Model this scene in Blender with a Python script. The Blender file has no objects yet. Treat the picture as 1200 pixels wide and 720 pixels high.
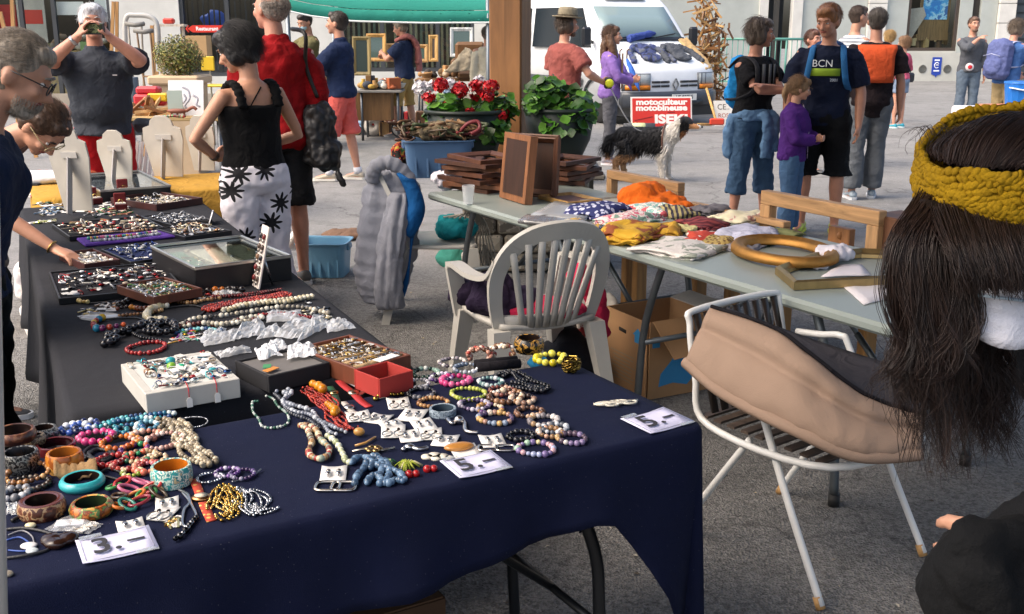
import bpy,math,random
import numpy as np
from mathutils import Vector,Matrix,noise
R=math.radians
random.seed(7)
scene=bpy.context.scene
col=scene.collection
# ------------------------------------------------------------------ camera
F,HY,H=1250.0,33.0,1.65
PIT=math.atan((360-HY)/F)
CP,SP=math.cos(PIT),math.sin(PIT)
cam_d=bpy.data.cameras.new("camera");cam=bpy.data.objects.new("camera",cam_d);col.objects.link(cam)
cam.location=(0,0,H);cam.rotation_euler=(math.pi/2-PIT,0,0)
cam_d.sensor_width=36.0;cam_d.lens=36.0*F/1200.0
cam_d.clip_start=0.05;cam_d.clip_end=500
scene.camera=cam
# ------------------------------------------------------------------ sky and sun (overcast)
wd=bpy.data.worlds.new("World");scene.world=wd;wd.use_nodes=True
wn=wd.node_tree.nodes;bg=wn["Background"]
sk=wn.new("ShaderNodeTexSky");sk.sky_type='NISHITA';sk.sun_disc=False
SUN_EL,SUN_AZ=R(50),R(-112)
sk.sun_elevation=SUN_EL;sk.sun_rotation=SUN_AZ
sk.air_density=1.0;sk.dust_density=6.0;sk.ozone_density=0.2
wd.node_tree.links.new(sk.outputs[0],bg.inputs[0]);bg.inputs[1].default_value=0.15
sl=bpy.data.lights.new("sun",'SUN');sun=bpy.data.objects.new("sun",sl);col.objects.link(sun)
sl.energy=0.52;sl.angle=R(60);sl.color=(1.0,0.96,0.9)
sun.rotation_euler=(math.pi/2-SUN_EL,0,math.pi-SUN_AZ)
scene.view_settings.view_transform='Standard';scene.view_settings.look='None'
scene.view_settings.exposure=1.2;scene.view_settings.gamma=1.0
# ------------------------------------------------------------------ survey helpers: photograph pixel -> place in the world
def P(x,y,z=0.0):
 a,b=(x-600)/F,(360-y)/F
 d=Vector((a,CP+b*SP,-SP+b*CP))
 return Vector((0,0,H))+d*((z-H)/d.z)
def W(x,y,Y):
 a,b=(x-600)/F,(360-y)/F
 d=Vector((a,CP+b*SP,-SP+b*CP))
 return Vector((0,0,H))+d*(Y/d.y)
def ppm(p):
 return F/(p.y*CP-(p.z-H)*SP)
 # ------------------------------------------------------------------ materials
MATS={}
def srgb(h):
 h=h.lstrip('#');out=[]
 for i in(0,2,4):
  c=int(h[i:i+2],16)/255
  out.append(c/12.92 if c<=.04045 else((c+.055)/1.055)**2.4)
 return tuple(out)
KIND={'matte':(.8,0,.22,5,90,.12),'paint':(.38,0,.12,3,60,.03),'plastic':(.36,0,.1,6,120,.04),'cloth':(.92,0,.25,9,420,.35),'knit':(.95,0,.35,40,260,.5),'metal':(.28,1,.15,30,200,.05),'gloss':(.14,0,.3,50,200,.02),'skin':(.5,0,.2,22,160,.1),'paper':(.75,0,.06,6,80,.05),'leather':(.5,0,.3,25,250,.3),'card':(.85,0,.14,12,140,.08),'rubber':(.7,0,.2,20,120,.1),}
def nodes_of(name):
 m=bpy.data.materials.new(name);m.use_nodes=True
 nt=m.node_tree;return m,nt,nt.nodes["Principled BSDF"],nt.links
def N(nt,t,**kw):
 n=nt.nodes.new(t)
 for k,v in kw.items():
  if k in n.inputs:n.inputs[k].default_value=v
  else:setattr(n,k,v)
 return n
def mul_var(nt,L,src,fac,var,dark=None):
 r=N(nt,'ShaderNodeMapRange');r.inputs[3].default_value=1-var;r.inputs[4].default_value=1+var*.55
 L.new(fac,r.inputs[0])
 v=N(nt,'ShaderNodeVectorMath',operation='SCALE')
 L.new(src,v.inputs[0]);L.new(r.outputs[0],v.inputs['Scale'])
 return v.outputs[0]
def colour_src(nt,L,c):
 if c is None:
  a=N(nt,'ShaderNodeAttribute',attribute_name='Col');return a.outputs['Color']
 n=N(nt,'ShaderNodeRGB');n.outputs[0].default_value=(*c,1);return n.outputs[0]
def mat(kind,c=None,**kw):
 if isinstance(c,str):c=srgb(c)
 key=(kind,c and tuple(round(x,4)for x in c),tuple(sorted(kw.items())))
 if key in MATS:return MATS[key]
 m,nt,bs,L=nodes_of(kind+'_paint')
 tc=N(nt,'ShaderNodeTexCoord')
 if kind in('wood','hair'):
  mp=N(nt,'ShaderNodeMapping')
  mp.inputs['Scale'].default_value=kw.get('stretch',(22,22,2.2)if kind=='wood' else(110,110,9))
  L.new(tc.outputs['Object'],mp.inputs[0])
  nz=N(nt,'ShaderNodeTexNoise',Scale=1.0,Detail=6.0,Roughness=.6,Distortion=.6 if kind=='wood' else.2)
  L.new(mp.outputs[0],nz.inputs['Vector'])
  rp=N(nt,'ShaderNodeMapRange');rp.inputs[1].default_value=.3;rp.inputs[2].default_value=.7
  L.new(nz.outputs[0],rp.inputs[0])
  L.new(mul_var(nt,L,colour_src(nt,L,c),rp.outputs[0],.42 if kind=='wood' else.6),bs.inputs['Base Color'])
  bs.inputs['Roughness'].default_value=.55 if kind=='wood' else.5
  bp=N(nt,'ShaderNodeBump',Strength=.2 if kind=='wood' else.5,Distance=.004);L.new(nz.outputs[0],bp.inputs['Height'])
  L.new(bp.outputs[0],bs.inputs['Normal'])
 elif kind in('glass','bag'):
  tr=N(nt,'ShaderNodeBsdfTransparent');tr.inputs[0].default_value=(*(c or(.92,.95,.94)),1)
  gl=N(nt,'ShaderNodeBsdfGlossy',Roughness=.03 if kind=='glass' else.22);gl.inputs[0].default_value=(1,1,1,1)
  fr=N(nt,'ShaderNodeLayerWeight',Blend=kw.get('blend',.35 if kind=='glass' else.45))
  fp=N(nt,'ShaderNodeMath',operation='POWER');fp.inputs[1].default_value=4.0 if kind=='glass' else 2.2;fr.inputs[0].default_value=.5;L.new(fr.outputs['Facing'],fp.inputs[0])
  fa=N(nt,'ShaderNodeMath',operation='MULTIPLY_ADD');fa.inputs[1].default_value=.8;fa.inputs[2].default_value=.05;L.new(fp.outputs[0],fa.inputs[0])
  mx=N(nt,'ShaderNodeMixShader');L.new(fa.outputs[0],mx.inputs[0]);L.new(tr.outputs[0],mx.inputs[1]);L.new(gl.outputs[0],mx.inputs[2])
  out=nt.nodes['Material Output']
  if kind=='bag':
   df=N(nt,'ShaderNodeBsdfDiffuse');df.inputs[0].default_value=(.85,.87,.9,1)
   m2=N(nt,'ShaderNodeMixShader');m2 .inputs[0].default_value=kw.get('milk',.4);L.new(mx.outputs[0],m2 .inputs[1]);L.new(df.outputs[0],m2 .inputs[2])
   L.new(m2 .outputs[0],out.inputs[0])
   nz=N(nt,'ShaderNodeTexNoise',Scale=60.0,Detail=3.0);L.new(tc.outputs['Object'],nz.inputs['Vector'])
   bp=N(nt,'ShaderNodeBump',Strength=.6,Distance=.01);L.new(nz.outputs[0],bp.inputs['Height']);L.new(bp.outputs[0],gl.inputs['Normal'])
  else:L.new(mx.outputs[0],out.inputs[0])
 elif kind=='leaf':
  nz=N(nt,'ShaderNodeTexNoise',Scale=25.0,Detail=3.0);L.new(tc.outputs['Object'],nz.inputs['Vector'])
  L.new(mul_var(nt,L,colour_src(nt,L,c),nz.outputs[0],.5),bs.inputs['Base Color'])
  bs.inputs['Roughness'].default_value=.45;bs.inputs['Transmission Weight'].default_value=0
 else:
  ro,me,va,ns,bsc,bst=KIND[kind]
  nz=N(nt,'ShaderNodeTexNoise',Scale=float(kw.get('ns',ns)),Detail=5.0,Roughness=.6);L.new(tc.outputs['Object'],nz.inputs['Vector'])
  L.new(mul_var(nt,L,colour_src(nt,L,c),nz.outputs[0],kw.get('var',va)*1.4),bs.inputs['Base Color'])
  rr=N(nt,'ShaderNodeMapRange');rr.inputs[3].default_value=kw.get('rough',ro)*.82;rr.inputs[4].default_value=min(1,kw.get('rough',ro)*1.2)
  L.new(nz.outputs[0],rr.inputs[0]);L.new(rr.outputs[0],bs.inputs['Roughness'])
  bs.inputs['Metallic'].default_value=me
  if kind in('cloth','knit'):
   bs.inputs['Specular IOR Level'].default_value=.2
  n2=N(nt,'ShaderNodeTexNoise',Scale=float(bsc),Detail=2.0);L.new(tc.outputs['Object'],n2 .inputs['Vector'])
  bp=N(nt,'ShaderNodeBump',Strength=bst,Distance=.004);L.new(n2 .outputs[0],bp.inputs['Height']);L.new(bp.outputs[0],bs.inputs['Normal'])
  if kind=='cloth':
   n3=N(nt,'ShaderNodeTexNoise',Scale=float(kw.get('crease',11)),Detail=3.0,Roughness=.5,Distortion=.3 if kw.get('lint')else 1.2);L.new(tc.outputs['Object'],n3 .inputs['Vector'])
   b3=N(nt,'ShaderNodeBump',Strength=kw.get('cs',.55),Distance=.03);L.new(n3 .outputs[0],b3 .inputs['Height']);L.new(b3 .outputs[0],bp.inputs['Normal'])
   if kw.get('lint'):
    vo=N(nt,'ShaderNodeTexVoronoi',Scale=75.0);L.new(tc.outputs['Object'],vo.inputs['Vector'])
    lt=N(nt,'ShaderNodeMapRange');lt.inputs[1].default_value=.03;lt.inputs[2].default_value=.1;lt.inputs[3].default_value=.16;lt.inputs[4].default_value=0;L.new(vo.outputs['Distance'],lt.inputs[0])
    mxl=N(nt,'ShaderNodeMix',data_type='RGBA');L.new(lt.outputs[0],mxl.inputs[0]);L.new(bs.inputs['Base Color'].links[0].from_socket,mxl.inputs[6]);mxl.inputs[7].default_value=(.5,.5,.55,1);L.new(mxl.outputs[2],bs.inputs['Base Color'])
 MATS[key]=m
 return m
def spots_mat(kind,base,spot,scale,size,petals=0,rnd=.7,axes='xz',rough=.9):
 pass
 key=('spots',base,spot,scale,size,petals,axes)
 if key in MATS:return MATS[key]
 m,nt,bs,L=nodes_of(kind+'_print')
 tc=N(nt,'ShaderNodeTexCoord');sx=N(nt,'ShaderNodeSeparateXYZ');L.new(tc.outputs['Object'],sx.inputs[0])
 cx=N(nt,'ShaderNodeCombineXYZ')
 L.new(sx.outputs['xyz'.index(axes[0])],cx.inputs[0]);L.new(sx.outputs['xyz'.index(axes[1])],cx.inputs[1])
 vo=N(nt,'ShaderNodeTexVoronoi',Scale=float(scale),Randomness=rnd);vo.voronoi_dimensions='2D';L.new(cx.outputs[0],vo.inputs['Vector'])
 dist=vo.outputs['Distance']
 if petals:
  sc=N(nt,'ShaderNodeVectorMath',operation='SCALE');sc.inputs['Scale'].default_value=1.0;L.new(cx.outputs[0],sc.inputs[0])
  sb=N(nt,'ShaderNodeVectorMath',operation='SUBTRACT');L.new(sc.outputs[0],sb.inputs[0]);L.new(vo.outputs['Position'],sb.inputs[1])
  s2=N(nt,'ShaderNodeSeparateXYZ');L.new(sb.outputs[0],s2 .inputs[0])
  at=N(nt,'ShaderNodeMath',operation='ARCTAN2');L.new(s2 .outputs[1],at.inputs[0]);L.new(s2 .outputs[0],at.inputs[1])
  m1=N(nt,'ShaderNodeMath',operation='MULTIPLY');m1 .inputs[1].default_value=petals;L.new(at.outputs[0],m1 .inputs[0])
  co=N(nt,'ShaderNodeMath',operation='COSINE');L.new(m1 .outputs[0],co.inputs[0])
  ma=N(nt,'ShaderNodeMath',operation='MULTIPLY_ADD');ma.inputs[1].default_value=-.42*size;L.new(co.outputs[0],ma.inputs[0]);L.new(dist,ma.inputs[2])
  dist=ma.outputs[0]
 lt=N(nt,'ShaderNodeMath',operation='LESS_THAN');lt.inputs[1].default_value=size;L.new(dist,lt.inputs[0])
 mx=N(nt,'ShaderNodeMix',data_type='RGBA');L.new(lt.outputs[0],mx.inputs[0])
 mx.inputs[6].default_value=(*srgb(base),1);mx.inputs[7].default_value=(*srgb(spot),1)
 nz=N(nt,'ShaderNodeTexNoise',Scale=14.0,Detail=4.0);L.new(tc.outputs['Object'],nz.inputs['Vector'])
 L.new(mul_var(nt,L,mx.outputs[2],nz.outputs[0],.25),bs.inputs['Base Color']);bs.inputs['Roughness'].default_value=rough
 MATS[key]=m;return m
def stripe_mat(kind,a,b,scale,axis=2,width=.5,dist=0.0):
 key=('stripe',a,b,scale,axis,width)
 if key in MATS:return MATS[key]
 m,nt,bs,L=nodes_of(kind+'_stripe')
 tc=N(nt,'ShaderNodeTexCoord');sx=N(nt,'ShaderNodeSeparateXYZ');L.new(tc.outputs['Object'],sx.inputs[0])
 mu=N(nt,'ShaderNodeMath',operation='MULTIPLY');mu.inputs[1].default_value=scale;L.new(sx.outputs[axis],mu.inputs[0])
 fr=N(nt,'ShaderNodeMath',operation='FRACT');L.new(mu.outputs[0],fr.inputs[0])
 lt=N(nt,'ShaderNodeMath',operation='LESS_THAN');lt.inputs[1].default_value=width;L.new(fr.outputs[0],lt.inputs[0])
 mx=N(nt,'ShaderNodeMix',data_type='RGBA');L.new(lt.outputs[0],mx.inputs[0])
 mx.inputs[6].default_value=(*srgb(a),1);mx.inputs[7].default_value=(*srgb(b),1)
 L.new(mx.outputs[2],bs.inputs['Base Color']);bs.inputs['Roughness'].default_value=.85
 MATS[key]=m;return m
def blotch_mat(kind,cols,scale=18,rough=.8,metal=0,detail=4):
 pass
 key=('blotch',tuple(cols),scale,rough,metal)
 if key in MATS:return MATS[key]
 m,nt,bs,L=nodes_of(kind+'_mottle')
 tc=N(nt,'ShaderNodeTexCoord');nz=N(nt,'ShaderNodeTexNoise',Scale=float(scale),Detail=float(detail),Roughness=.55,Distortion=.4);L.new(tc.outputs['Object'],nz.inputs['Vector'])
 rp=N(nt,'ShaderNodeValToRGB');rp.color_ramp.interpolation='CONSTANT' if len(cols)>2 else 'LINEAR'
 L.new(nz.outputs[0],rp.inputs[0]);el=rp.color_ramp.elements
 n=len(cols);lo,hi=.36,.64
 el[0].position=0;el[0].color=(*srgb(cols[0]),1);el[1].position=lo+(hi-lo)*(n-1)/n;el[1].color=(*srgb(cols[-1]),1)
 for i in range(1,n-1):
  e=el.new(lo+(hi-lo)*i/n);e.color=(*srgb(cols[i]),1)
 L.new(rp.outputs[0],bs.inputs['Base Color']);bs.inputs['Roughness'].default_value=rough;bs.inputs['Metallic'].default_value=metal
 bp=N(nt,'ShaderNodeBump',Strength=.3,Distance=.004);L.new(nz.outputs[0],bp.inputs['Height']);L.new(bp.outputs[0],bs.inputs['Normal'])
 MATS[key]=m;return m
 # ------------------------------------------------------------------ mesh builder
def frame_on(d,up=None):
 d=Vector(d).normalized()
 u=Vector(up)if up is not None else(Vector((0,0,1))if abs(d.z)<.95 else Vector((0,1,0)))
 x=u.cross(d)
 if x.length<1e-6:x=Vector((1,0,0)).cross(d)
 x.normalize();y=d.cross(x)
 return x,y,d
def ico_template():
 t=(1+5**.5)/2
 v=[(-1,t,0),(1,t,0),(-1,-t,0),(1,-t,0),(0,-1,t),(0,1,t),(0,-1,-t),(0,1,-t),(t,0,-1),(t,0,1),(-t,0,-1),(-t,0,1)]
 f=[(0,11,5),(0,5,1),(0,1,7),(0,7,10),(0,10,11),(1,5,9),(5,11,4),(11,10,2),(10,7,6),(7,1,8),(3,9,4),(3,4,2),(3,2,6),(3,6,8),(3,8,9),(4,9,5),(2,4,11),(6,2,10),(8,6,7),(9,8,1)]
 v=np.array(v,float);v/=np.linalg.norm(v[0])
 return v,f
def ico_sub(vf):
 v,f=vf;v=[tuple(x)for x in v];mid={};g=[]
 def m(a,b):
  k=(min(a,b),max(a,b))
  if k not in mid:
   p=np.array(v[a])+np.array(v[b]);p/=np.linalg.norm(p);mid[k]=len(v);v.append(tuple(p))
  return mid[k]
 for a,b,c in f:
  ab,bc,ca=m(a,b),m(b,c),m(c,a)
  g+=[(a,ab,ca),(b,bc,ab),(c,ca,bc),(ab,bc,ca)]
 return np.array(v),g
ICO0=ico_template();ICO1=ico_sub(ICO0);ICO2=ico_sub(ICO1)
def eul(rx=0,ry=0,rz=0):
 return Matrix.Rotation(rz,4,'Z')@Matrix.Rotation(ry,4,'Y')@Matrix.Rotation(rx,4,'X')
class MB:
 def __init__(s,m=None,c=(.5,.5,.5)):
  s.v=[];s.f=[];s.mi=[];s.c=[];s.sm=[];s.n=0;s.mats=[];s.T=None
  s.m=m;s.col=c
 def use(s,m=None,c=None):
  if m is not None:s.m=m
  if c is not None:s.col=srgb(c)if isinstance(c,str)else c
  return s
 def add(s,v,f,smooth=True,m=None,c=None):
  v=np.asarray(v,float).reshape(-1,3)
  if s.T is not None:
   A=np.array(s.T);v=v@A[:3,:3].T+A[:3,3]
  m=m or s.m or mat('matte');c=s.col if c is None else(srgb(c)if isinstance(c,str)else c)
  if m not in s.mats:s.mats.append(m)
  k=s.mats.index(m);n=s.n
  s.v.append(v);s.n+=len(v)
  for q in f:s.f.append(tuple(i+n for i in q))
  s.mi+=[k]*len(f);s.c+=[c]*len(f);s.sm+=[smooth]*len(f)
  return s
  # --- shapes
 def box(s,o_,d,rz=0,b=0.0,M=None,**k):
  ctr=Vector(o_);hx,hy,hz=d[0]/2,d[1]/2,d[2]/2
  b=min(b,hx*.9,hy*.9,hz*.9)
  if b<=0:
   v=[(x,y,z)for z in(-hz,hz)for y in(-hy,hy)for x in(-hx,hx)]
   f=[(0,2,3,1),(4,5,7,6),(0,1,5,4),(2,6,7,3),(0,4,6,2),(1,3,7,5)]
  else:
   v=[];idx={}
   for sx in(-1,1):
    for sy in(-1,1):
     for sz in(-1,1):
      for ax in range(3):
       q=[sx*(hx-b),sy*(hy-b),sz*(hz-b)];q[ax]=(sx*hx,sy*hy,sz*hz)[ax]
       idx[(sx,sy,sz,ax)]=len(v);v.append(tuple(q))
   f=[]
   for ax in range(3):
    o1,o2=(ax+1)%3,(ax+2)%3
    for sg in(-1,1):
     loop=[]
     for a,bb in((-1,-1),(1,-1),(1,1),(-1,1)):
      key=[0,0,0];key[ax]=sg;key[o1]=a;key[o2]=bb
      loop.append(idx[(*key,ax)])
     f.append(tuple(loop if sg>0 else loop[::-1]))
   for ax in range(3):
    o1,o2=(ax+1)%3,(ax+2)%3
    for a in(-1,1):
     for bb in(-1,1):
      k0=[0,0,0];k0[o1]=a;k0[o2]=bb;k1=list(k0);k0[ax]=-1;k1[ax]=1
      q=(idx[(*k0,o1)],idx[(*k1,o1)],idx[(*k1,o2)],idx[(*k0,o2)])
      f.append(q if a*bb>0 else q[::-1])
   for sx in(-1,1):
    for sy in(-1,1):
     for sz in(-1,1):
      q=tuple(idx[(sx,sy,sz,a)]for a in range(3));f.append(q if sx*sy*sz>0 else q[::-1])
  A=Matrix.Translation(ctr)@(M if M is not None else Matrix.Rotation(rz,4,'Z'))
  A=np.array(A);v=np.array(v)@A[:3,:3].T+A[:3,3]
  return s.add(v,f,smooth=False,**k)
 def bar(s,a,b,w,h=None,b_=0.0,up=None,**k):
  a,b=Vector(a),Vector(b);h=h or w
  x,y,d=frame_on(b-a,up)
  M=Matrix((x,y,d)).transposed().to_4x4()
  return s.box((a+b)/2,(w,h,(b-a).length),b=b_,M=M,**k)
 def tube(s,pts,r,n=8,closed=False,caps=True,flat=1.0,up=None,**k):
  pts=[Vector(p)for p in pts];m=len(pts)
  rs=list(r)if isinstance(r,(list,tuple))else[r]*m
  v=[];f=[];px=None
  for i,p in enumerate(pts):
   if closed:t=pts[(i+1)%m]-pts[i-1]
   else:t=pts[min(i+1,m-1)]-pts[max(i-1,0)]
   if t.length<1e-9:t=Vector((0,0,1))
   t.normalize()
   if px is None:x,y,_=frame_on(t,up)
   else:
    x=px-t*px.dot(t)
    if x.length<1e-6:x,y,_=frame_on(t)
    x.normalize();y=t.cross(x)
   px=x
   for j in range(n):
    a=2*math.pi*j/n
    v.append(p+(x*math.cos(a)+y*math.sin(a)*flat)*rs[i])
  for i in range(m if closed else m-1):
   o=i*n;q=((i+1)%m)*n
   for j in range(n):f.append((o+j,o+(j+1)%n,q+(j+1)%n,q+j))
  if caps and not closed:
   f.append(tuple(range(n))[::-1]);f.append(tuple(range((m-1)*n,m*n)))
  return s.add(v,f,**k)
 def rings(s,rings,caps=True,closed=True,**k):
  n=len(rings[0]);v=[p for r in rings for p in r];f=[]
  for i in range(len(rings)-1):
   for j in range(n if closed else n-1):
    f.append((i*n+j,i*n+(j+1)%n,(i+1)*n+(j+1)%n,(i+1)*n+j))
  if caps:f.append(tuple(range(n))[::-1]);f.append(tuple(range((len(rings)-1)*n,len(rings)*n)))
  return s.add(v,f,**k)
 def lathe(s,prof,o_=(0,0,0),n=20,sx=1,sy=1,caps=True,wob=0.0,**k):
  rs=[]
  for r,z in prof:
   rs.append([(o_[0]+r*sx*math.cos(2*math.pi*j/n),o_[1]+r*sy*math.sin(2*math.pi*j/n),o_[2]+z)for j in range(n)])
  return s.rings(rs,caps=caps,**k)
 def ell(s,o_,r,sub=1,M=None,nz=0.0,nf=8.0,**k):
  tv,tf=(ICO0,ICO1,ICO2)[sub]
  v=tv*np.array(r if hasattr(r,'__len__')else(r,r,r))
  if nz:
   v=np.array([p*(1+nz*noise.noise(Vector(p)*nf+Vector(o_)*3))for p in v])
  if M is not None:v=v@np.array(M)[:3,:3].T
  return s.add(v+np.array(o_),tf,**k)
 def grid(s,P2,thick=0.0,close_u=False,**k):
  pass
  A=np.array([[tuple(p)for p in row]for row in P2],float);nu,nv=A.shape[:2]
  f=[]
  for i in range(nu-1 if not close_u else nu):
   for j in range(nv-1):
    a,b=i*nv+j,((i+1)%nu)*nv+j
    f.append((a,b,b+1,a+1))
  if not thick:return s.add(A.reshape(-1,3),f,**k)
  du=np.gradient(A,axis=0);dv=np.gradient(A,axis=1);nn=np.cross(du,dv)
  nn/=np.maximum(np.linalg.norm(nn,axis=2,keepdims=True),1e-9)
  B=A-nn*thick;o=nu*nv
  f2=[tuple(i+o for i in q)[::-1]for q in f]
  e=[]
  for j in range(nv-1):
   if not close_u:
    e.append((j+1,j,o+j,o+j+1));q=(nu-1)*nv+j;e.append((q,q+1,o+q+1,o+q))
  for i in range(nu-1 if not close_u else nu):
   a,b=i*nv,((i+1)%nu)*nv
   e.append((a,b,o+b,o+a));a+=nv-1;b+=nv-1;e.append((b,a,o+a,o+b))
  e=[q[::-1]for q in e]
  return s.add(np.concatenate([A.reshape(-1,3),B.reshape(-1,3)]),f+f2+e,**k)
 def prism(s,poly,z0,z1,M=None,smooth=False,**k):
  n=len(poly);v=[(x,y,z0)for x,y in poly]+[(x,y,z1)for x,y in poly]
  f=[tuple(range(n))[::-1],tuple(range(n,2*n))]+[(i,(i+1)%n,n+(i+1)%n,n+i)for i in range(n)]
  v=np.array(v,float)
  if M is not None:
   A=np.array(M);v=v@A[:3,:3].T+A[:3,3]
  return s.add(v,f,smooth=smooth,**k)
  # --- output
 def build(s,name,parent=None,label=None,cat=None,group=None,kind=None,world=False,origin=None,rz=None):
  v=np.concatenate(s.v)if s.v else np.zeros((0,3))
  loc=(0,0,0)
  if parent is not None and world:
   A=np.array(root_matrix(parent).inverted());v=v@A[:3,:3].T+A[:3,3]
  elif parent is None:
   lo,hi=v.min(0),v.max(0);loc=origin if origin is not None else((lo[0]+hi[0])/2,(lo[1]+hi[1])/2,lo[2])
   v=v-np.array(loc)
   if rz is not None:
    A=np.array(Matrix.Rotation(-rz,3,'Z'));v=v@A.T
  me=bpy.data.meshes.new(name);me.from_pydata(v.tolist(),[],s.f)
  for m in s.mats:me.materials.append(m)
  me.polygons.foreach_set('material_index',s.mi)
  me.polygons.foreach_set('use_smooth',s.sm)
  at=me.attributes.new('Col','FLOAT_COLOR','FACE')
  c=np.ones((len(s.f),4));c[:,:3]=np.array(s.c).reshape(-1,3);at.data.foreach_set('color',c.ravel())
  me.update()
  o=bpy.data.objects.new(name,me);col.objects.link(o);o.location=loc
  if rz is not None:o.rotation_euler.z=rz
  if parent is not None:o.parent=parent
  tag(o,label,cat,group,kind);return o
def tag(o,label=None,cat=None,group=None,kind=None):
 if label:o['label']=label
 if cat:o['category']=cat
 if group:o['group']=group
 if kind:o['kind']=kind
 return o
def root_matrix(o):
 M=Matrix.Identity(4)
 while o is not None:
  M=(Matrix.Translation(o.location)@o.rotation_euler.to_matrix().to_4x4())@M;o=o.parent
 return M
def thing(name,label,cat,loc=(0,0,0),rz=0,group=None):
 o=bpy.data.objects.new(name,None);col.objects.link(o);o.location=loc;o.rotation_euler=(0,0,rz);o.empty_display_size=.1
 return tag(o,label,cat,group)
def dup(root,loc=None,rz=None,label=None,M=None):
 kids={}
 for ch in bpy.data.objects:
  if ch.parent is not None:kids.setdefault(ch.parent,[]).append(ch)
 def cp(o,p):
  c=o.copy();col.objects.link(c);c.parent=p
  for ch in kids.get(o,[]):cp(ch,c)
  return c
 r=cp(root,None)
 if loc is not None:r.location=loc
 if rz is not None:r.rotation_euler.z=rz
 if label:r['label']=label
 return r
def spline(pts,n=8,closed=False):
 pts=[Vector(p)for p in pts];m=len(pts);out=[]
 for i in range(m if closed else m-1):
  if closed:p0,p1,p2,p3=pts[i-1],pts[i],pts[(i+1)%m],pts[(i+2)%m]
  else:p0,p1,p2,p3=pts[max(i-1,0)],pts[i],pts[i+1],pts[min(i+2,m-1)]
  for k in range(n):
   t=k/n
   out.append(.5*((2*p1)+(p2-p0)*t+(2*p0-5*p1+4*p2-p3)*t*t+(3*p1-p0-3*p2+p3)*t**3))
 if not closed:out.append(pts[-1])
 return out
def resample(pts,step,closed=False):
 pts=list(pts)+([pts[0]]if closed else[]);out=[pts[0]];acc=0.0
 for a,b in zip(pts,pts[1:]):
  L=(b-a).length;d=step-acc
  while d<=L and L>1e-9:
   out.append(a.lerp(b,d/L));d+=step
  acc=L-(d-step)
 return out
def remesh(o,voxel,smooth=3,disp=0.0,dscale=.1,mid=.45,depth=2,fac=.5):
 m=o.modifiers.new('r','REMESH');m.mode='VOXEL';m.voxel_size=voxel;m.use_smooth_shade=True
 if smooth:
  q=o.modifiers.new('s','SMOOTH');q.factor=fac;q.iterations=smooth
 if disp:
  t=bpy.data.textures.new('folds','CLOUDS');t.noise_scale=dscale;t.noise_depth=depth
  d=o.modifiers.new('d','DISPLACE');d.texture=t;d.strength=disp;d.mid_level=mid;d.texture_coords='GLOBAL'
 return o
TEXTS={}
def lettering(text,size,M,parent,m,name='lettering',bold=0.0,ext=.0006,width=None,world=True,align='CENTER'):
 cu=bpy.data.curves.new('t','FONT');cu.body=text;cu.size=size;cu.extrude=ext;cu.offset=bold;cu.align_x=align;cu.align_y='CENTER';cu.resolution_u=3
 t=bpy.data.objects.new('t',cu);col.objects.link(t)
 bpy.context.view_layer.update()
 me=bpy.data.meshes.new_from_object(t.evaluated_get(bpy.context.evaluated_depsgraph_get()))
 bpy.data.objects.remove(t);bpy.data.curves.remove(cu)
 if width:
  xs=[v.co.x for v in me.vertices];k=width/max(1e-6,max(xs)-min(xs))
  for v in me.vertices:v.co.x*=k
 A=root_matrix(parent).inverted()@M if world else M
 me.transform(A);me.materials.clear();me.materials.append(m)
 o=bpy.data.objects.new(name,me);col.objects.link(o);o.parent=parent
 return o
def basis(o,x,y):
 pass
 x=Vector(x).normalized();z=x.cross(Vector(y)).normalized();y=z.cross(x)
 M=Matrix((x,y,z)).transposed().to_4x4();M.translation=Vector(o);return M
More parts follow.
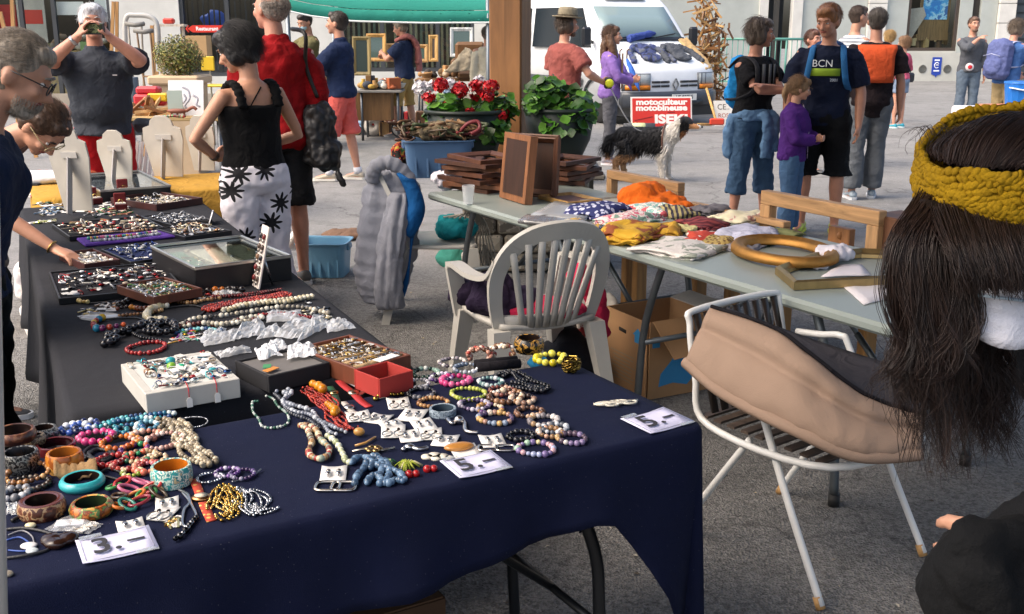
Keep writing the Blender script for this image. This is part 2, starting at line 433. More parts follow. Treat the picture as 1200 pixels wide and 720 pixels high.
 # ------------------------------------------------------------------ people
def rodr(v,axis,a):return Matrix.Rotation(a,3,axis)@v
def person(label,loc,face,hgt,top=None,bottom=None,shoes=('#555555','#dddddd'),skin='#c58f72',hair=None,lean=0,side=0,twist=0,head=(0,0,0),arms=None,legs=None,girth=1.0,voxel=.012,group=None,female=False,headset=0.0,eyes=True,belly=0.0,look=None,hands=True,curl=.5,brow=None,headat=None,fuzz=650):
 pass
 s=hgt/1.75;skin=tuple(a*.62+b*.38 for a,b in zip(srgb(skin),srgb('#d2a48c')))
 root=thing('person',label,'person',loc,R(face-90),group)
 inv=root_matrix(root).inverted()
 Z=Vector((0,0,1));X=Vector((1,0,0));Y=Vector((0,1,0))
 legs=legs or{}
 ld={}
 for sd in(-1,1):
  a,b=legs.get(sd,((.03*sd,.02,-1),(.02*sd,-.04,-1)))
  ld[sd]=(Vector(a).normalized(),Vector(b).normalized())
 hip=max(.42*-ld[k][0].z+.41*-ld[k][1].z for k in ld)+.085
 J={}
 ns=40;z0,z1=.86,1.56;tot=[]
 p=Vector((0,0,hip-.06));cur=p.copy()
 fr=[]
 for i in range(ns+1):
  t=i/ns;k=min(1,max(0,(t-.12)/.55));k=k*k*(3-2*k)
  a,b,c=R(lean)*k,R(side)*k,R(twist)*min(1,t/.75)
  M=Matrix.Rotation(b,3,'Y')@Matrix.Rotation(-a,3,'X')@Matrix.Rotation(c,3,'Z')
  fr.append((cur.copy(),M));cur=cur+(M@Z)*((z1-z0)/ns)
 def sp(z):
  t=(z-z0)/(z1-z0)*ns;i=max(0,min(ns,int(round(t))))
  c,M=fr[i];return c+(M@Z)*((z-z0)-i*(z1-z0)/ns),M
 def ring(z,rx,ry,dy=0.0,n=18,e=1.0):
  c,M=sp(z);out=[]
  for j in range(n):
   a=2*math.pi*j/n;ca,sa=math.cos(a),math.sin(a)
   q=Vector((math.copysign(abs(ca)**e,ca)*rx,math.copysign(abs(sa)**e,sa)*ry+dy,0));out.append(c+M@q)
  return out
 w=girth;sh=.172 if female else.19
 hipx=.175 if female else.165
 TOR=[(.84,hipx*.72,.085,-.005),(.90,hipx,.118,-.012),(.97,hipx*.97,.115,-.008),(1.06,.135*w,.098*w,0),(1.14,.137*w,.1*w,.005),(1.24,.152*w,.113*w,.012 if not female else.022),(1.32,.162*w,.115*w,.006),(1.39,.158*w,.098*w,-.006),(1.435,.118,.076,-.012),(1.462,.072,.064,-.014)]
 body=MB(mat('skin',skin))
 body.T=Matrix.Scale(s,4)
 thin=.93
 body.rings([ring(z,rx*thin,ry*thin,dy)for z,rx,ry,dy in TOR])
 if belly:body.ell(sp(1.08)[0]+sp(1.08)[1]@Vector((0,.05+belly*.4,0)),(.12,.06+belly,.13),2)
 hb,hm=sp(1.545)
 yaw,pitch,roll=head
 HM=Matrix.Rotation(R(twist)+R(yaw),3,'Z')@Matrix.Rotation(-R(pitch),3,'X')@Matrix.Rotation(R(roll),3,'Y')
 body.tube([sp(1.43)[0],sp(1.47)[0]+sp(1.47)[1]@Vector((0,-.008,0)),hb,hb+HM@Vector((0,.012,.05))],[.064,.056,.053,.053],n=14)
 hc=hb+HM@Vector((0,.022,.095));J['headM']=HM
 if headat is not None:
  d_=Matrix.Rotation(R(face-90),3,'Z')@(hc*s);root.location.x=headat.x-d_.x;root.location.y=headat.y-d_.y;inv=root_matrix(root).inverted()
 def hp(x,y,z):return hc+HM@Vector((x,y,z))
 M4=HM.to_4x4()
 body.ell(hp(0,-.008,.022),(.074,.095,.097),2,M=M4)
 body.ell(hp(0,.03,-.028),(.059,.064,.07),2,M=M4)
 body.ell(hp(0,.066,-.078),(.032,.026,.024),1,M=M4)
 body.ell(hp(0,.075,.036),(.05,.02,.018),1,M=M4)
 body.tube([hp(0,.083,.022),hp(0,.1,-.004),hp(0,.112,-.022),hp(0,.092,-.032)],[.008,.012,.016,.012],n=8)
 for sd in(-1,1):
  body.ell(hp(.04*sd,.07,-.012),(.022,.02,.022),1,M=M4)
  body.ell(hp(.078*sd,-.008,-.004),(.012,.022,.034),1,M=(HM@Matrix.Rotation(.3*sd,3,'Z')).to_4x4())
 arms=arms or{}
 LU,LF,LH=.285,.25,.085
 AJ={}
 for sd in(-1,1):
  c,M=sp(1.385);S=c+M@Vector((sh*sd,-.008,0))
  a=arms.get(sd,('dir',(.12*sd,-.05,-1),(.06*sd,.2,-1),(.0,.12,-1)))
  if a[0]=='dir':
   E=S+Vector(a[1]).normalized()*LU;Wr=E+Vector(a[2]).normalized()*LF
   hd=Vector(a[3]if len(a)>3 else a[2]).normalized();hint=None
  else:
   T=Vector(a[1]);hd=Vector(a[3]).normalized()
   if len(a)>4:T=(inv@T)/s;
   v=T-S;d=min(v.length,(LU+LF)*.995);u=v.normalized();Wr=S+u*d
   ca=(LU*LU+d*d-LF*LF)/(2*LU*d);ca=max(-1,min(1,ca));h=Vector(a[2]);h=(h-u*h.dot(u)).normalized()
   E=S+u*(LU*ca)+h*(LU*math.sqrt(max(0,1-ca*ca)))
  AJ[sd]=(S,E,Wr,hd)
  g=.5+.5*w if not female else.82
  body.tube([S+(M@Vector((-.06*sd,0,0))),S,S.lerp(E,.35),S.lerp(E,.85),E,E.lerp(Wr,.25),E.lerp(Wr,.7),Wr,Wr+hd*.02],[.05*g,.054*g,.048*g,.039*g,.038*g,.041*g,.033*g,.026*g,.025*g],n=12)
  if hands:
   fa=(Wr-E).normalized()
   side_v=Vector((0,0,1)).cross(hd)
   if side_v.length<.3:side_v=Vector((-1.0*sd,0,0))
   pn=(-X*sd);pn=pn-hd*pn.dot(hd)
   if len(a)>5 and a[5]is not None:pn=Vector(a[5]);pn=pn-hd*pn.dot(hd)
   if pn.length<.2:pn=Vector((0,0,-1))-hd*(-hd.z)
   pn.normalize();ax=hd.cross(pn).normalized()
   th=ax if(ax.dot(Vector((0,1,.6))))>0 else-ax
   k_=.9 if female else 1.0
   body.rings([[Wr+hd*(dz*k_)+(th*math.cos(q)*rx+pn*math.sin(q)*ry)*k_ for q in[2*math.pi*j/12 for j in range(12)]]for dz,rx,ry in((-.01,.026,.022),(.02,.034,.019),(.055,.041,.017),(.088,.04,.014))])
   cu=a[6]if len(a)>6 else curl
   for i,(off,Lf)in enumerate(((.03,.068),(.01,.076),(-.011,.07),(-.031,.055))):
    b=Wr+(hd*.085+th*off)*k_;q=b;pts=[b-hd*.02];ang=0.0
    for seg in(.45,.32,.25):
     ang+=cu*(.5+.1*i);dv=hd*math.cos(ang)+pn*math.sin(ang);pts.append(q);q=q+dv*Lf*seg*k_
    pts.append(q);body.tube(pts,[.0095,.0095,.009,.0085,.007],n=7)
   b=Wr+(hd*.025+th*.026)*k_
   body.tube([b,b+(th*.026+hd*.024+pn*.01)*k_,b+(th*.034+hd*.052+pn*.022)*k_,b+(th*.03+hd*.075+pn*.03)*k_],[.014,.012,.0105,.008],n=7)
 LJ={}
 c,M=sp(.9)
 for sd in(-1,1):
  h0=Vector((0,0,hip))+Vector((.088*sd,0,0));kn=h0+ld[sd][0]*.42;an=kn+ld[sd][1]*.41
  LJ[sd]=(h0,kn,an);g=(.6+.4*w)*(.97 if female else 1)
  body.tube([h0+Vector((-.015*sd,-.01,.05)),h0,h0 .lerp(kn,.4),h0 .lerp(kn,.9),kn,kn.lerp(an,.3),kn.lerp(an,.75),an,an-Vector((0,0,.05))],[.08*g,.086*g,.075*g,.055*g,.053*g,.055*g,.038*g,.033*g,.036*g],n=12)
  fd=Vector(legs.get(('foot',sd),(.18*sd,1,0))).normalized()
  body.tube([an+Vector((0,0,-.035))-fd*.04,an+Vector((0,0,-.045))+fd*.06,an+Vector((0,0,-.06))+fd*.15],[.034,.036,.024],n=8)
  LJ[('f',sd)]=fd
 bo=body.build('body',root);remesh(bo,voxel*s,2,fac=.45)
 # ---- clothes
 def garment(fn,m,name,vox=None,disp=.02,ds=.09,sm=4):
  g=MB(m);g.T=Matrix.Scale(s,4);fn(g);o=g.build(name,root);remesh(o,vox or voxel*1.1*s,sm,disp*s,ds*s,.42);return o
 if top:
  off=top.get('off',.018);sl=top.get('sleeve',.6);hem=top.get('hem',.9);nk=top.get('neck',1.452)
  def f(g):
   zz=[q for q in TOR if q[0]>=hem-.02 and q[0]<=nk]
   r0=np.interp(hem,[q[0]for q in TOR],[q[1]for q in TOR]);r1=np.interp(hem,[q[0]for q in TOR],[q[2]for q in TOR])
   fl=top.get('flare',.006)
   rr=[ring(hem,r0+off+fl,r1+off+fl+belly*.5,belly*.5)]
   for z,rx,ry,dy in zz:
    if z<=hem+.015:continue
    bz=belly*max(0,1-abs(z-1.08)/.2)
    rr.append(ring(z,rx+off+(fl if z<1.15 else 0),ry+off+bz*.5+(fl if z<1.15 else 0),dy+bz*.6))
   if zz[-1][0]<nk-.004:
    a_=[np.interp(nk,[q[0]for q in TOR],[q[i]for q in TOR])for i in(1,2,3)]
    rr.append(ring(nk,a_[0]+off,a_[1]+off,a_[2]))
   g.rings(rr)
   if belly:g.ell(sp(1.08)[0]+sp(1.08)[1]@Vector((0,.05+belly*.4,0)),(.13+off,.065+belly+off,.14),2)
   if top.get('collar'):
    g.tube([sp(1.45)[0]+sp(1.45)[1]@Vector((0,-.012,0)),sp(1.495)[0]+sp(1.495)[1]@Vector((0,-.006,0))],[.078,.066],n=16)
   if sl>0:
    for sd in(-1,1):
     S,E,Wr,hd=AJ[sd];Mx=sp(1.385)[1]
     lo=top.get('loose',.014);gg=(.5+.5*w)if not female else.85
     pts=[S+Mx@Vector((-.07*sd,0,-.022)),S+Mx@Vector((-.018*sd,0,-.014)),S.lerp(E,.3)];rs=[.05*gg+lo*.7,.056*gg+lo*.6,.053*gg+lo*.9]
     if sl<1:pts+=[S.lerp(E,sl)];rs+=[.05*gg+lo*1.2]
     else:
      pts+=[S.lerp(E,.8),E,E.lerp(Wr,min(.4,sl-1)),E.lerp(Wr,sl-1)];rs+=[.046*gg+lo,.044*gg+lo,.043*gg+lo*1.1,.031*gg+lo*1.1]
     g.tube(pts,rs,n=14)
  garment(f,top['m'],top.get('name','shirt'),disp=top.get('disp',.028),ds=top.get('ds',.1))
 if bottom:
  off=bottom.get('off',.016);ln=bottom.get('len',2.0);wz=bottom.get('waist',.99)
  def f(g):
   zz=[q for q in TOR if q[0]<wz-.01]
   a_=[np.interp(wz,[q[0]for q in TOR],[q[i]for q in TOR])for i in(1,2,3)]
   g.rings([ring(z,rx+off,ry+off,dy)for z,rx,ry,dy in zz]+[ring(wz,a_[0]+off*.7,a_[1]+off*.7+belly*.3,a_[2]+belly*.3)])
   for sd in(-1,1):
    h0,kn,an=LJ[sd];fl=bottom.get('flare',.012);gg=(.6+.4*w)
    pts=[h0+Vector((-.012*sd,-.008,.05)),h0+Vector((0,0,-.02))];rs=[.084*gg+off,.09*gg+off]
    if ln<=1:pts+=[h0 .lerp(kn,ln*.6),h0 .lerp(kn,ln)];rs+=[.08*gg+off,(.062+.02*(1-ln))*gg+off+fl]
    else:
     pts+=[h0 .lerp(kn,.5),kn,kn.lerp(an,(ln-1)*.5),kn.lerp(an,ln-1)];rs+=[.074*gg+off,.056*gg+off,.054*gg+off*.8+fl*.6,(.056-.02*(ln-1))*gg+off*.8+fl]
    g.tube(pts,rs,n=14)
  garment(f,bottom['m'],bottom.get('name','trousers'),disp=bottom.get('disp',.026),ds=.085)
  # ---- shoes
 if shoes:
  for sd in(-1,1):
   an=LJ[sd][2];fd=LJ[('f',sd)];x=fd.cross(Z).normalized();base=Vector((an.x,an.y,an.z-.085))
   g=MB(mat('leather',shoes[0]));g.T=Matrix.Scale(s,4);rr=[]
   for t,wd_,z_ in((-.075,.022,.05),(-.06,.034,.085),(-.01,.037,.09),(.04,.038,.075),(.09,.042,.055),(.14,.041,.042),(.175,.03,.032),(.19,.014,.026)):
    rr.append([base+fd*t+x*(math.cos(q)*wd_)+Z*(.018+(z_-.018)*.5+math.sin(q)*(z_-.018)*.5)for q in[2*math.pi*j/12 for j in range(12)]])
   g.rings(rr);so=g.build('shoe',root)
   g=MB(mat('rubber',shoes[1]));g.T=Matrix.Scale(s,4);poly=[]
   for t,wd_ in((-.085,.02),(-.065,.036),(0,.04),(.06,.042),(.11,.047),(.15,.044),(.185,.03),(.2,.01)):poly.append((t,wd_))
   pl=[(t,a)for t,a in poly]+[(t,-a)for t,a in poly[::-1]]
   Mx=Matrix((fd,-x,Z)).transposed().to_4x4();Mx.translation=base
   g.prism(pl,.001,.026,M=Mx);g.build('sole',so)
   # ---- face
 if eyes:
  for sd in(-1,1):
   e=MB(mat('gloss','#e9e2da'));e.T=Matrix.Scale(s,4);e.ell(hp(.031*sd,.078,.014),(.013,.009,.007),1,M=M4);e.ell(hp(.031*sd,.0835,.014),(.0065,.005,.0065),1,M=M4,m=mat('gloss','#1e130d'));e.build('eye',root)
   e=MB(mat('hair',brow or '#4a382a'));e.T=Matrix.Scale(s,4);e.tube([hp(.014*sd,.0925,.035),hp(.03*sd,.0935,.041),hp(.048*sd,.081,.037)],[.003,.005,.003],n=6);e.build('eyebrow',root)
  e=MB(mat('skin','#9a5046'));e.T=Matrix.Scale(s,4);e.tube([hp(-.024,.082,-.05),hp(-.01,.092,-.047),hp(.01,.092,-.047),hp(.024,.082,-.05)],[.003,.006,.006,.003],n=6);e.build('mouth',root)
  # ---- hair
 if hair:
  hm_=hair.get('m')or mat('hair',hair['c']);st=hair.get('style','short');vol=hair.get('vol',.012)
  g=MB(hm_);g.T=Matrix.Scale(s,4)
  k=vol
  if st!='bald':
   g.ell(hp(0,-.02,.042),(.076+k,.088+k,.082+k),2,M=M4,nz=.05)
   g.ell(hp(0,-.04,.0),(.07+k,.066+k,.075+k*.6),2,M=M4,nz=.05)
   if st in('short','bob','long','tail','tall'):g.ell(hp(0,.035,.09),(.055+k,.045+k,.035+k*.7),1,M=M4,nz=.1)
  else:
   g.ell(hp(0,-.05,.0),(.07+k,.06+k,.06+k*.6),2,M=M4,nz=.05)
   for sd in(-1,1):g.ell(hp(.058*sd,-.025,.015),(.024+k*.3,.05,.04),1,M=M4,nz=.05)
  if st=='bob':
   for sd in(-1,1):g.ell(hp(.062*sd,-.005,-.02),(.03+k*.5,.055,.07),2,M=M4,nz=.08)
   g.ell(hp(0,-.06,-.04),(.075+k,.05,.065),2,M=M4,nz=.08)
  if st=='long':
   Lh=hair.get('len',.28)
   for sd in(-1,-.4,.4,1):
    a=hp(.07*sd,-.045-.03*(1-abs(sd)),.02)
    bk=sp(1.38)[1]@Vector((.1*sd,-.1+(.16 if abs(sd)==1 else 0),0))+sp(1.38)[0]
    g.tube([a,a.lerp(bk,.55)+Vector((0,-.01,.02)),bk,bk+Vector((.01*sd,0,-Lh+.15))],[.04+k,.045+k,.042,.015],n=10)
  if st=='tail':
   a=hp(0,-.1,.02);g.ell(a,.026,1);tl=hair.get('len',.16)
   g.tube([a,a+Vector((0,-.05,.0)),a+Vector((0,-.075,-.5*tl)),a+Vector((0,-.06,-tl))],[.024,.042,.036,.008],n=10)
  if st=='bun':g.ell(hp(0,-.09,.09),(.04,.04,.034),1,nz=.1)
  ho=g.build('hair',root);remesh(ho,max(.006,voxel*.7)*s,2,.012*s,.03*s,.5,depth=1)
 if hair and hair.get('beard'):
  g=MB(mat('hair',hair['beard']));g.T=Matrix.Scale(s,4);g.ell(hp(0,.06,-.085),(.045,.034,.03),1,M=M4,nz=.1)
  remesh(g.build('beard',root),.006*s,1,.01*s,.02*s,.5)
 RM=root_matrix(root)
 Wd=lambda v:RM@(Vector(v)*s)
 if hair and fuzz:
  FZ.append((dict(root=root,s=s,hp=hp),hm_,fuzz,st,vol))
 J.update(root=root,s=s,hp=hp,sp=sp,W=Wd,arm=AJ,leg=LJ,M4=M4,ring=ring,TOR=TOR)
 return J
FZ=[]
def worn(J,name,m,fn,rm=None,**k):
 pass
 g=MB(m);g.T=Matrix.Scale(J['s'],4);fn(g);o=g.build(name,J['root'],**k)
 if rm:remesh(o,rm[0],*rm[1:])
 return o
def strands(J,name,m,n,zone,L,r=.0006,seg=4,gravity=.5,seed=1,colr=None,comb=(0,-.4,0),lift=.3,rad=(.078,.1,.102),cen=(0,-.012,.03)):
 pass
 rnd=random.Random(seed);g=MB(m);g.T=Matrix.Scale(J['s'],4)
 hp=J['hp'];k=0
 while k<n:
  v=Vector((rnd.gauss(0,1),rnd.gauss(0,1),rnd.gauss(0,1))).normalized()
  if not zone(v):continue
  k+=1
  p=Vector((cen[0]+v.x*rad[0],cen[1]+v.y*rad[1],cen[2]+v.z*rad[2]))
  cb=Vector(comb)+Vector((v.x*.5,0,0))+Vector((rnd.gauss(0,.25),rnd.gauss(0,.25),rnd.gauss(0,.2)))
  t=cb-v*cb.dot(v);d=(t.normalized()if t.length>.01 else v)+v*(lift+rnd.random()*.3);d.normalize()
  l=L*(.6+.7*rnd.random());pts=[]
  q=p-v*.004
  for i in range(seg+1):
   pts.append(hp(*q));q=q+d*l/seg;d=(d+Vector((0,0,-gravity/seg))-v*.12).normalized()
  g.tube(pts,[r*(1-.7*i/seg)for i in range(seg+1)],n=3,caps=False)
 return g.build(name,J['root'],kind='stuff')
def fuzz_all():
 for i,(J,m,n,st,vol)in enumerate(FZ):
  k=vol;L_=.045 if st in('short','bald')else.09
  zone=(lambda v:v.z>-.45 and v.y<.1+v.z*.75)if st!='bald' else(lambda v:-.6<v.z<.45 and v.y<.0)
  strands(J,'loose_hair',m,n,zone,L_,r=.0016,seg=3,comb=(0,-.6,-.35)if st!='bob' else(0,-.25,-.8),lift=.16,seed=40+i,rad=(.078+k,.092+k,.088+k),cen=(0,-.022,.036),gravity=.6)
  # ------------------------------------------------------------------ ground
def ground_mat(name):
 pass
 m,nt,bs,L=nodes_of(name);tc=N(nt,'ShaderNodeTexCoord')
 n1=N(nt,'ShaderNodeTexNoise',Scale=.45,Detail=7.0,Roughness=.65);L.new(tc.outputs['Object'],n1 .inputs['Vector'])
 n2=N(nt,'ShaderNodeTexNoise',Scale=5.0,Detail=6.0,Roughness=.7);L.new(tc.outputs['Object'],n2 .inputs['Vector'])
 v=N(nt,'ShaderNodeTexVoronoi',Scale=120.0);L.new(tc.outputs['Object'],v.inputs['Vector'])
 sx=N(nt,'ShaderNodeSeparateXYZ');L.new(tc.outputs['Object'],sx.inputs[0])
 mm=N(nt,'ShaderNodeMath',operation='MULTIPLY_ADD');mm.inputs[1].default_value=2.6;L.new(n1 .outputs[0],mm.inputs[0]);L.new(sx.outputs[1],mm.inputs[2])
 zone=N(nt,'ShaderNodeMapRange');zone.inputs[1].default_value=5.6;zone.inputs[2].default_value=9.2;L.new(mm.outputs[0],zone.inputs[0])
 mx=N(nt,'ShaderNodeMix',data_type='RGBA');L.new(zone.outputs[0],mx.inputs[0]);mx.inputs[6].default_value=(.185,.18,.172,1);mx.inputs[7].default_value=(.33,.325,.315,1)  # rougher near asphalt; its darker tone also has the roof's shade painted in
 n6=N(nt,'ShaderNodeTexNoise',Scale=34.0,Detail=4.0,Roughness=.65);L.new(tc.outputs['Object'],n6 .inputs['Vector'])
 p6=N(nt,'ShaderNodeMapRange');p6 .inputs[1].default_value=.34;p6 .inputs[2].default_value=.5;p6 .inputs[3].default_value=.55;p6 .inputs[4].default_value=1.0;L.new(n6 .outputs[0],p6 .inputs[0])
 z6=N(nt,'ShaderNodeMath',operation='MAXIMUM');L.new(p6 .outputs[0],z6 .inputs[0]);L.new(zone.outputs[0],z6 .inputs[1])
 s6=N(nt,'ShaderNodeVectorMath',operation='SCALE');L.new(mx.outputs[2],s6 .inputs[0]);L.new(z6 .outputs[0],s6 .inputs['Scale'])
 c=mul_var(nt,L,s6 .outputs[0],n1 .outputs[0],.36);c=mul_var(nt,L,c,n2 .outputs[0],.34)
 g=N(nt,'ShaderNodeSeparateColor');L.new(v.outputs['Color'],g.inputs[0])
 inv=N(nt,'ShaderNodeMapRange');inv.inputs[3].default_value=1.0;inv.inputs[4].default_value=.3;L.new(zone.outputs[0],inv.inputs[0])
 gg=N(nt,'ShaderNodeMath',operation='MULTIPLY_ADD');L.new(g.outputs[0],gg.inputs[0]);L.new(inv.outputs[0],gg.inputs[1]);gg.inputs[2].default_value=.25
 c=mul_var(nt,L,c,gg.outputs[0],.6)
 n5=N(nt,'ShaderNodeTexNoise',Scale=1.7,Detail=8.0,Roughness=.7,Distortion=.8);L.new(tc.outputs['Object'],n5 .inputs['Vector'])
 st=N(nt,'ShaderNodeMapRange');st.inputs[1].default_value=.36;st.inputs[2].default_value=.5;st.inputs[3].default_value=.74;st.inputs[4].default_value=1.0;L.new(n5 .outputs[0],st.inputs[0])
 s5=N(nt,'ShaderNodeVectorMath',operation='SCALE');L.new(c,s5 .inputs[0]);L.new(st.outputs[0],s5 .inputs['Scale']);c=s5 .outputs[0]
 wv=N(nt,'ShaderNodeVectorMath',operation='ADD');n3=N(nt,'ShaderNodeTexNoise',Scale=3.0,Detail=5.0);L.new(tc.outputs['Object'],n3 .inputs['Vector'])
 sc=N(nt,'ShaderNodeVectorMath',operation='SCALE');sc.inputs['Scale'].default_value=.5;L.new(n3 .outputs['Color'],sc.inputs[0])
 L.new(tc.outputs['Object'],wv.inputs[0]);L.new(sc.outputs[0],wv.inputs[1])
 vc=N(nt,'ShaderNodeTexVoronoi',Scale=.5,feature='DISTANCE_TO_EDGE');L.new(wv.outputs[0],vc.inputs['Vector'])
 cr=N(nt,'ShaderNodeMapRange');cr.inputs[1].default_value=.0;cr.inputs[2].default_value=.008;cr.inputs[3].default_value=.55;cr.inputs[4].default_value=1;L.new(vc.outputs[0],cr.inputs[0])
 gate=N(nt,'ShaderNodeMapRange');gate.inputs[1].default_value=.48;gate.inputs[2].default_value=.6;L.new(n1 .outputs[0],gate.inputs[0])
 mxx=N(nt,'ShaderNodeMath',operation='MAXIMUM');L.new(cr.outputs[0],mxx.inputs[0]);L.new(gate.outputs[0],mxx.inputs[1])
 s2=N(nt,'ShaderNodeVectorMath',operation='SCALE');L.new(c,s2 .inputs[0]);L.new(mxx.outputs[0],s2 .inputs['Scale'])
 L.new(s2 .outputs[0],bs.inputs['Base Color']);bs.inputs['Roughness'].default_value=.9
 ad=N(nt,'ShaderNodeMath',operation='ADD');L.new(v.outputs['Distance'],ad.inputs[0]);L.new(n2 .outputs[0],ad.inputs[1])
 a2=N(nt,'ShaderNodeMath',operation='MULTIPLY');L.new(ad.outputs[0],a2 .inputs[0]);L.new(inv.outputs[0],a2 .inputs[1])
 bp=N(nt,'ShaderNodeBump',Strength=.8,Distance=.012);L.new(a2 .outputs[0],bp.inputs['Height']);L.new(bp.outputs[0],bs.inputs['Normal'])
 return m
g=MB(ground_mat('worn_asphalt_with_shade'));g.grid([[(x,y,0)for y in(-8,0,5,10,20,40,90)]for x in(-60,-20,0,20,60)])
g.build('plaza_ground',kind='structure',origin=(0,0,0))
# ------------------------------------------------------------------ market hall: post, plinth, roof
root=thing('market_hall_post','square timber post carrying the hall roof behind the flower pots','post',(0,7.65,0))
a=W(598,100,7.65);PLX=a.x+.12
cx_,cy_=a.x,7.65
g=MB(mat('wood','#93663c',stretch=(14,14,1.1)));M=Matrix.Translation((cx_,cy_,0))@Matrix.Rotation(R(-18),4,'Z')
g.T=M;g.box((0,0,2.405),(.235,.235,3.38),b=.012);g.build('timber_shaft',root,world=True)
root=thing('stone_plinth','rough stone plinth under the timber post behind the folding table','plinth',(PLX,cy_,0))
rnd=random.Random(3)
g=MB(mat('matte','#6f675c'));g.box((PLX+.02,cy_+.02,.345),(.86,.8,.67));g.build('mortar_core',root,world=True)
stm=[blotch_mat('stone',c,9,.9)for c in(('#8d8678','#a79f90','#6f695f'),('#b0a796','#988f7f','#c0b8a8'),('#777063','#5f594f','#8f887a'))]
z=.01
for row in range(5):
 hh=.132;u=0
 for side in range(2):
  u=-.43
  while u<.42:
   wd_=min(rnd.uniform(.14,.27),.44-u)
   if wd_<.05:break
   g=MB(stm[rnd.randrange(3)]);dd=rnd.uniform(.05,.075)
   bx=(u+wd_/2,0,z+hh/2)
   if side==0:g.T=Matrix.Translation((PLX,cy_-.4,0));g.box(bx,(wd_-.012,dd,hh-.012),b=.018)
   else:g.T=Matrix.Translation((PLX-.42,cy_,0))@Matrix.Rotation(R(90),4,'Z');g.box(bx,(wd_-.012,dd,hh-.012),b=.018)
   g.build('stone',root,world=True);u+=wd_
 z+=hh
g=MB(mat('matte','#8f887c'));g.box((PLX-.04,cy_-.08,.695),(1.1,1.1,.04),b=.012);g.build('capping_slab',root,world=True)
root=thing('market_hall_roof','timber market hall roof spanning above the jewellery stalls','roof',(0,3,3.3))
g=MB(mat('wood','#8a6543'));g.T=Matrix.Translation((1.9,3.4,4.5));g.box((0,0,0),(8.0,9.4,.06));g.build('roof_deck',root,world=True)
for k in range(6):
 g=MB(mat('wood','#7d5a3a'));g.box((-1.9+1.5*k,3.4,4.38),(.12,9.2,.17));g.build('rafter',root,world=True)
g=MB(mat('wood','#7d5a3a'));g.box((1.9,7.65,4.195),(7.9,.2,.19));g.build('beam',root,world=True)
a0,a1=W(-17,200,1.25),W(-4,760,1.25)
root=thing('tent_pole','pale grey painted pole standing beside the near end of the blue table','pole',(a1 .x,a1 .y,0))
g=MB(mat('paint','#cfccc6'));d=(a1-a0).normalized();lo=a1+d*((-a1 .z+.02)/d.z);hi=a0-d*((3.3-a0 .z)/-d.z)if d.z<0 else a0
g.tube([lo,hi],.0145,n=14);g.build('shaft',root,world=True)
g=MB(mat('rubber','#333333'));g.lathe([(.03,0.005),(.03,.03),(.02,.05)],(lo.x,lo.y,0),n=14);g.build('foot',root,world=True)
# ------------------------------------------------------------------ left building
YL=24.0
def wx(x):return W(x,60,YL).x
def wz(y):return W(600,y,YL).z
wallm=mat('matte','#cfcfc9',ns=2)
root=thing('shop_building','white rendered building with dark shop windows behind the flea market','building',(wx(250),YL,0))
def wallbox(x0,x1,z0,z1,m=wallm,y0=YL,y1=YL+.35,nm='wall',par=None):
 g=MB(m);g.box(((x0+x1)/2,(y0+y1)/2,(z0+z1)/2),(x1-x0,y1-y0,z1-z0));return g.build(nm,par or root,world=True)
wallbox(wx(133),wx(213),0,6);wallbox(wx(319),wx(341),0,6);wallbox(wx(213),wx(319),0,.62);wallbox(wx(341),wx(398),0,6);wallbox(wx(398),wx(556),0,.72);wallbox(wx(556),wx(760),0,6)
wallbox(wx(-30),wx(133),3.1,6);wallbox(wx(213),wx(319),3.05,6);wallbox(wx(398),wx(556),3.05,6);wallbox(wx(-400),wx(-30),0,6)
wallbox(wx(-400),wx(760),.0,.25,mat('matte','#a59b8c'),YL-.04,YL-.005,'plinth_course')
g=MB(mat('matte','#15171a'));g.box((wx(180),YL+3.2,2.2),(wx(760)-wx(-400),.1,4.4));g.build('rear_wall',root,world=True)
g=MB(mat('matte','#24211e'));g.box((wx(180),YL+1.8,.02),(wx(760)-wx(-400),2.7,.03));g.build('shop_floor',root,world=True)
fm=mat('paint','#3b3e42');gm=mat('glass',blend=.25)
def shop_window(x0,x1,z0,z1,mull,nm='window',doors=()):
 w=MB(fm);yy=YL+.1
 for xx in(x0+.04,x1-.04):w.box((xx,yy,(z0+z1)/2),(.08,.1,z1-z0))
 for zz in(z0+.04,z1-.04):w.box(((x0+x1)/2,yy,zz),(x1-x0-.16,.1,.08))
 for mx_ in mull:w.box((mx_,yy,(z0+z1)/2),(.09,.09,z1-z0-.16))
 o=w.build(nm,root,world=True)
 e=[x0+.08]+list(mull)+[x1-.08]
 for a_,b_ in zip(e,e[1:]):
  q=MB(gm);q.box(((a_+b_)/2,yy,(z0+z1)/2),(b_-a_-.09,.012,z1-z0-.17));q.build('pane',o,world=True)
 return o
shop_window(wx(-28),wx(133),.1,3.1,[wx(28),wx(66)])
win2=shop_window(wx(213),wx(319),.62,3.05,[wx(268)])
win3=shop_window(wx(398),wx(556),.72,3.05,[wx(448),wx(513)])
for i in range(26):
 x=wx(400)+(wx(554)-wx(400))*i/25.0
 if 452<400+154*i/25<458:continue
 g=MB(mat('cloth','#8d8a72' if i%3 else '#5d6d62'));g.box((x,YL+.4,1.9),(.055,.012,2.2),rz=R(25));g.build('blind_slat',win3,world=True)
for i in range(17):
 x=wx(217)+(wx(317)-wx(217))*i/16.0
 g=MB(mat('cloth','#3b4048' if i%2 else '#23262b'));g.box((x,YL+.4,1.85),(.035,.012,2.3),rz=R(20));g.build('blind_slat',win2,world=True)
def tt(name,label,cat,mb,**k):return mb.build(name,None,label,cat,**k)
rnd=random.Random(11)
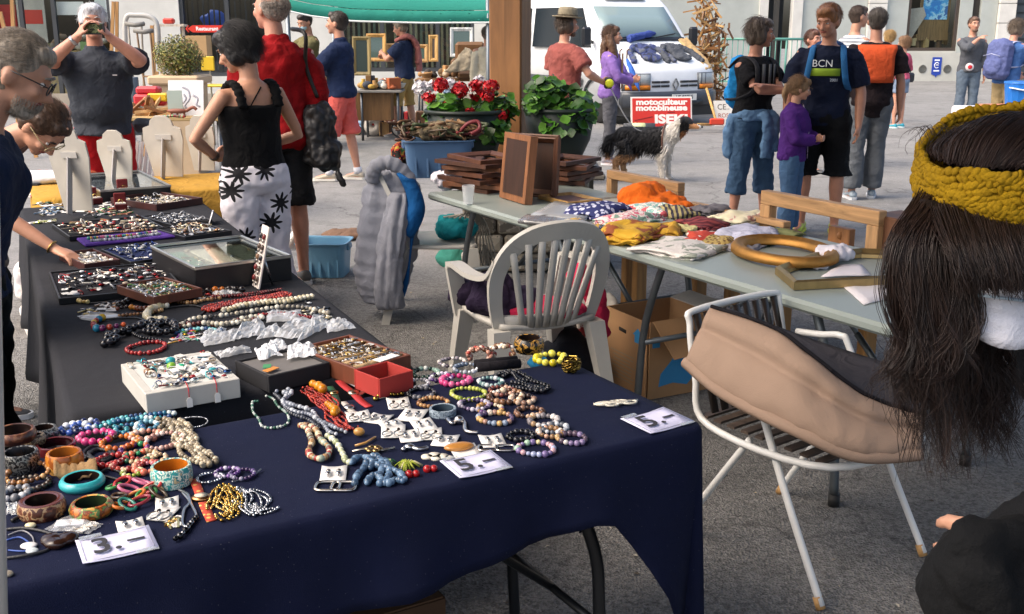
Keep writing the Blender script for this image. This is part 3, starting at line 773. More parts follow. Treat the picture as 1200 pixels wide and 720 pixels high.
g=MB(mat('matte','#b9b6b0'));a=W(37,20,YL+.5);g.box(a,(.62,.02,1.1));g.box(a+Vector((0,-.012,.0)),(.5,.006,.3),c='#c43a34',m=mat('paper'));g.build('poster',None,'white poster with red panel hanging inside the shop window','poster')
g=MB(mat('paper','#b8202a'));a=W(3,33,YL+.6);g.box(a,(.7,.1,1.0));g.build('display_board',None,'red display board inside the shop window at the left','board')
root2=thing('display_counter','shop counter with tan front and stacked goods inside the window','counter',(wx(60),YL+1.2,0))
g=MB(mat('wood','#b79a5e'));g.box((wx(50),YL+1.2,.6),(2.6,.6,1.1));g.build('counter_front',root2,world=True)
g=MB(mat('cloth'));
for i in range(46):g.ell((wx(50)+rnd.uniform(-1.2,1.2),YL+1.2+rnd.uniform(-.25,.25),1.2+rnd.random()*.28),(rnd.uniform(.06,.16),.1,rnd.uniform(.05,.13)),1,nz=.3,c=rnd.choice(['#8a7a68','#a39a8c','#4d2d27','#c7c2b6','#5c4b3c','#6a6f4a']))
g.build('folded_goods',root2,world=True,kind='stuff')
g=MB(mat('plastic','#1f57c0'));a=W(252,24,YL+.9);g.ell(a,(.3,.1,.22),2,nz=.3);g.build('jacket',None,'blue jacket hanging inside the dark shop window','jacket')
root2=thing('arrow_sign','red arrow shaped sign with white lettering on the dark window','sign',W(240,34,YL-.03))
a=W(240,34,YL-.02);g=MB(mat('paper','#d0301f'));
M=basis(a,(1,0,0),(0,0,1));g.prism([(-.38,0),(-.26,-.075),(.4,-.075),(.48,0),(.4,.075),(-.26,.075)],0,.012,M=M);g.build('arrow_panel',root2,world=True)
for k in range(2):
 g=MB(mat('paper','#d0301f'));x=-.42-.1*k;g.prism([(x,0),(x+.06,-.07),(x+.085,-.07),(x+.03,0),(x+.085,.07),(x+.06,.07)],0,.012,M=M);g.build('chevron',root2,world=True)
lettering('Restaurant',.11,basis(a+Vector((.05,-.014,0)),(1,0,0),(0,0,1)),root2,mat('paper','#f2e6e2'),bold=.004)
# ------------------------------------------------------------------ right building
YR=35.0
def rx(x):return W(x,40,YR).x
def rz_(y):return W(900,y,YR).z
grn=mat('matte','#b4bab5',ns=1.2);whi=mat('matte','#d9d8d2',ns=2);bas=mat('matte','#c3c3ba',ns=1.5)
root=thing('town_building','pale grey green town building with white pilasters and a shop window','building',(rx(1000),YR,0))
wallbox(rx(600),rx(888),0,8,grn,YR,YR+.4);wallbox(rx(938),rx(1014),0,8,grn,YR,YR+.4)
wallbox(rx(1122),rx(1137),0,8,grn,YR,YR+.4);wallbox(rx(1147),rx(1166),0,8,grn,YR,YR+.4);wallbox(rx(1186),rx(1500),0,8,grn,YR+.3,YR+.7)
wallbox(rx(1036),rx(1062),0,8,grn,YR,YR+.4);wallbox(rx(1062),rx(1122),0,rz_(60),bas,YR-.02,YR+.4);wallbox(rx(1062),rx(1122),3.6,8,grn,YR,YR+.4)
wallbox(rx(1030),rx(1166),.0,rz_(62),bas,YR-.12,YR-.03,'base_course')
wallbox(rx(888),rx(898),0,8,whi,YR-.1,YR+.3,'pilaster');wallbox(rx(927),rx(938),0,8,whi,YR-.1,YR+.3,'pilaster')
for cxx,w_ in((1025,21),(1176,19)):
 for k in range(10):
  wallbox(rx(cxx-w_/2),rx(cxx+w_/2),.6*k+.012,.6*k+.588,mat('matte','#dedcd5',ns=3),YR-.14,YR+.2,'stone')
 wallbox(rx(cxx-w_/2)+.03,rx(cxx+w_/2)-.03,0,8,mat('matte','#a9a8a2'),YR-.1,YR+.18,'joint_core')
wallbox(rx(898),rx(927),0,8,mat('matte','#2b2d30'),YR+1.2,YR+1.3,'recess_wall')
wallbox(rx(910),rx(916),0,6,mat('paint','#55504a'),YR+.5,YR+.6,'door_jamb');wallbox(rx(1137),rx(1147),0,8,mat('matte','#3c3733'),YR+.15,YR+.3,'recess_wall')
wallbox(rx(1190),rx(1230),.1,rz_(-20),mat('paint','#3a4146'),YR+.2,YR+.29,'shutter')
for k in range(14):
 wallbox(rx(1191),rx(1229),.25+.27*k,.45+.27*k,mat('paint','#454c52'),YR+.15,YR+.19,'shutter_slat')
wallbox(rx(1062),rx(1122),.9,4,mat('matte','#2a2521'),YR+1.8,YR+1.9,'rear_wall')
w=MB(mat('paint','#4a4038'));x0,x1,z0,z1=rx(1062),rx(1122),rz_(60),3.6
for xx in(x0+.05,x1-.05):w.box((xx,YR+.1,(z0+z1)/2),(.1,.12,z1-z0))
for zz in(z0+.05,z1-.05):w.box(((x0+x1)/2,YR+.1,zz),(x1-x0-.2,.12,.1))
wo=w.build('window',root,world=True);w=MB(gm);w.box(((x0+x1)/2,YR+.1,(z0+z1)/2),(x1-x0-.2,.012,z1-z0-.2));w.build('pane',wo,world=True)
root2=thing('window_poster','framed blue poster standing inside the town building window','poster',W(1096,20,YR+.6))
a=W(1096,8,YR+.5);g=MB(mat('wood','#7a6342'));g.box(a,(.95,.05,2.1));g.build('frame',root2,world=True)
g=MB(blotch_mat('print',('#2d7fd0','#4aa0e0','#9fd0ee','#3a6fb4'),3,.5));g.box(a+Vector((0,-.035,.25)),(.78,.02,1.3));g.build('print',root2,world=True)
g=MB(mat('matte'));rnd=random.Random(4)
for i in range(26):g.box((rx(1066)+rnd.random()*1.5,YR+.5+rnd.random()*.5,rz_(58)+.12+rnd.random()*.25),(.14,.1,.2+.2*rnd.random()),rz=rnd.random(),c=rnd.choice(['#7c6a4d','#a89468','#5b4a39','#c7b58c','#3a2f28']))
g.build('display_goods',None,'small brown goods lined up inside the town building window','goods',kind='stuff')
g=MB(mat('cloth','#b9b4ac'));a=W(1066,22,YR+.45);g.prism([(-.4,.25),(.4,.35),(.5,.1),(.1,-.6),(-.1,-.6)],0,.05,M=basis(a,(1,0,0),(0,0,1)));g.build('lamp_shade_stand',None,'pale grey lamp shade on stand inside the town building window','lamp')
root2=thing('wall_plaque','small blue plaque with white emblem on the building base','plaque',W(1097,79,YR-.14))
a=W(1097.5,77.5,YR-.13);M=basis(a,(1,0,0),(0,0,1))
g=MB(mat('paint','#2545a8'));g.prism([(-.15,-.26),(-.15,.27),(.15,.27),(.15,-.26),(.03,-.3),(0,-.36),(-.03,-.3)],0,.015,M=M);g.build('panel',root2,world=True)
g=MB(mat('paper','#e8ecf4'));g.T=M@Matrix.Translation((0,.02,.02));ang=[i*.35 for i in range(15)]
g.tube([(.075*math.cos(t+.6),.085*math.sin(t+.6),0)for t in ang],.014,n=6);g.box((0,.16,0),(.16,.05,.008));g.box((0,-.17,0),(.18,.045,.008));g.box((.01,.01,0),(.09,.03,.008));g.build('emblem',root2,world=True)
for x in(1081,1110):
 a=W(x,81,YR-.125);g=MB(mat('metal','#8b8a82',rough=.6));g.T=basis(a,(1,0,0),(0,0,1));g.lathe([(.13,0),(.13,.012),(.11,.02),(.1,.01)],n=18)
 for k in range(4):g.box((0,-.07+.045*k,.016),(.17,.018,.008))
 g.build('vent',None,'round grey vent %s the blue plaque on the building base'%('before' if x<1090 else 'beyond'),'vent')
root=thing('railing','teal painted metal railing in front of the town building','railing',(W(890,70,30).x,30,0))
rl=mat('paint','#5f9a8c');p0,p1=W(846,47,30).x,W(960,47,30).x
g=MB(rl);g.tube([(p0,30,W(900,46,30).z),(p1,30,W(900,46,30).z)],.035,n=8);g.build('top_rail',root,world=True)
g=MB(rl);g.tube([(p0,30,.22),(p1,30,.22)],.03,n=8);g.build('bottom_rail',root,world=True)
n=19
for i in range(n):
 x=p0+(p1-p0)*i/(n-1);g=MB(rl);g.tube([(x,30,.02 if i%6==0 else.22),(x,30,W(900,46,30).z)],.028 if i%6==0 else.012,n=6);g.build('post' if i%6==0 else 'baluster',root,world=True)
g=MB(mat('matte','#b9b6ac'));g.box(((p0+p1)/2+1,30.2,.1),(p1-p0+3,.5,.2),b=.02);g.build('kerb',kind='structure')
rnd=random.Random(55)
g=MB(mat('matte'))
for i in range(420):
 y=rnd.uniform(2.2,17);x=rnd.uniform(-.35,.55)*y+rnd.uniform(-.4,.4);r_=rnd.uniform(.004,.014);a=rnd.uniform(0,3);q=Vector((x,y,.004));d=Vector((math.cos(a),math.sin(a),0))*r_;e=Vector((-d.y,d.x,0))*rnd.uniform(.3,.9)
 g.add([q-d,q-e+Vector((0,0,.003)),q+d,q+e+Vector((0,0,.002))],[(0,1,2,3)],smooth=False,c=rnd.choice(['#6d6559','#8d8473','#4a4238','#b5ad9d','#5a4a35','#a89878']))
g.build('ground_litter',None,'scattered bits of grit, leaves and paper on the asphalt','litter',kind='stuff')
# ------------------------------------------------------------------ white van
VA=R(28)
van=thing('parked_van','white panel van with clothes spread out on its bonnet','van',(1.95,18.45,0),VA)
vp=mat('paint','#dfe3e6',rough=.3)
prof=[(.03,.36),(.0,.6),(.03,.9),(.09,1.0),(.25,1.08),(.55,1.24),(.86,1.41),(1.2,1.74),(1.52,2.05),(1.7,2.17),(2.1,2.24),(3.5,2.27),(5.0,2.26),(5.2,2.2),(5.3,1.9),(5.32,.5),(5.25,.36)]
def VS(u,y,z,off=0.0):
 hw=1.0-.13*max(0,(z-1.05)/1.2)-.02*max(0,(.6-z));bow=.2*abs(u)**5*max(0,1-y/1.3)
 return Vector((1+u*(hw+off),y+bow,z))
g=MB(vp);us=[-1,-.985,-.93,-.8,-.5,-.2,.2,.5,.8,.93,.985,1]
g.rings([[VS(u*(1 if abs(u)<.99 else.995),y+(.02 if abs(u)>.98 else 0),z-(.03 if abs(u)>.98 and z>1 else 0))for y,z in prof]for u in us]);g.build('body',van)
gl=mat('gloss','#7c9091',rough=.1,var=.05);gd=mat('gloss','#18222a',rough=.12,var=.05);blk=mat('plastic','#22252a');dgr=mat('plastic','#3b4048')
def vquad(name,m,us_,yz,lift,parent=van):
 g=MB(m);nrm=Vector((0,yz[0][1]-yz[-1][1],yz[-1][0]-yz[0][0])).normalized()
 if nrm.z<0:nrm=-nrm
 g.grid([[VS(u,y,z)+nrm*lift for y,z in yz]for u in us_],thick=.006);return g.build(name,parent)
vquad('windscreen',gl,[-.86,-.6,-.3,0,.3,.6,.86],[(.93,1.475),(1.2,1.735),(1.49,2.02)],.012)
vquad('windscreen_seal',blk,[-.9,-.6,-.3,0,.3,.6,.9],[(.87,1.42),(.93,1.48)],.014)
vquad('roof_vent',dgr,[-.5,0,.5],[(1.62,2.125),(1.7,2.17)],.03)
for sd in(-1,1):
 for nm,y0,y1,z0,z1,sl in(('door_window',1.2,1.95,1.32,2.0,.42),('side_window',2.15,3.35,1.3,2.02,0),('side_window',3.5,4.95,1.3,2.02,0)):
  g=MB(gd);pts=[VS(sd,y0,z0,.008),VS(sd,y1,z0,.008),VS(sd,y1,z1,.008),VS(sd,y0+sl,z1,.008)]
  pts2=[p-Vector((sd*.012,0,0))for p in pts]
  g.add(pts+pts2,[(0,1,2,3),(7,6,5,4),(0,4,5,1),(1,5,6,2),(2,6,7,3),(3,7,4,0)],smooth=False);g.build(nm,van)
 g=MB(dgr);g.grid([[VS(sd,y,.62,.012),VS(sd,y,.78,.012)]for y in(1.45,3,5.2)],thick=.02);g.build('rubbing_strip',van)
 g=MB(dgr);g.tube([VS(sd,2.05,z,.005)for z in(.5,1.2,2.05)],.006,n=5);g.build('door_gap',van)
 g=MB(blk);g.box(VS(sd,1.88,1.18,.02),(.03,.16,.035),b=.008);g.build('door_handle',van)
 m_=MB(blk);a=VS(sd,1.12,1.4,0);m_.box(a+Vector((sd*.2,-.08,.1)),(.19,.09,.34),b=.035);m_.bar(a+Vector((sd*.02,0,0)),a+Vector((sd*.16,-.06,.04)),.05);m_.build('wing_mirror',van)
 u0,u1=(-.97,-.52)if sd<0 else(.52,.97)
 g=MB(mat('gloss','#aeb4b4',rough=.08));g.grid([[VS(u,.028,z)+Vector((0,-.03,0))for z in(.7,.79,.88)]for u in np.linspace(u0,u1,6)],thick=.04);ho=g.build('headlight',van)
 g=MB(mat('gloss','#d9801c',rough=.15));g.grid([[VS(u,.016,z)+Vector((0,-.035,0))for z in(.62,.695)]for u in np.linspace(u0+.02,u1,6)],thick=.04);g.build('indicator',ho)
 g=MB(mat('plastic','#555a60'));g.grid([[VS(u,.02,z)+Vector((0,-.022,0))for z in(.605,.895)]for u in np.linspace(u0-.02,u1+.005,6)],thick=.03);g.build('headlight_frame',ho)
 for yy in(.95,4.15):
  c=Vector((1+sd*.86,yy,.33));Mx=Matrix.Translation(c)@Matrix.Rotation(R(90)*sd,4,'Y')
  g=MB(mat('rubber','#1c1d1f'));g.T=Mx;g.lathe([(.19,-.1),(.3,-.1),(.33,-.07),(.33,.07),(.3,.1),(.19,.1)],n=26);wo=g.build('wheel',van)
  g=MB(mat('metal','#b9bcc0',rough=.5));g.T=Mx;g.lathe([(.2,.03),(.19,.085),(.12,.095),(.06,.075),(.01,.08)],n=22);g.build('rim',wo)
  g=MB(blk);aa=[math.pi*k/10 for k in range(11)]
  g.grid([[(1+sd*(.99 if q else 1.012),yy-math.cos(a_)*r_,.33+math.sin(a_)*r_)for q in(0,1)]for a_ in aa for r_ in(.44,)],thick=.05);g.build('wheel_arch',van)
g=MB(dgr);us2=np.linspace(-1,1,13)
g.rings([[VS(u,-.06,.32),VS(u,-.1,.36),VS(u,-.1,.54),VS(u,-.06,.585),VS(u,.06,.585),VS(u,.06,.32)]for u in us2]);bu=g.build('bumper',van)
g=MB(blk);g.grid([[VS(u,-.098,z)+Vector((0,-.012,0))for z in(.335,.44)]for u in np.linspace(-.55,.55,7)],thick=.012);g.build('air_intake',bu)
g=MB(blk);g.box((1,.35,.24),(1.7,.7,.16));g.build('undertray',van)
for sd in(-1,1):
 for row in range(2):
  for k in range(2):
   g=MB(blk);g.grid([[VS(u,.012,z)+Vector((0,-.02,0))for z in(.66+.07*row,.695+.07*row)]for u in np.linspace(*sorted((sd*(.12+.19*k),sd*(.29+.19*k))),3)],thick=.03);g.build('grille_slot',van)
g=MB(mat('metal','#a9adb2',rough=.25));Mx=basis((1,-.012,.7),(1,0,0),(0,0,1));g.T=Mx
for a_,b_ in(((0,.1),(.06,0)),((.06,0),(0,-.1)),((0,-.1),(-.06,0)),((-.06,0),(0,.1)),((.02,.06),(.055,0)),((-.02,-.06),(-.055,0))):g.bar((*a_,.01),(*b_,.01),.022,.02)
g.build('emblem',van)
g=MB(mat('paper','#d9dad6'));g.box((1.12,-.125,.485),(.52,.012,.11));po=g.build('number_plate',van)
Mv=root_matrix(van)
lettering('VS 83715',.095,Mv@basis((1.12,-.133,.485),(1,0,0),(0,0,1)),po,mat('paper','#3a3d42'),bold=.002)
for k in range(2):
 g=MB(blk);a,b=VS(-.55+.75*k,.9,1.455)+Vector((0,-.02,.03)),VS(.1+.6*k,.97,1.52)+Vector((0,-.02,.03));g.bar(a,b,.02);g.build('wiper',van)
def vw(u,y,dz=.02):
 z=np.interp(y,[p[0]for p in prof[:9]],[p[1]for p in prof[:9]]);return Mv@(VS(u,y,z)+Vector((0,-.3*dz,dz)))
def soft(name,label,cat,m,fn,vox=.015,disp=.03,ds=.08,sm=3,group=None,kind=None,parent=None):
 g=MB(m);fn(g);o=g.build(name,parent,label,cat,group,kind);remesh(o,vox,sm,disp,ds,.45);return o
def jk(cx,c2,m,label,w_=.22):
 def f(g):
  a=vw(cx,.58,.03);e=VA
  g.ell(a,(w_,.2,.055),2,M=eul(R(28),0,e));g.ell(vw(cx,.34,.03),(w_*.9,.16,.05),2,M=eul(R(20),0,e))
  for sd in(-1,1):g.tube([vw(cx+sd*w_*.8,.68),vw(cx+sd*(w_+.12),.5),vw(cx+sd*(w_+.2),.2,.02)],[.06,.055,.045],n=8)
 return soft('jacket',label,'jacket',m,f,disp=.06,ds=.1)
jk(-.28,0,blotch_mat('cloth',('#20263c','#3a4470','#555a66'),5,.8),'navy and grey jacket spread on the van bonnet beside the umbrellas')
jk(.38,0,mat('cloth','#4d5158'),'plain grey jacket with long sleeves spread on the van bonnet',.2)
def f(g):g.tube([vw(-.45,.85,.06),vw(.1,.95,.05),vw(.25,.97,.04)],[.07,.06,.02],n=10)
soft('folded_umbrella','blue folded umbrella lying along the foot of the windscreen','umbrella',mat('cloth','#3d4f92'),f)
def f(g):
 g.grid([[vw(u,y,.03+.02*math.sin(7*u))for y in(.05,.3,.6,.9)]for u in(.72,.85,.98)],thick=.03)
soft('tan_cloth','tan leather hide laid over the right end of the bonnet','hide',mat('leather','#c2a06a'),f,.02)
for k,(u,c,lb)in enumerate(((-.93,'#5c4a8e','purple closed umbrella hanging beside the van headlight'),(-.82,'#3c68b8','blue closed umbrella with rainbow edge hanging beside the headlight'))):
 r_=thing('hanging_umbrella',lb,'umbrella',tuple(vw(u,.1)))
 a,b=vw(u,.25,.05),Mv@(VS(u,-.2,.62));
 g=MB(mat('cloth',c));g.tube([a,a.lerp(b,.3),a.lerp(b,.75),b],[.02,.05,.04,.008],n=9);g.build('canopy',r_,world=True)
 g=MB(mat('wood','#6b4a2d'));g.tube([a,a+Vector((0,.03,.14)),a+Vector((.04,.04,.17))],.012,n=6);g.build('handle',r_,world=True)
a=W(775,132,17.75);root=thing('advert_sign','red sign with white motor cultivator lettering leaning against the van bumper','sign',(a.x,a.y,0))
Mx=basis(W(775,132,17.75),(1,.1,0),(-.02,.2,1))
pw,ph=1.02,.51
g=MB(mat('paint','#eee9e2'));g.T=Mx;g.box((0,0,0),(pw,ph,.02));g.build('border',root,world=True)
g=MB(mat('paint','#cf3226'));g.T=Mx;g.box((0,0,.012),(pw-.05,ph-.05,.012));pn=g.build('red_panel',root,world=True)
wh=mat('paint','#f4efe6')
for t,dy,sz,wd_ in(('motoculteur',.165,.13,.86),('motobineuse',.07,.13,.86)):lettering(t,sz,Mx@Matrix.Translation((0,dy,.02)),root,wh,bold=.006,width=wd_)
lettering('ISEKI',.19,Mx@Matrix.Translation((.16,-.115,.02)),root,wh,bold=.009,width=.55)
g=MB(mat('paper','#7a1c18'));g.T=Mx;g.box((-.3,-.1,.02),(.3,.012,.004),rz=.2);g.box((.16,-.225,.02),(.16,.02,.004));g.box((.16,-.0,.02),(.12,.012,.004));g.build('small_print',root,world=True)
a=W(750,146,17.4);root=thing('rolled_mat','grey rolled mat with pale label lying before the red sign','mat',(a.x,a.y,0))
g=MB(mat('cloth','#5b5d60'));g.tube([(a.x-.26,a.y,.085),(a.x+.24,a.y+.03,.085)],.08,n=16);g.build('roll',root,world=True)
g=MB(mat('paper','#dfe3a6'));g.tube([(a.x-.13,a.y+.008,.085),(a.x+.08,a.y+.02,.085)],.083,n=16);g.build('label_band',root,world=True)
for(p,q,hx,lb)in((W(803,146,17.3),W(834,146,17.6),0,'red headed axe lying flat before the red sign'),(W(840,145,17.5),W(828,104,18.2),0,'red headed axe leaning upright on the van bumper')):
 p.z=max(p.z,.03);q.z=max(q.z,.03);root=thing('axe',lb,'axe',(p.x,p.y,0));g=MB(mat('wood','#c79b57'));g.tube([p,q],.022,n=8);g.build('handle',root,world=True)
 g=MB(mat('paint','#c8402c'));g.box(p+Vector((0,0,.03)),(.24,.05,.11),b=.02);g.build('head',root,world=True)
a=W(849,133,17.9);root=thing('white_sign','white hand lettered board leaning right of the axes','sign',(a.x,a.y,0));Mx=basis(a,(1,.2,0),(-.1,.25,1))
g=MB(mat('paint','#ded9cf'));g.T=Mx;g.box((0,0,0),(.36,.42,.02));g.build('board',root,world=True)
lettering('CE..',.13,Mx@Matrix.Translation((-.02,.1,.012)),root,mat('paper','#5a4f46'));lettering('ROSE',.1,Mx@Matrix.Translation((0,-.04,.012)),root,mat('paper','#a8594c'))
g=MB(mat('wood',stretch=(9,9,9)));rnd=random.Random(5);a=W(836,60,21.5)
for i in range(300):
 t=rnd.random();c=Vector((a.x-.3+.9*t*.5+rnd.uniform(-.14,.14),21.5+rnd.uniform(-.3,.3),.1+2.3*rnd.random()*(1-.3*t)))
 d=Vector((rnd.gauss(0,1),rnd.gauss(0,.5),rnd.gauss(0,1))).normalized()*rnd.uniform(.05,.2)
 g.bar(c-d,c+d,rnd.uniform(.015,.05),rnd.uniform(.01,.04),c=rnd.choice(['#9a6a38','#b88a50','#6b4526','#c8a16a','#7b5a3a']))
g.build('chair_wood_heap',None,'tall heap of broken brown chair wood stacked beside the van','wood heap',kind='stuff')
# ------------------------------------------------------------------ green canopy
YC=13.6
root=thing('market_canopy','green market canopy stretched over the bric-a-brac stall','canopy',(-1.6,YC+1.7,0))
gr=mat('cloth','#2f8576',var=.08,cs=.2)
xa,xb=W(333,10,YC).x,W(600,26,YC).x
def sag(t):return np.interp(t,[0,.12,.3,.6,1],[12,19,25,27,26.5])
front=[];top=[]
for i in range(25):
 t=i/24;px=333+(600-333)*t;lo=W(px,sag(t),YC);hi=W(px,sag(t)-14,YC);front.append([lo+Vector((0,.01*math.sin(t*50),0)),lo.lerp(hi,.5)+Vector((0,.012*math.sin(t*50+1),0)),hi]);top.append(hi)
g=MB(gr);g.grid(front,thick=.006);g.build('valance',root,world=True)
g=MB(gr);ap=Vector(((xa+xb)/2,YC+1.75,2.95));rows=[]
for i,p in enumerate(top):
 bk=Vector((p.x,YC+3.5,2.05));rows.append([p.lerp(ap,0)+Vector((0,.02,.01))]+[(p.lerp(Vector((ap.x*.6+p.x*.4,ap.y,ap.z-.25*abs(i/12-1))),k/4)+Vector((0,0,-.06*math.sin(math.pi*k/4))))for k in range(1,5)]+[Vector((p.x,YC+3.5,2.05))])
g.grid(rows,thick=.006);g.build('roof_cloth',root,world=True)
g=MB(mat('paint','#dfe4e2'));g.tube([r_[0]+Vector((0,-.012,0))for r_ in front],.012,n=6);g.build('hem_cord',root,world=True)
for x,y in((xa+.03,YC),(W(572,60,YC).x,YC),(xa+.03,YC+3.45),(xb,YC+3.45)):
 g=MB(mat('metal','#7f868c',rough=.5));g.tube([(x,y+.03,.0),(x,y+.03,2.0)],.028,n=10);g.build('leg',root,world=True)
 # ------------------------------------------------------------------ bric-a-brac stall under the canopy
def ringframe(g,M,w,h,bw,t,lip=.4,**k):
 pass
 pr=[(0,0),(0,t),(bw*.35,t*1.15),(bw*.75,t*.7),(bw,t*lip),(bw,0)]
 rs=[]
 for sx,sy in((-1,-1),(1,-1),(1,1),(-1,1)):
  rs.append([M@Vector((sx*(w/2-i),sy*(h/2-i),z))for i,z in pr])
 n=len(pr);v=[p for r_ in rs for p in r_];f=[]
 for a in range(4):
  for j in range(n):f.append((a*n+j,((a+1)%4)*n+j,((a+1)%4)*n+(j+1)%n,a*n+(j+1)%n))
 return g.add(v,f,smooth=False,**k)
def pic(label,px,py,Y,w,h,c,inner=None,tilt=.2,bw=.06,yaw=0.0,cat='frame'):
 a=W(px,py,Y);M=basis(a,(1,yaw,0),(0,tilt,1));root=thing('picture_frame',label,cat,tuple(a))
 g=MB(mat('wood',c));ringframe(g,M,w,h,bw,.03);g.build('moulding',root,world=True)
 if inner:g=MB(inner);g.T=M;g.box((0,0,.006),(w-bw*1.7,h-bw*1.7,.006));g.build('panel',root,world=True)
mir=mat('gloss','#52645e',rough=.06)
pic('gold frame with greenish mirror, left of the man in shorts',441,56,18.5,.33,.46,'#b98c4a',mir)
pic('small pale wooden frame partly behind the navy shirted man',462,62,18.6,.26,.3,'#b28b55',mir)
pic('small pale wooden frame at the right elbow of the navy shirted man',494,63,18.6,.22,.3,'#b28b55',mir)
pic('narrow upright gold frame leaning near the canopy middle',508,57,18.4,.16,.44,'#c49a58',mat('paper','#4a4036'))
pic('white framed mirror leaning inside the stall before the blinds',541,50,19,.4,.5,'#c9ccc8',mir)
pic('dark green chalkboard with wooden frame behind the navy jacket',424,66,17.8,.3,.62,'#8b7a4d',mat('paint','#2c3a36'),.1)
def stall_table(label,x0,x1,y,Y,dep=.7,c='#8d8a86'):
 a,b=W(x0,y,Y),W(x1,y,Y);root=thing('trestle_table',label,'table',((a.x+b.x)/2,Y,0));z=a.z
 g=MB(mat('matte',c));g.box(((a.x+b.x)/2,Y+dep/2,z-.02),(b.x-a.x,dep,.035),b=.006);g.build('table_top',root,world=True)
 for x in(a.x+.06,b.x-.06):
  for yy in(Y+.06,Y+dep-.06):g=MB(mat('metal','#6b6f74',rough=.5));g.tube([(x,yy,0),(x,yy,z-.04)],.02,n=8);g.build('leg',root,world=True)
 return a,b,z
rnd=random.Random(8)
def knick(label,x0,x1,y,Y,n,pal,h=.16,dep=.5):
 a,b=W(x0,y,Y),W(x1,y,Y);g=MB(mat('matte'))
 for i in range(n):
  c=(a.x+(b.x-a.x)*rnd.random(),Y+.06+dep*rnd.random(),a.z);k=rnd.randrange(4);cc=rnd.choice(pal);hh=h*rnd.uniform(.4,1.2)
  if k==0:g.box((c[0],c[1],a.z+hh/2),(rnd.uniform(.06,.2),.1,hh),rz=rnd.random(),b=.006,c=cc)
  elif k==1:g.lathe([(.03,0),(.06,hh*.3),(.05,hh*.6),(.025,hh*.8),(.035,hh)],c,n=10,c=cc)
  elif k==2:g.ell((c[0],c[1],a.z+hh*.4),(rnd.uniform(.04,.09),.06,hh*.4),1,c=cc)
  else:g.lathe([(.04,0),(.07,hh*.1),(.1,hh*.5),(.105,hh*.55)],c,n=12,c=cc)
 g.build('stall_goods',None,label,'bric-a-brac',kind='stuff')
stall_table('grey stall table of bric-a-brac between the navy jacket and khaki shorts',418,470,106,16.2)
knick('pots, boxes and wooden bits on the table beside the khaki shorts',420,468,105,16.2,34,['#b98f58','#8a6a42','#d9d4c8','#c9a24c','#3d4350','#7e8c96','#a85a35'])
stall_table('low brown stall table behind the red shirted man',345,388,109,15.2,c='#6f5c45')
knick('brown tools and pots on the table behind the red shirted man',347,386,108,15.2,22,['#6b5337','#8d7048','#54463a','#a08355','#3b3632'])
stall_table('wooden stall table under the window with the draped armchair',486,566,93,17.8,c='#8d6a45')
knick('small brown antiques below the draped armchair',488,530,92,17.8,14,['#6b5337','#a08355','#b58a5a','#3b3632','#c9b9a0'])
for lb,px,py,Y,d,c in(('wooden chest below the grey stall table',436,124,16.5,(.62,.4,.42),'#7d5a34'),('wooden crate on the ground behind the coral shorts',366,140,15.0,(.3,.3,.34),'#7b5f42'),('cardboard box standing beneath the dark arrow window',231,54,19,(.42,.3,.34),'#b69468'),('open wooden box on the low brown table',368,95,15.4,(.34,.25,.16),'#a97c46')):
 a=W(px,py,Y);root=thing('wooden_crate' if 'card' not in lb else 'cardboard_box',lb,'crate' if 'card' not in lb else 'box',tuple(a-Vector((0,0,d[2]/2))))
 m=mat('wood' if 'card' not in lb else 'card',c)
 for k,(o_,dd)in enumerate((((0,-d[1]/2,0),(d[0],.02,d[2])),((0,d[1]/2,0),(d[0],.02,d[2])),((-d[0]/2+.01,0,0),(.02,d[1]-.025,d[2])),((d[0]/2-.01,0,0),(.02,d[1]-.025,d[2])),((0,0,-d[2]/2+.012),(d[0]-.05,d[1]-.05,.02)))):
  g=MB(m);g.box(a+Vector(o_),dd,b=.003);g.build('side_board' if k<4 else 'bottom_board',root,world=True)
a=W(376,100,14.8);g=MB(mat('plastic'));g.lathe([(.06,-.12),(.075,-.1),(.075,.02)],a,n=14,c='#c9c95a');g.lathe([(.076,.02),(.076,.1),(.05,.13)],a,n=14,c='#e08a2a');g.build('canister',None,'orange and yellow canister at the navy jacket hem','canister')
a=W(549,72,18);root=thing('armchair','brown armchair with beige canvas draped over its front','armchair',(a.x,18,a.z-.35))
g=MB(mat('leather','#6d4a26'));g.box(a+Vector((.02,.2,.05)),(.5,.14,.52),b=.05);g.build('backrest',root,world=True)
for sd in(-1,1):g=MB(mat('leather','#7a5530'));g.box(a+Vector((.02+sd*.25,-.05,-.1)),(.1,.45,.3),b=.04);g.build('arm',root,world=True)
g=MB(mat('leather','#5f4021'));g.box(a+Vector((.02,-.05,-.22)),(.4,.45,.14),b=.04);g.build('seat',root,world=True)
def f(g):g.grid([[W(545+8*t,55+4*t,17.72)*(1-k)+W(520+34*t,86-2*t,17.6)*k for k in(0,.3,.65,1)]for t in(0,.25,.5,.75,1)],thick=.03)
soft('canvas_drape','beige canvas sheet hanging in folds from the brown armchair','canvas',mat('cloth','#a79b86'),f,.02,.08,.12)
a=P(445,160,0);root=thing('tricycle','red child tricycle with white handlebar beside the khaki shorts man','tricycle',tuple(a))
rd=mat('paint','#c02a2c');wt=mat('paint','#ddd8d2')
q=lambda x,z,y=0:a+Vector((x,y,z))
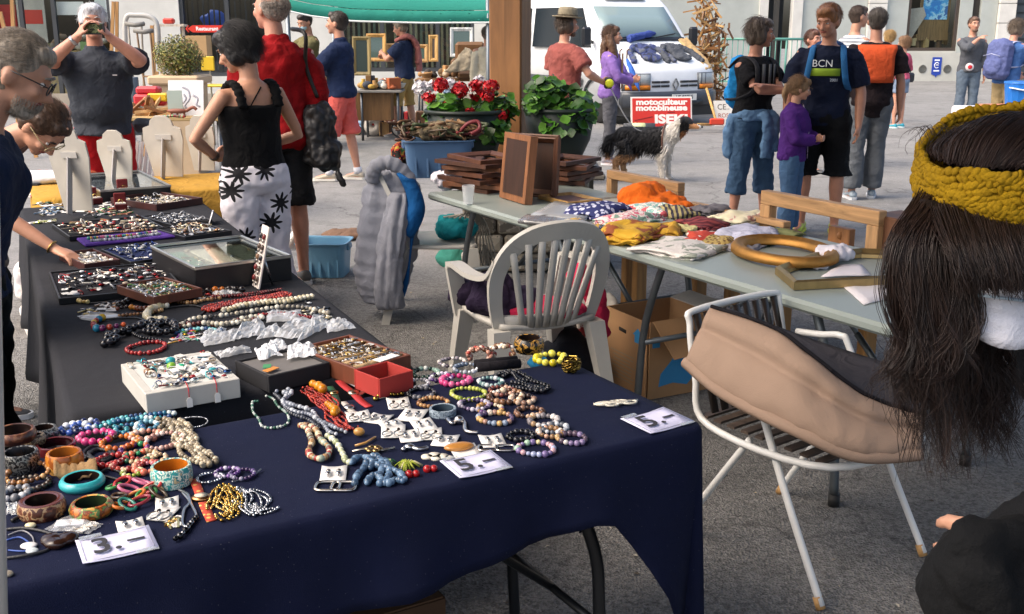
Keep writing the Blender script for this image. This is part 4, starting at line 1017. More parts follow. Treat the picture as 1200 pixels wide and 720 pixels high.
def wheel(root,c,r,ax='Y',rim='#c9c4bd'):
 Mx=Matrix.Translation(c)@(Matrix.Rotation(R(90),4,'X')if ax=='Y' else Matrix.Rotation(R(90),4,'Y'))
 g=MB(mat('rubber','#3a3a3c'));g.T=Mx;g.tube([(math.cos(t)*r,math.sin(t)*r,0)for t in np.linspace(0,6.283,19)[:-1]],r*.12,n=6,closed=True);o=g.build('wheel',root,world=True)
 g=MB(mat('paint',rim));g.T=Mx;g.lathe([(r*.9,-.01),(r*.9,.01),(r*.2,.02),(r*.2,-.02)],n=16);g.build('rim',o,world=True)
wheel(root,q(-.1,.17),.17);wheel(root,q(.33,.13,-.16),.12);wheel(root,q(.33,.13,.16),.12)
g=MB(rd);g.tube(spline([q(-.06,.42),q(.02,.3),q(.2,.22),q(.34,.16)],5),.022,n=8);g.tube([q(.33,.13,-.16),q(.33,.13,.16)],.014);g.box(q(.12,.27),(.24,.12,.05),b=.02);g.tube([q(-.1,.17),q(-.06,.46)],.016);g.build('frame',root,world=True)
g=MB(wt);g.tube(spline([q(-.2,.56,-.15),q(-.1,.6,-.1),q(-.03,.55,0),q(-.0,.6,.1),q(.06,.62,.18)],5),.016,n=8);g.build('handlebar',root,world=True)
g=MB(wt);g.ell(q(.16,.36),(.11,.08,.035),1);g.build('saddle',root,world=True)
a=P(430,158,0);root=thing('toy_car','small blue and white toy pedal car on the ground','toy',tuple(a))
g=MB(mat('plastic','#7fa3c4'));g.box(a+Vector((0,0,.12)),(.42,.2,.11),b=.04);g.ell(a+Vector((-.08,0,.18)),(.12,.09,.08),1,c='#c7d6e2');g.build('body',root,world=True)
for x in(-.14,.14):wheel(root,a+Vector((x,-.12,.08)),.075,rim='#c9a878')
a=P(478,153,0)
root=thing('book_box','dark and red upright album boxes behind the khaki shorts man','boxes',tuple(a))
for k,c in enumerate(('#3d3f46','#a3272c','#3d3f46','#d8d4cc')):g=MB(mat('card',c));g.box(a+Vector((-.1+.075*k,.1,.15)),(.06,.25,.3),b=.005);g.build('album',root,world=True)
# ------------------------------------------------------------------ things by the white wall at the left
a=W(211,88,12.5);root=thing('planter','square terracotta planter before the white wall holding the round shrub','planter',(a.x,12.5,0))
tc_=mat('matte','#c9ae8c');z1=a.z
g=MB(tc_);wq=.27
g.rings([[(a.x+sx*r_,12.5+sy*r_,z)for sx,sy in((-1,-1),(1,-1),(1,1),(-1,1))]for r_,z in((.2,0),(wq-.03,z1-.12),(wq-.03,z1-.1))],smooth=False);g.build('pot',root,world=True)
g=MB(tc_);g.box((a.x,12.5,z1-.05),(wq*2+.04,wq*2+.04,.1),b=.02);g.build('rim',root,world=True)
def leafball(g,c,rad,n,size,cols,rnd,flat=.55,shell=.55,up=.3):
 c=Vector(c)
 for i in range(n):
  d=Vector((rnd.gauss(0,1),rnd.gauss(0,1),rnd.gauss(0,1))).normalized()
  k=(shell+(1-shell)*rnd.random())*(1+.13*noise.noise(d*2.5+c))
  p=c+Vector((d.x*rad[0],d.y*rad[1],d.z*rad[2]))*k
  nn=(d+Vector((rnd.gauss(0,.6),rnd.gauss(0,.6),rnd.gauss(0,.6)+up))).normalized();x,y,_=frame_on(nn,Vector((rnd.gauss(0,1),rnd.gauss(0,1),rnd.gauss(0,1))).normalized())
  s_=size*rnd.uniform(.6,1.35);w_=s_*flat
  g.add([p-x*s_,p-y*w_*.8+nn*s_*.12,p+x*s_,p+y*w_*.8+nn*s_*.12],[(0,1,2,3)],smooth=False,c=rnd.choice(cols))
rnd=random.Random(21)
root2=thing('round_shrub','round clipped yellow green shrub growing in the terracotta planter','shrub',(a.x,12.5,z1))
g=MB(mat('leaf'));leafball(g,(a.x,12.5,z1+.2),(.29,.29,.25),5200,.018,['#6d7532','#8d8a3e','#545f2a','#a39848','#5d6b35','#7a5f35'],rnd,.5,.4);g.build('crown',root2,world=True)
g=MB(mat('wood','#4f3f2d'));g.tube([(a.x,12.5,z1-.05),(a.x+.01,12.5,z1+.2)],.02);
for k in range(7):g.tube([(a.x,12.5,z1+.03),(a.x+rnd.uniform(-.16,.16),12.5+rnd.uniform(-.16,.16),z1+.3)],.006,n=5)
g.build('trunk',root2,world=True)
def crutch(label,x0,y0,x1,y1,Y,c):
 a,b=W(x0,y0,Y),W(x1,y1,Y);root=thing('crutch',label,'crutch',(b.x,b.y,0));d=(a-b);u=d.normalized();s_=Vector((1,0,0));b=b-u*((b.z-.03)/u.z);m=mat('wood',c)
 for sd in(-1,1):g=MB(m);g.tube(spline([a+s_*.09*sd,a.lerp(b,.45)+s_*.07*sd,a.lerp(b,.68)+s_*.015*sd],4),.014,n=6);g.build('upright',root,world=True)
 g=MB(m);g.tube([a.lerp(b,.66),b],.015,n=6);g.build('foot_rod',root,world=True)
 g=MB(mat('leather','#7e7b74'));g.tube([a-s_*.13,a+Vector((0,0,-.02)),a+s_*.13],.03,n=8);g.build('arm_pad',root,world=True)
 g=MB(m);g.tube([a.lerp(b,.38)-s_*.075,a.lerp(b,.38)+s_*.075],.014,n=6);g.build('grip',root,world=True)
crutch('wider pale wooden crutch leaning on the white wall behind the man photographing',158,28,163,104,15,'#9b9284');crutch('brown wooden crutch leaning right of the pale crutch',168,36,176,104,14.8,'#8a6c4d')
for k,(x0,y0,x1,y1,Y,lb)in enumerate(((178,30,181,90,15.2,'upright wooden pole beside the crutches'),(184,84,178,120,14.2,'short tan wooden stick leaning below the shrub'),(133,2,131,52,16,'left wooden batten standing against the white wall end'),(137,2,137,50,16.1,'right wooden batten standing against the white wall end'),(0,14,7,42,14,'slanting light wooden batten at the far left'),(14,0,16,40,14,'upright light wooden batten at the far left'))):
 a,b=W(x0,y0,Y),W(x1,y1,Y);d=(a-b).normalized();b=b-d*((b.z-.01)/d.z);g=MB(mat('wood','#b88a55'));g.bar(b,a,.045,.03);g.build('batten',None,lb,'batten')
a=W(200,30,15.6);root=thing('step_stool','pale step shelf with a red tin on top by the wall','shelf',(a.x,15.6,0))
for sd in(-1,1):g=MB(mat('wood','#c9b9a6'));g.bar((a.x+sd*.2,15.6,0),(a.x+sd*.17,15.6,a.z+.02),.035);g.build('leg',root,world=True)
for z in(a.z,a.z-.32,a.z-.7):g=MB(mat('wood','#d6c8b6'));g.box((a.x,15.6,z),(.42,.2,.03));g.build('shelf',root,world=True)
g=MB(mat('paint','#c23b2e'));g.box((a.x-.02,15.6,a.z+.06),(.15,.12,.08),b=.02);g.build('tin',None,'small red tin standing on the pale step shelf','tin')
a=W(165,22,15.4);g=MB(mat('plastic','#b9b7b0'));g.tube(spline([W(148,70,15.4),W(147,25,15.4),W(157,18,15.4),W(183,26,15.4),W(184,75,15.4)],6),.035,n=8);g.build('bed_frame',None,'grey curved bed end leaning on the wall behind the crutches','bed end')
g=MB(mat('plastic','#59636d'));a=W(157,110,12);g.lathe([(.06,-.45),(.06,.17),(.055,.18)],a,n=16);g.build('bollard',None,'grey cylindrical bollard behind the man photographing','bollard')
a=W(249,100,15.5);root=thing('yellow_chair','yellow metal chair partly behind the dark haired woman','chair',(a.x,15.5,0));ye=mat('paint','#e0bd2c')
g=MB(ye);g.box((a.x+.08,15.4,a.z),(.3,.34,.03),b=.012);g.build('seat',root,world=True);g=MB(ye);g.box((a.x-.06,15.55,a.z+.3),(.19,.03,.2),b=.012);g.build('backrest',root,world=True)
for dx,dy in((-.05,-.14),(.2,-.14),(-.05,.14),(.2,.14)):g=MB(mat('paint','#9b9a8a'));g.tube([(a.x+dx,15.45+dy,0),(a.x+dx*.9,15.45+dy,a.z+(.4 if dy>0 and dx<0 else 0))],.014,n=6);g.build('leg',root,world=True)
TB=9.2;a,b,z=stall_table('goods table behind the white necklace busts',143,262,137,TB,.8,'#b79b6a')
g=MB(mat('plastic','#c32a35'));p=W(178,117,TB+.3);g.box(p,(.28,.16,.1),b=.02);g.box(p+Vector((-.02,0,.08)),(.2,.13,.07),b=.02);g.build('toolbox',None,'red tool box on the goods table beside the yellow box','toolbox')
g=MB(mat('plastic','#d9b320'));p=W(186,114,TB+.26);g.box(p,(.17,.1,.07),b=.012);g.build('yellow_box',None,'small yellow box in front of the red tool box','box')
g=MB(mat('wood'));rnd=random.Random(2)
for i in range(16):
 p=W(rnd.uniform(150,192),rnd.uniform(126,136),TB+rnd.uniform(.05,.4));d=Vector((rnd.gauss(0,1),.3,rnd.gauss(0,.5))).normalized()*rnd.uniform(.08,.2);g.bar(p-d,p+d,.03,.022,c=rnd.choice(['#b98b56','#8d5f38','#d0a874']))
g.build('wooden_parts',None,'loose wooden slats and parts on the goods table','wood',kind='stuff')
a=W(218,116,TB+.2);root=thing('drawing_board','white board with a grey sketch leaning before the planter','drawing',tuple(a-Vector((0,0,.16))));Mx=basis(a,(1,.05,0),(-.05,.25,1))
g=MB(mat('paper','#e6e6e8'));g.T=Mx;g.box((0,0,0),(.3,.32,.012));g.build('sheet',root,world=True)
g=MB(mat('paper','#a5a6b2'));g.T=Mx
for pts in([(-.03,.1),(.02,.07),(.03,0),(-.01,-.06),(.03,-.1)],[(.06,.03),(.1,0),(.09,-.05),(.12,-.07)],[(-.02,.04),(.0,.0),(-.03,-.04)]):g.tube(spline([(x,y,.007)for x,y in pts],4),.009,n=5,flat=.3)
g.build('sketch',root,world=True)
g=MB(mat('paper','#aebdb4'));g.box(W(205,118,TB+.08),(.125,.012,.17),rz=.05);g.build('grey_notebook',None,'small grey green notebook leaning on the white sketch board','notebook')
p=W(210,133,TB+.02)
g=MB(mat('leather','#8a4f3a'));g.ell(p+Vector((-.02,0,.02)),(.09,.03,.025),1,nz=.3);g.tube(spline([p+Vector((.06,0,.02)),p+Vector((.12,0,.05)),p+Vector((.15,0,.03))],4),.014);
for dx in(-.07,-.02,.04):g.tube([p+Vector((dx,0,.01)),p+Vector((dx+.01,0,-.03))],.009,n=5)
g.build('carved_animal',None,'small brown carved animal before the white sketch board','figurine')
a=W(172,176,7.9);root=thing('slatted_chair','white slatted chair with grey cushion between the necklace busts','chair',(a.x,7.9,0))
for k in range(7):g=MB(mat('paint','#e3e3e3'));x=a.x-.1+.035*k;g.bar((x-.01,7.85,.45),(x+.005,8.0,.83),.022,.014);g.build('back_slat',root,world=True)
for sd in(-1,1):g=MB(mat('paint','#d5d5d5'));g.bar((a.x+sd*.13,7.82,0),(a.x+sd*.13,8.02,.86),.03);g.build('frame_side',root,world=True)
g=MB(mat('paint','#dcdcdc'));g.box((a.x,7.68,.44),(.28,.36,.03),b=.01);g.build('seat',root,world=True)
def f(g):g.box(W(170,147,7.95),(.2,.1,.1),b=.04)
soft('seat_cushion','dark grey cushion laid on the back of the white slatted chair','cushion',mat('cloth','#4d525b'),f,.012,.02)
for lb,x,y,Y,d,c in(('tall dark wooden box behind the navy jacket man',406,118,17.4,(.36,.3,.5),'#5d4229'),('light wooden crate on the ground beside the tricycle',458,148,17.0,(.34,.26,.22),'#a98658'),('brown suitcase shaped box under the draped armchair table',505,118,17.6,(.5,.2,.34),'#6a4a33'),('reddish wooden chest under the window stall table',532,122,17.9,(.4,.25,.3),'#7d4a30')):
 a=W(x,y,Y);a.z=d[2]/2+.002;root=thing('wooden_crate',lb,'crate',(a.x,a.y,0));m=mat('wood',c)
 g=MB(m);g.box(a,d,b=.01);g.build('crate_body',root,world=True)
 for k in(-1,0,1):g=MB(mat('wood','#4a3422'));g.box(a+Vector((k*d[0]*.42,-d[1]/2-.006,0)),(.03,.012,d[2]*.96));g.build('batten_strip',root,world=True)
for lb,x,y,w_,h_,c in(('white notice on the glass door of the left shop',82,10,.6,.28,'#d9dadb'),('small white notice beside the shop door frame',121,12,.35,.5,'#c9d0d4'),('dark green poster low in the left shop window',108,60,.5,.4,'#6f8a5a')):
 g=MB(mat('paper',c));a=W(x,y,YL+.2);g.box(a,(w_,.006,h_));g.build('window_notice',None,lb,'notice')
 # ------------------------------------------------------------------ people
def cl(c,**k):return mat('cloth',c,**k)
def at(x,y,Y):p=W(x,y,Y);return(p.x,Y,0)
VX=.014
TBZ=.8
J=person('white haired man in dark polo shirt photographing with a phone',at(112,60,7.75),290,1.8,dict(m=cl('#383c44'),sleeve=.72,hem=.9,belly=1,off=.024,loose=.03,collar=True),dict(m=cl('#b0171d'),len=1.0,flare=.03),skin='#c07f66',hair=dict(c='#dcdde0',style='short',vol=.014),girth=1.28,belly=.07,brow='#c9c5c0',voxel=.011,arms={1:('ik',(.085,.34,1.585),(1,-.15,-.75),(-.45,.25,.75),'s'[:0]or None)if False else('ik',(.1,.30,1.545),(1,-.1,-.8),(-.45,.25,.8)),-1:('ik',(-.1,.30,1.545),(-1,-.1,-.8),(.45,.25,.8))})
c=J['W']((0,.335,1.6));root=thing('smartphone','dark smartphone held up by the man in the polo shirt','phone',tuple(c))
g=MB(mat('plastic','#2e3133'));g.box(c,(.165,.012,.078),b=.006);g.build('case',root,world=True)
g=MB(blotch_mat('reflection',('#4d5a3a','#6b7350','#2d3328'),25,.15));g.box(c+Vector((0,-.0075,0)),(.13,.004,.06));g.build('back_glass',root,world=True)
worn(J,'wristwatch',mat('metal','#c9c9c9'),lambda g:g.tube([J['arm'][1][1].lerp(J['arm'][1][2],.82),J['arm'][1][1].lerp(J['arm'][1][2],.9)],.036,n=12))
worn(J,'chest_logo',mat('paper','#d9d3d3'),lambda g:g.box(J['sp'](1.3)[0]+Vector((-.11,.17,0)),(.03,.004,.008)))
J=person('grey haired bearded man in navy sweater leaning over the black table',(-1.82,3.2,0),14,1.68,dict(m=cl('#16233f',var=.35),sleeve=2.0,hem=.9,disp=.05,ds=.13,off=.024,loose=.026),dict(m=cl('#15191a'),disp=.05,len=1.95,flare=.03,off=.026),skin='#a87860',lean=25,headat=W(20,92,3.2),head=(0,30,0),hair=dict(c='#8f8578',style='short',vol=.004,beard='#9a948b'),brow='#8b857c',girth=1.2,voxel=.009,shoes=('#1b1b1c','#111111'),fuzz=0,arms={1:('dir',(.03,-.32,-1),(-.1,-.1,-1),(0,.05,-1)),-1:('dir',(-.1,-.3,-1),(-.04,-.1,-1),(0,.1,-1))})
hairm=mat('hair','#9c9184')
strands(J,'loose_hair',hairm,2600,lambda v:v.z>-.35 and v.y<.45+v.z*.2 and not(abs(v.x)>.75 and v.y>-.2 and v.z<.1),.035,r=.0007,seg=3,comb=(0,-1,-.1),lift=.12,seed=2,rad=(.082,.107,.11))
strands(J,'loose_beard',mat('hair','#a39c92'),900,lambda v:v.z<-.15 and v.y>-.05,.022,r=.0008,seg=3,comb=(0,.1,-1),lift=.25,seed=3,rad=(.066,.078,.085),cen=(0,.03,-.03))
hp=J['hp']
def specs(J,c='#1a1a1c'):
 hp=J['hp']
 def f(g):
  for sd in(-1,1):
   ctr=(.034*sd,.104,.01);pts=[hp(ctr[0]+.026*math.cos(t),ctr[1]-.1*max(0,abs(ctr[0]+.026*math.cos(t))-.04),ctr[2]+.019*math.sin(t))for t in np.linspace(0,6.28,15)[:-1]]
   g.tube(pts,.0022,n=5,closed=True);g.tube([hp(.06*sd,.1,.016),hp(.08*sd,.06,.018),hp(.084*sd,-.01,.016)],.0022,n=5)
  g.tube([hp(-.009,.107,.014),hp(.009,.107,.014)],.002,n=5)
 worn(J,'glasses',mat('plastic',c),f)
specs(J)
worn(J,'belt',mat('leather','#0d0d0e'),lambda g:g.rings([J['ring'](.985,.195,.15),J['ring'](1.03,.19,.147)]),(.012,2))
c=J['W']((.2,.02,.93));root=thing('belt_pouch','black leather pouch hanging on the old man belt','pouch',tuple(c));g=MB(mat('leather','#141416'));g.box(c,(.09,.08,.14),rz=R(-76),b=.02);g.build('pocket',root,world=True)
g=MB(mat('leather','#1c1c1f'));g.box(c+Vector((.012,-.004,.035)),(.1,.085,.06),rz=R(-76),b=.014);g.build('flap',root,world=True)
gp=W(28,210,4.3)
J=person('bending girl with brown hair in a bun reaching into a tray',(-2.32,4.35,0),0,1.6,dict(m=cl('#8a6f63'),sleeve=.6,hem=.9),dict(m=cl('#2a3040')),skin='#c08465',female=True,lean=60,headat=W(50,165,4.25),head=(-14,62,0),hair=dict(c='#4a3527',style='tail',vol=.008,len=.05),fuzz=0,voxel=.008,brow='#3a2a20',arms={1:('ik',tuple(P(66,293,.81)),(0,.3,-1),(.35,.9,-.25),'w',(0,0,-1),.6),-1:('ik',(-.05,.52,1.4),(-1,0,.4),(.7,.4,-.3))})
strands(J,'loose_hair',mat('hair','#5d4432'),1500,lambda v:v.z>-.2 and v.y<.6+v.z*.3,.05,r=.0007,seg=3,comb=(0,-1,.05),lift=.05,seed=5,rad=(.086,.11,.112))
specs(J,'#b9a67a')
worn(J,'hair_tie',mat('cloth','#8d5a58'),lambda g:g.ell(J['hp'](0,-.105,.03),(.045,.028,.035),2,nz=.3))
worn(J,'bracelet',mat('metal','#b99a5a'),lambda g:g.tube([J['arm'][1][1].lerp(J['arm'][1][2],.9),J['arm'][1][1].lerp(J['arm'][1][2],.915)],.031,n=12))
flo=spots_mat('cloth','#dcd8e0','#0d0d14',5.6,.24,petals=9,rnd=.6)
J=person('dark haired woman in black frilled top and flower print trousers',at(292,100,5.75),126,1.66,dict(m=cl('#0c0c0e'),sleeve=0,hem=.97,neck=1.33,disp=.012),dict(m=flo,len=1.9,flare=.05,off=.03,waist=1.0,disp=.03),skin='#b27a5b',female=True,twist=8,fuzz=0,head=(42,24,0),girth=1.06,hair=dict(c='#16161a',style='bob',vol=.022),voxel=.009,arms={-1:('ik',(-.17,.13,1.03),(-1,-.45,-.1),(.6,.7,0)),1:('ik',(.12,.2,1.06),(1,-.4,-.2),(-.9,.3,0))})
strands(J,'loose_hair',mat('hair','#1d1d21'),2200,lambda v:v.z>-.5 and v.y<.5,.09,r=.0009,seg=4,comb=(0,-.5,-.6),lift=.1,seed=9,rad=(.1,.115,.118),cen=(0,-.025,.035),gravity=.9)
def f(g):
 sp=J['sp']
 for sd in(-1,1):
  a,M=sp(1.34);b,M2=sp(1.42)
  pts=[a+M@Vector((.11*sd,-.115,-.02)),b+M2@Vector((.115*sd,-.075,0)),b+M2@Vector((.115*sd,.0,.03)),b+M2@Vector((.105*sd,.09,-.03)),a+M@Vector((.09*sd,.13,-.02))]
  sp_=spline(pts,8);g.tube(sp_,[.022+.014*abs(math.sin(i*1.9))for i in range(len(sp_))],n=8,flat=.6)
 a,M=sp(1.3);g.tube([a+M@Vector((-.09,-.125,0)),sp(1.43)[0]+sp(1.43)[1]@Vector((.02,-.09,0))],.004,n=5)
worn(J,'frill_strap',mat('cloth','#0b0b0d'),f)
worn(J,'wristband',mat('leather','#4a3b33'),lambda g:g.tube([J['arm'][-1][1].lerp(J['arm'][-1][2],.86),J['arm'][-1][1].lerp(J['arm'][-1][2],.95)],.03,n=12))
J=person('balding man in red shirt standing behind the dark haired woman',at(322,60,6.9),122,1.88,dict(m=cl('#8d0d14',var=.2),sleeve=1.95,hem=.84,off=.028,loose=.03,collar=True,disp=.045),dict(m=cl('#1b1c1f'),len=1.0,flare=.03),skin='#bd7d69',hair=dict(c='#9a9088',style='bald',vol=.012),girth=1.0,voxel=.011,head=(24,2,0),brow='#a09a94',arms={1:('dir',(.14,-.1,-1),(.06,.12,-1)),-1:('dir',(-.1,.1,-1),(-.02,.4,-1))})
c=J['W']((.2,-.12,.95));root=thing('shoulder_bag','black slouchy bag hanging at the hip of the red shirted man','bag',tuple(c-Vector((0,0,.25))))
def f(g):g.box(c+Vector((.01,0,-.04)),(.2,.15,.4),rz=.5,b=.05);g.box(c+Vector((.05,-.03,-.16)),(.2,.12,.2),rz=.7,b=.05);g.tube([c+Vector((.12,-.05,-.25)),c+Vector((.16,-.06,-.36))],.02)
soft('bag_body',None,None,mat('leather','#1d1d20'),f,.01,.06,.07,parent=None)
o=bpy.data.objects['bag_body'];o.parent=root;o.location=Vector(o.location)-Vector(root.location)
g=MB(mat('leather','#141416'));g.tube(spline([c+Vector((.0,.02,.2)),c+Vector((-.06,.0,.4)),J['W']((.13,-.16,1.5)),J['W']((.12,.02,1.53))],5),.014,n=6);g.build('strap',root,world=True)
J=person('seated looking man in olive printed shirt and face mask under canopy',at(362,60,15.6),215,1.86,dict(m=cl('#6d6746'),sleeve=.75,hem=.9,off=.022,loose=.03),dict(m=cl('#34496b')),skin='#a87257',hair=dict(c='#2b2320',vol=.006),head=(20,22,0),voxel=VX,arms={1:('ik',(.05,.4,1.2),(1,-.2,-.8),(-.6,.8,0)),-1:('ik',(-.03,.42,1.24),(-1,-.2,-.8),(.6,.8,.1))})
J['root']['label']='man in olive printed shirt and face mask under the canopy'
worn(J,'face_mask',cl('#a9c6cf'),lambda g:g.ell(J['hp'](0,.055,-.045),(.058,.062,.045),2,M=J['M4']))
worn(J,'chest_print',mat('paper','#c9a53a'),lambda g:g.grid([[J['sp'](z)[0]+Vector((x,.165-x*x*2.5,0))for z in(1.2,1.32)]for x in(-.08,-.04,0,.04,.08)],thick=.004))
c=J['W']((.0,.5,1.2));g=MB(mat('paper','#d8d8da'));g.box(c,(.22,.16,.02),rz=.4,b=.004);g.build('booklet',None,'pale booklet held by the man in the olive shirt','book')
J=person('man in navy jacket and coral shorts walking past the canopy',at(398,60,11.9),168,1.82,dict(m=cl('#1c2947'),sleeve=1.97,hem=.9,off=.03,loose=.03,collar=True,disp=.04,ds=.11),dict(m=cl('#d5625a'),len=.98,flare=.035,disp=.035),skin='#b97c60',hair=dict(c='#3d342e',vol=.006),brow='#2f2620',voxel=.011,shoes=('#b7ab98','#dedbd2'),head=(4,0,0),arms={1:('ik',(.1,.33,1.2),(1,-.6,-.8),(-.5,.9,.1)),-1:('ik',(-.06,.36,1.2),(-1,-.5,-.8),(.5,.9,.1))},legs={-1:((-.02,.26,-1),(-.02,.06,-1)),1:((.04,-.1,-1),(.02,-.18,-1))})
for sd in(-1,1):worn(J,'sock',cl('#dcdce0'),lambda g:g.tube([J['leg'][sd][2]+Vector((0,0,-.02)),J['leg'][sd][2].lerp(J['leg'][sd][1],.12)],[.046,.044],n=12))
J=person('man in navy shirt and khaki shorts with a pink sweater over his shoulder',at(473,60,16.9),165,1.78,dict(m=cl('#273350'),sleeve=.7,hem=.88,off=.024,loose=.03),dict(m=cl('#b0935c'),len=1.05,flare=.04),skin='#b57a60',hair=dict(c='#8b7d6c',vol=.014),head=(8,14,0),voxel=VX,shoes=('#6d7076','#9a9a9a'),girth=1.1,arms={1:('ik',(.05,.3,1.2),(1,-.4,-.8),(-.6,.8,0)),-1:('ik',(-.05,.32,1.25),(-1,-.4,-.8),(.6,.8,0))},legs={-1:((-.05,.2,-1),(-.02,.05,-1)),1:((.05,-.1,-1),(.03,-.15,-1))})
c=J['W']((.02,-.02,1.42));
def f(g):
 w_=J['W'];g.tube(spline([w_((.1,.14,1.3)),w_((.11,.02,1.5)),w_((.1,-.16,1.4)),w_((.12,-.2,1.12)),w_((.12,-.19,.98))],5),.075,n=10,flat=.6);g.tube(spline([w_((-.08,.1,1.42)),w_((-.05,-.1,1.5)),w_((.06,-.2,1.36)),w_((.05,-.2,1.1))],5),.06,n=10,flat=.6)
soft('pink_sweater','dusty pink sweater slung over the shoulder of the khaki shorts man','sweater',cl('#b8746e'),f,.014,.03)
J=person('person in cream jacket half hidden behind the timber post',at(571,90,16.8),100,1.66,dict(m=cl('#d3c9b2'),sleeve=1.9,hem=.84),dict(m=cl('#8b7d68')),skin='#b57a60',hair=dict(c='#6f6256',vol=.012),voxel=VX)
J=person('man in dusty red shirt and brimmed felt hat holding a dog leash',at(662,60,11.7),32,1.8,dict(m=cl('#8f4f49'),sleeve=.72,hem=.9,off=.026,loose=.034),dict(m=cl('#5a7898'),len=1.95,flare=.03),skin='#b0735a',hair=dict(c='#4a3b30',style='bob',vol=.004,beard='#5a4a3d'),head=(-22,4,0),girth=1.18,voxel=.011,arms={1:('ik',(.27,.27,1.07),(1,-.6,-.6),(.1,.9,-.2)),-1:('dir',(-.16,.05,-1),(0,.4,-1))})
HATJ=J
def f(g):
 hp=J['hp'];M=J['headM'].to_4x4();M.translation=hp(0,-.01,.075);g.T=g.T@M
 g.lathe([(.155,.012),(.15,.0),(.1,-.002),(.098,.03),(.096,.075),(.085,.1),(.05,.108),(.0,.1)],n=26,sx=.92,sy=1.05);g.lathe([(.101,.004),(.1005,.028)],n=26,sx=.92,sy=1.05,m=cl('#4f4638'))
worn(J,'hat',cl('#8d8470'),f)
c=Vector(J['W']((.285,.33,1.05)));root=thing('dog_leash','retractable dog leash with yellow disc held by the hatted man','leash',tuple(c))
g=MB(mat('plastic','#222326'));g.box(c+Vector((.02,-.01,.0)),(.09,.04,.12),b=.02);g.build('casing',root,world=True)
g=MB(mat('plastic','#c9cf2a'));g.T=Matrix.Translation(c+Vector((.03,-.035,-.0)))@Matrix.Rotation(R(90),4,'X');g.lathe([(.046,0),(.046,.02),(.02,.028)],n=18);g.build('yellow_disc',root,world=True)
DOGC=P(757,212,0)
g=MB(mat('cloth','#b9b9b9'));col0=Vector((DOGC.x+.06,DOGC.y,.54));pts=[c+Vector((.05,0,-.05))]
for k in range(1,12):t=k/11;pts.append((c+Vector((.05,0,-.05))).lerp(col0,t)+Vector((0,0,-.16*math.sin(math.pi*t))))
g.tube(pts,.007,n=5);g.build('cord',root,world=True)
J=person('long haired girl in lilac hooded jacket standing before the van',at(716,60,13.4),352,1.66,dict(m=cl('#8668ae'),sleeve=1.93,hem=.86,off=.024,loose=.024),dict(m=cl('#55565c'),len=1.95,flare=.02),skin='#bf866b',female=True,hair=dict(c='#5c402c',style='long',vol=.012,len=.3),head=(-2,0,0),voxel=.012,shoes=('#8a8590','#d6d2d6'),arms={1:('ik',(.06,.28,1.08),(1,-.5,-.5),(-.5,.8,.1)),-1:('ik',(-.02,.3,1.1),(-1,-.5,-.5),(.6,.8,.1))})
worn(J,'blouse',cl('#a98769'),lambda g:g.grid([[J['sp'](z)[0]+J['sp'](z)[1]@Vector((x,.158-x*x*3,0))for z in(.98,1.15,1.3,1.43)]for x in(-.075,-.04,0,.04,.075)],thick=.006))
J=person('woman in black shirt with folded arms and a blue sweater round her waist',at(884,100,9.0),302,1.72,dict(m=cl('#101014'),sleeve=.6,hem=.94,off=.02,loose=.026),dict(m=cl('#3c5672'),len=1.45,flare=.022,off=.022,disp=.035),skin='#a8684e',female=True,girth=1.06,hair=dict(c='#54463a',style='bob',vol=.012),head=(46,6,0),voxel=.01,shoes=('#2a2a2e','#555555'),arms={1:('ik',(-.12,.25,1.17),(1,.25,-.5),(-1,.0,.12)),-1:('ik',(.13,.22,1.22),(-1,.25,-.5),(1,.0,.2))},legs={-1:((-.12,.06,-1),(-.1,-.03,-1)),1:((.1,.0,-1),(.08,-.03,-1))})
def f(g):
 w_=J['W'];g.rings([[J['W'](p)for p in J['ring'](z,rx,ry)]for z,rx,ry in((.93,.2,.15),(.99,.19,.145),(1.03,.18,.135))])
 for x,L in((.03,.36),(-.05,.3)):g.tube(spline([w_((x,.16,.99)),w_((x,.21,.93)),w_((x-.01,.2,.75)),w_((x-.015,.19,.98-L))],4),.055,n=9,flat=.7)
 for sd in(-1,1):g.tube(spline([w_((.18*sd,-.03,.98)),w_((.2*sd,-.06,.8)),w_((.19*sd,-.06,.6))],4),[.05]*8+[.02],n=9)
soft('waist_sweater','faded blue sweater knotted round the waist of the folded arm woman','sweater',cl('#5c7c9e'),f,.012,.035,parent=None)
worn(J,'shirt_print',mat('paper','#55585c'),lambda g:[g.grid([[J['sp'](z)[0]+J['sp'](z)[1]@Vector((x+dx,.172-(x+dx)**2*3,0))for z in(1.2,1.3,1.4)]for dx in(-.014,.014)],thick=.004)for x in(-.06,0,.06)])
BLUE='#1f7fc0'
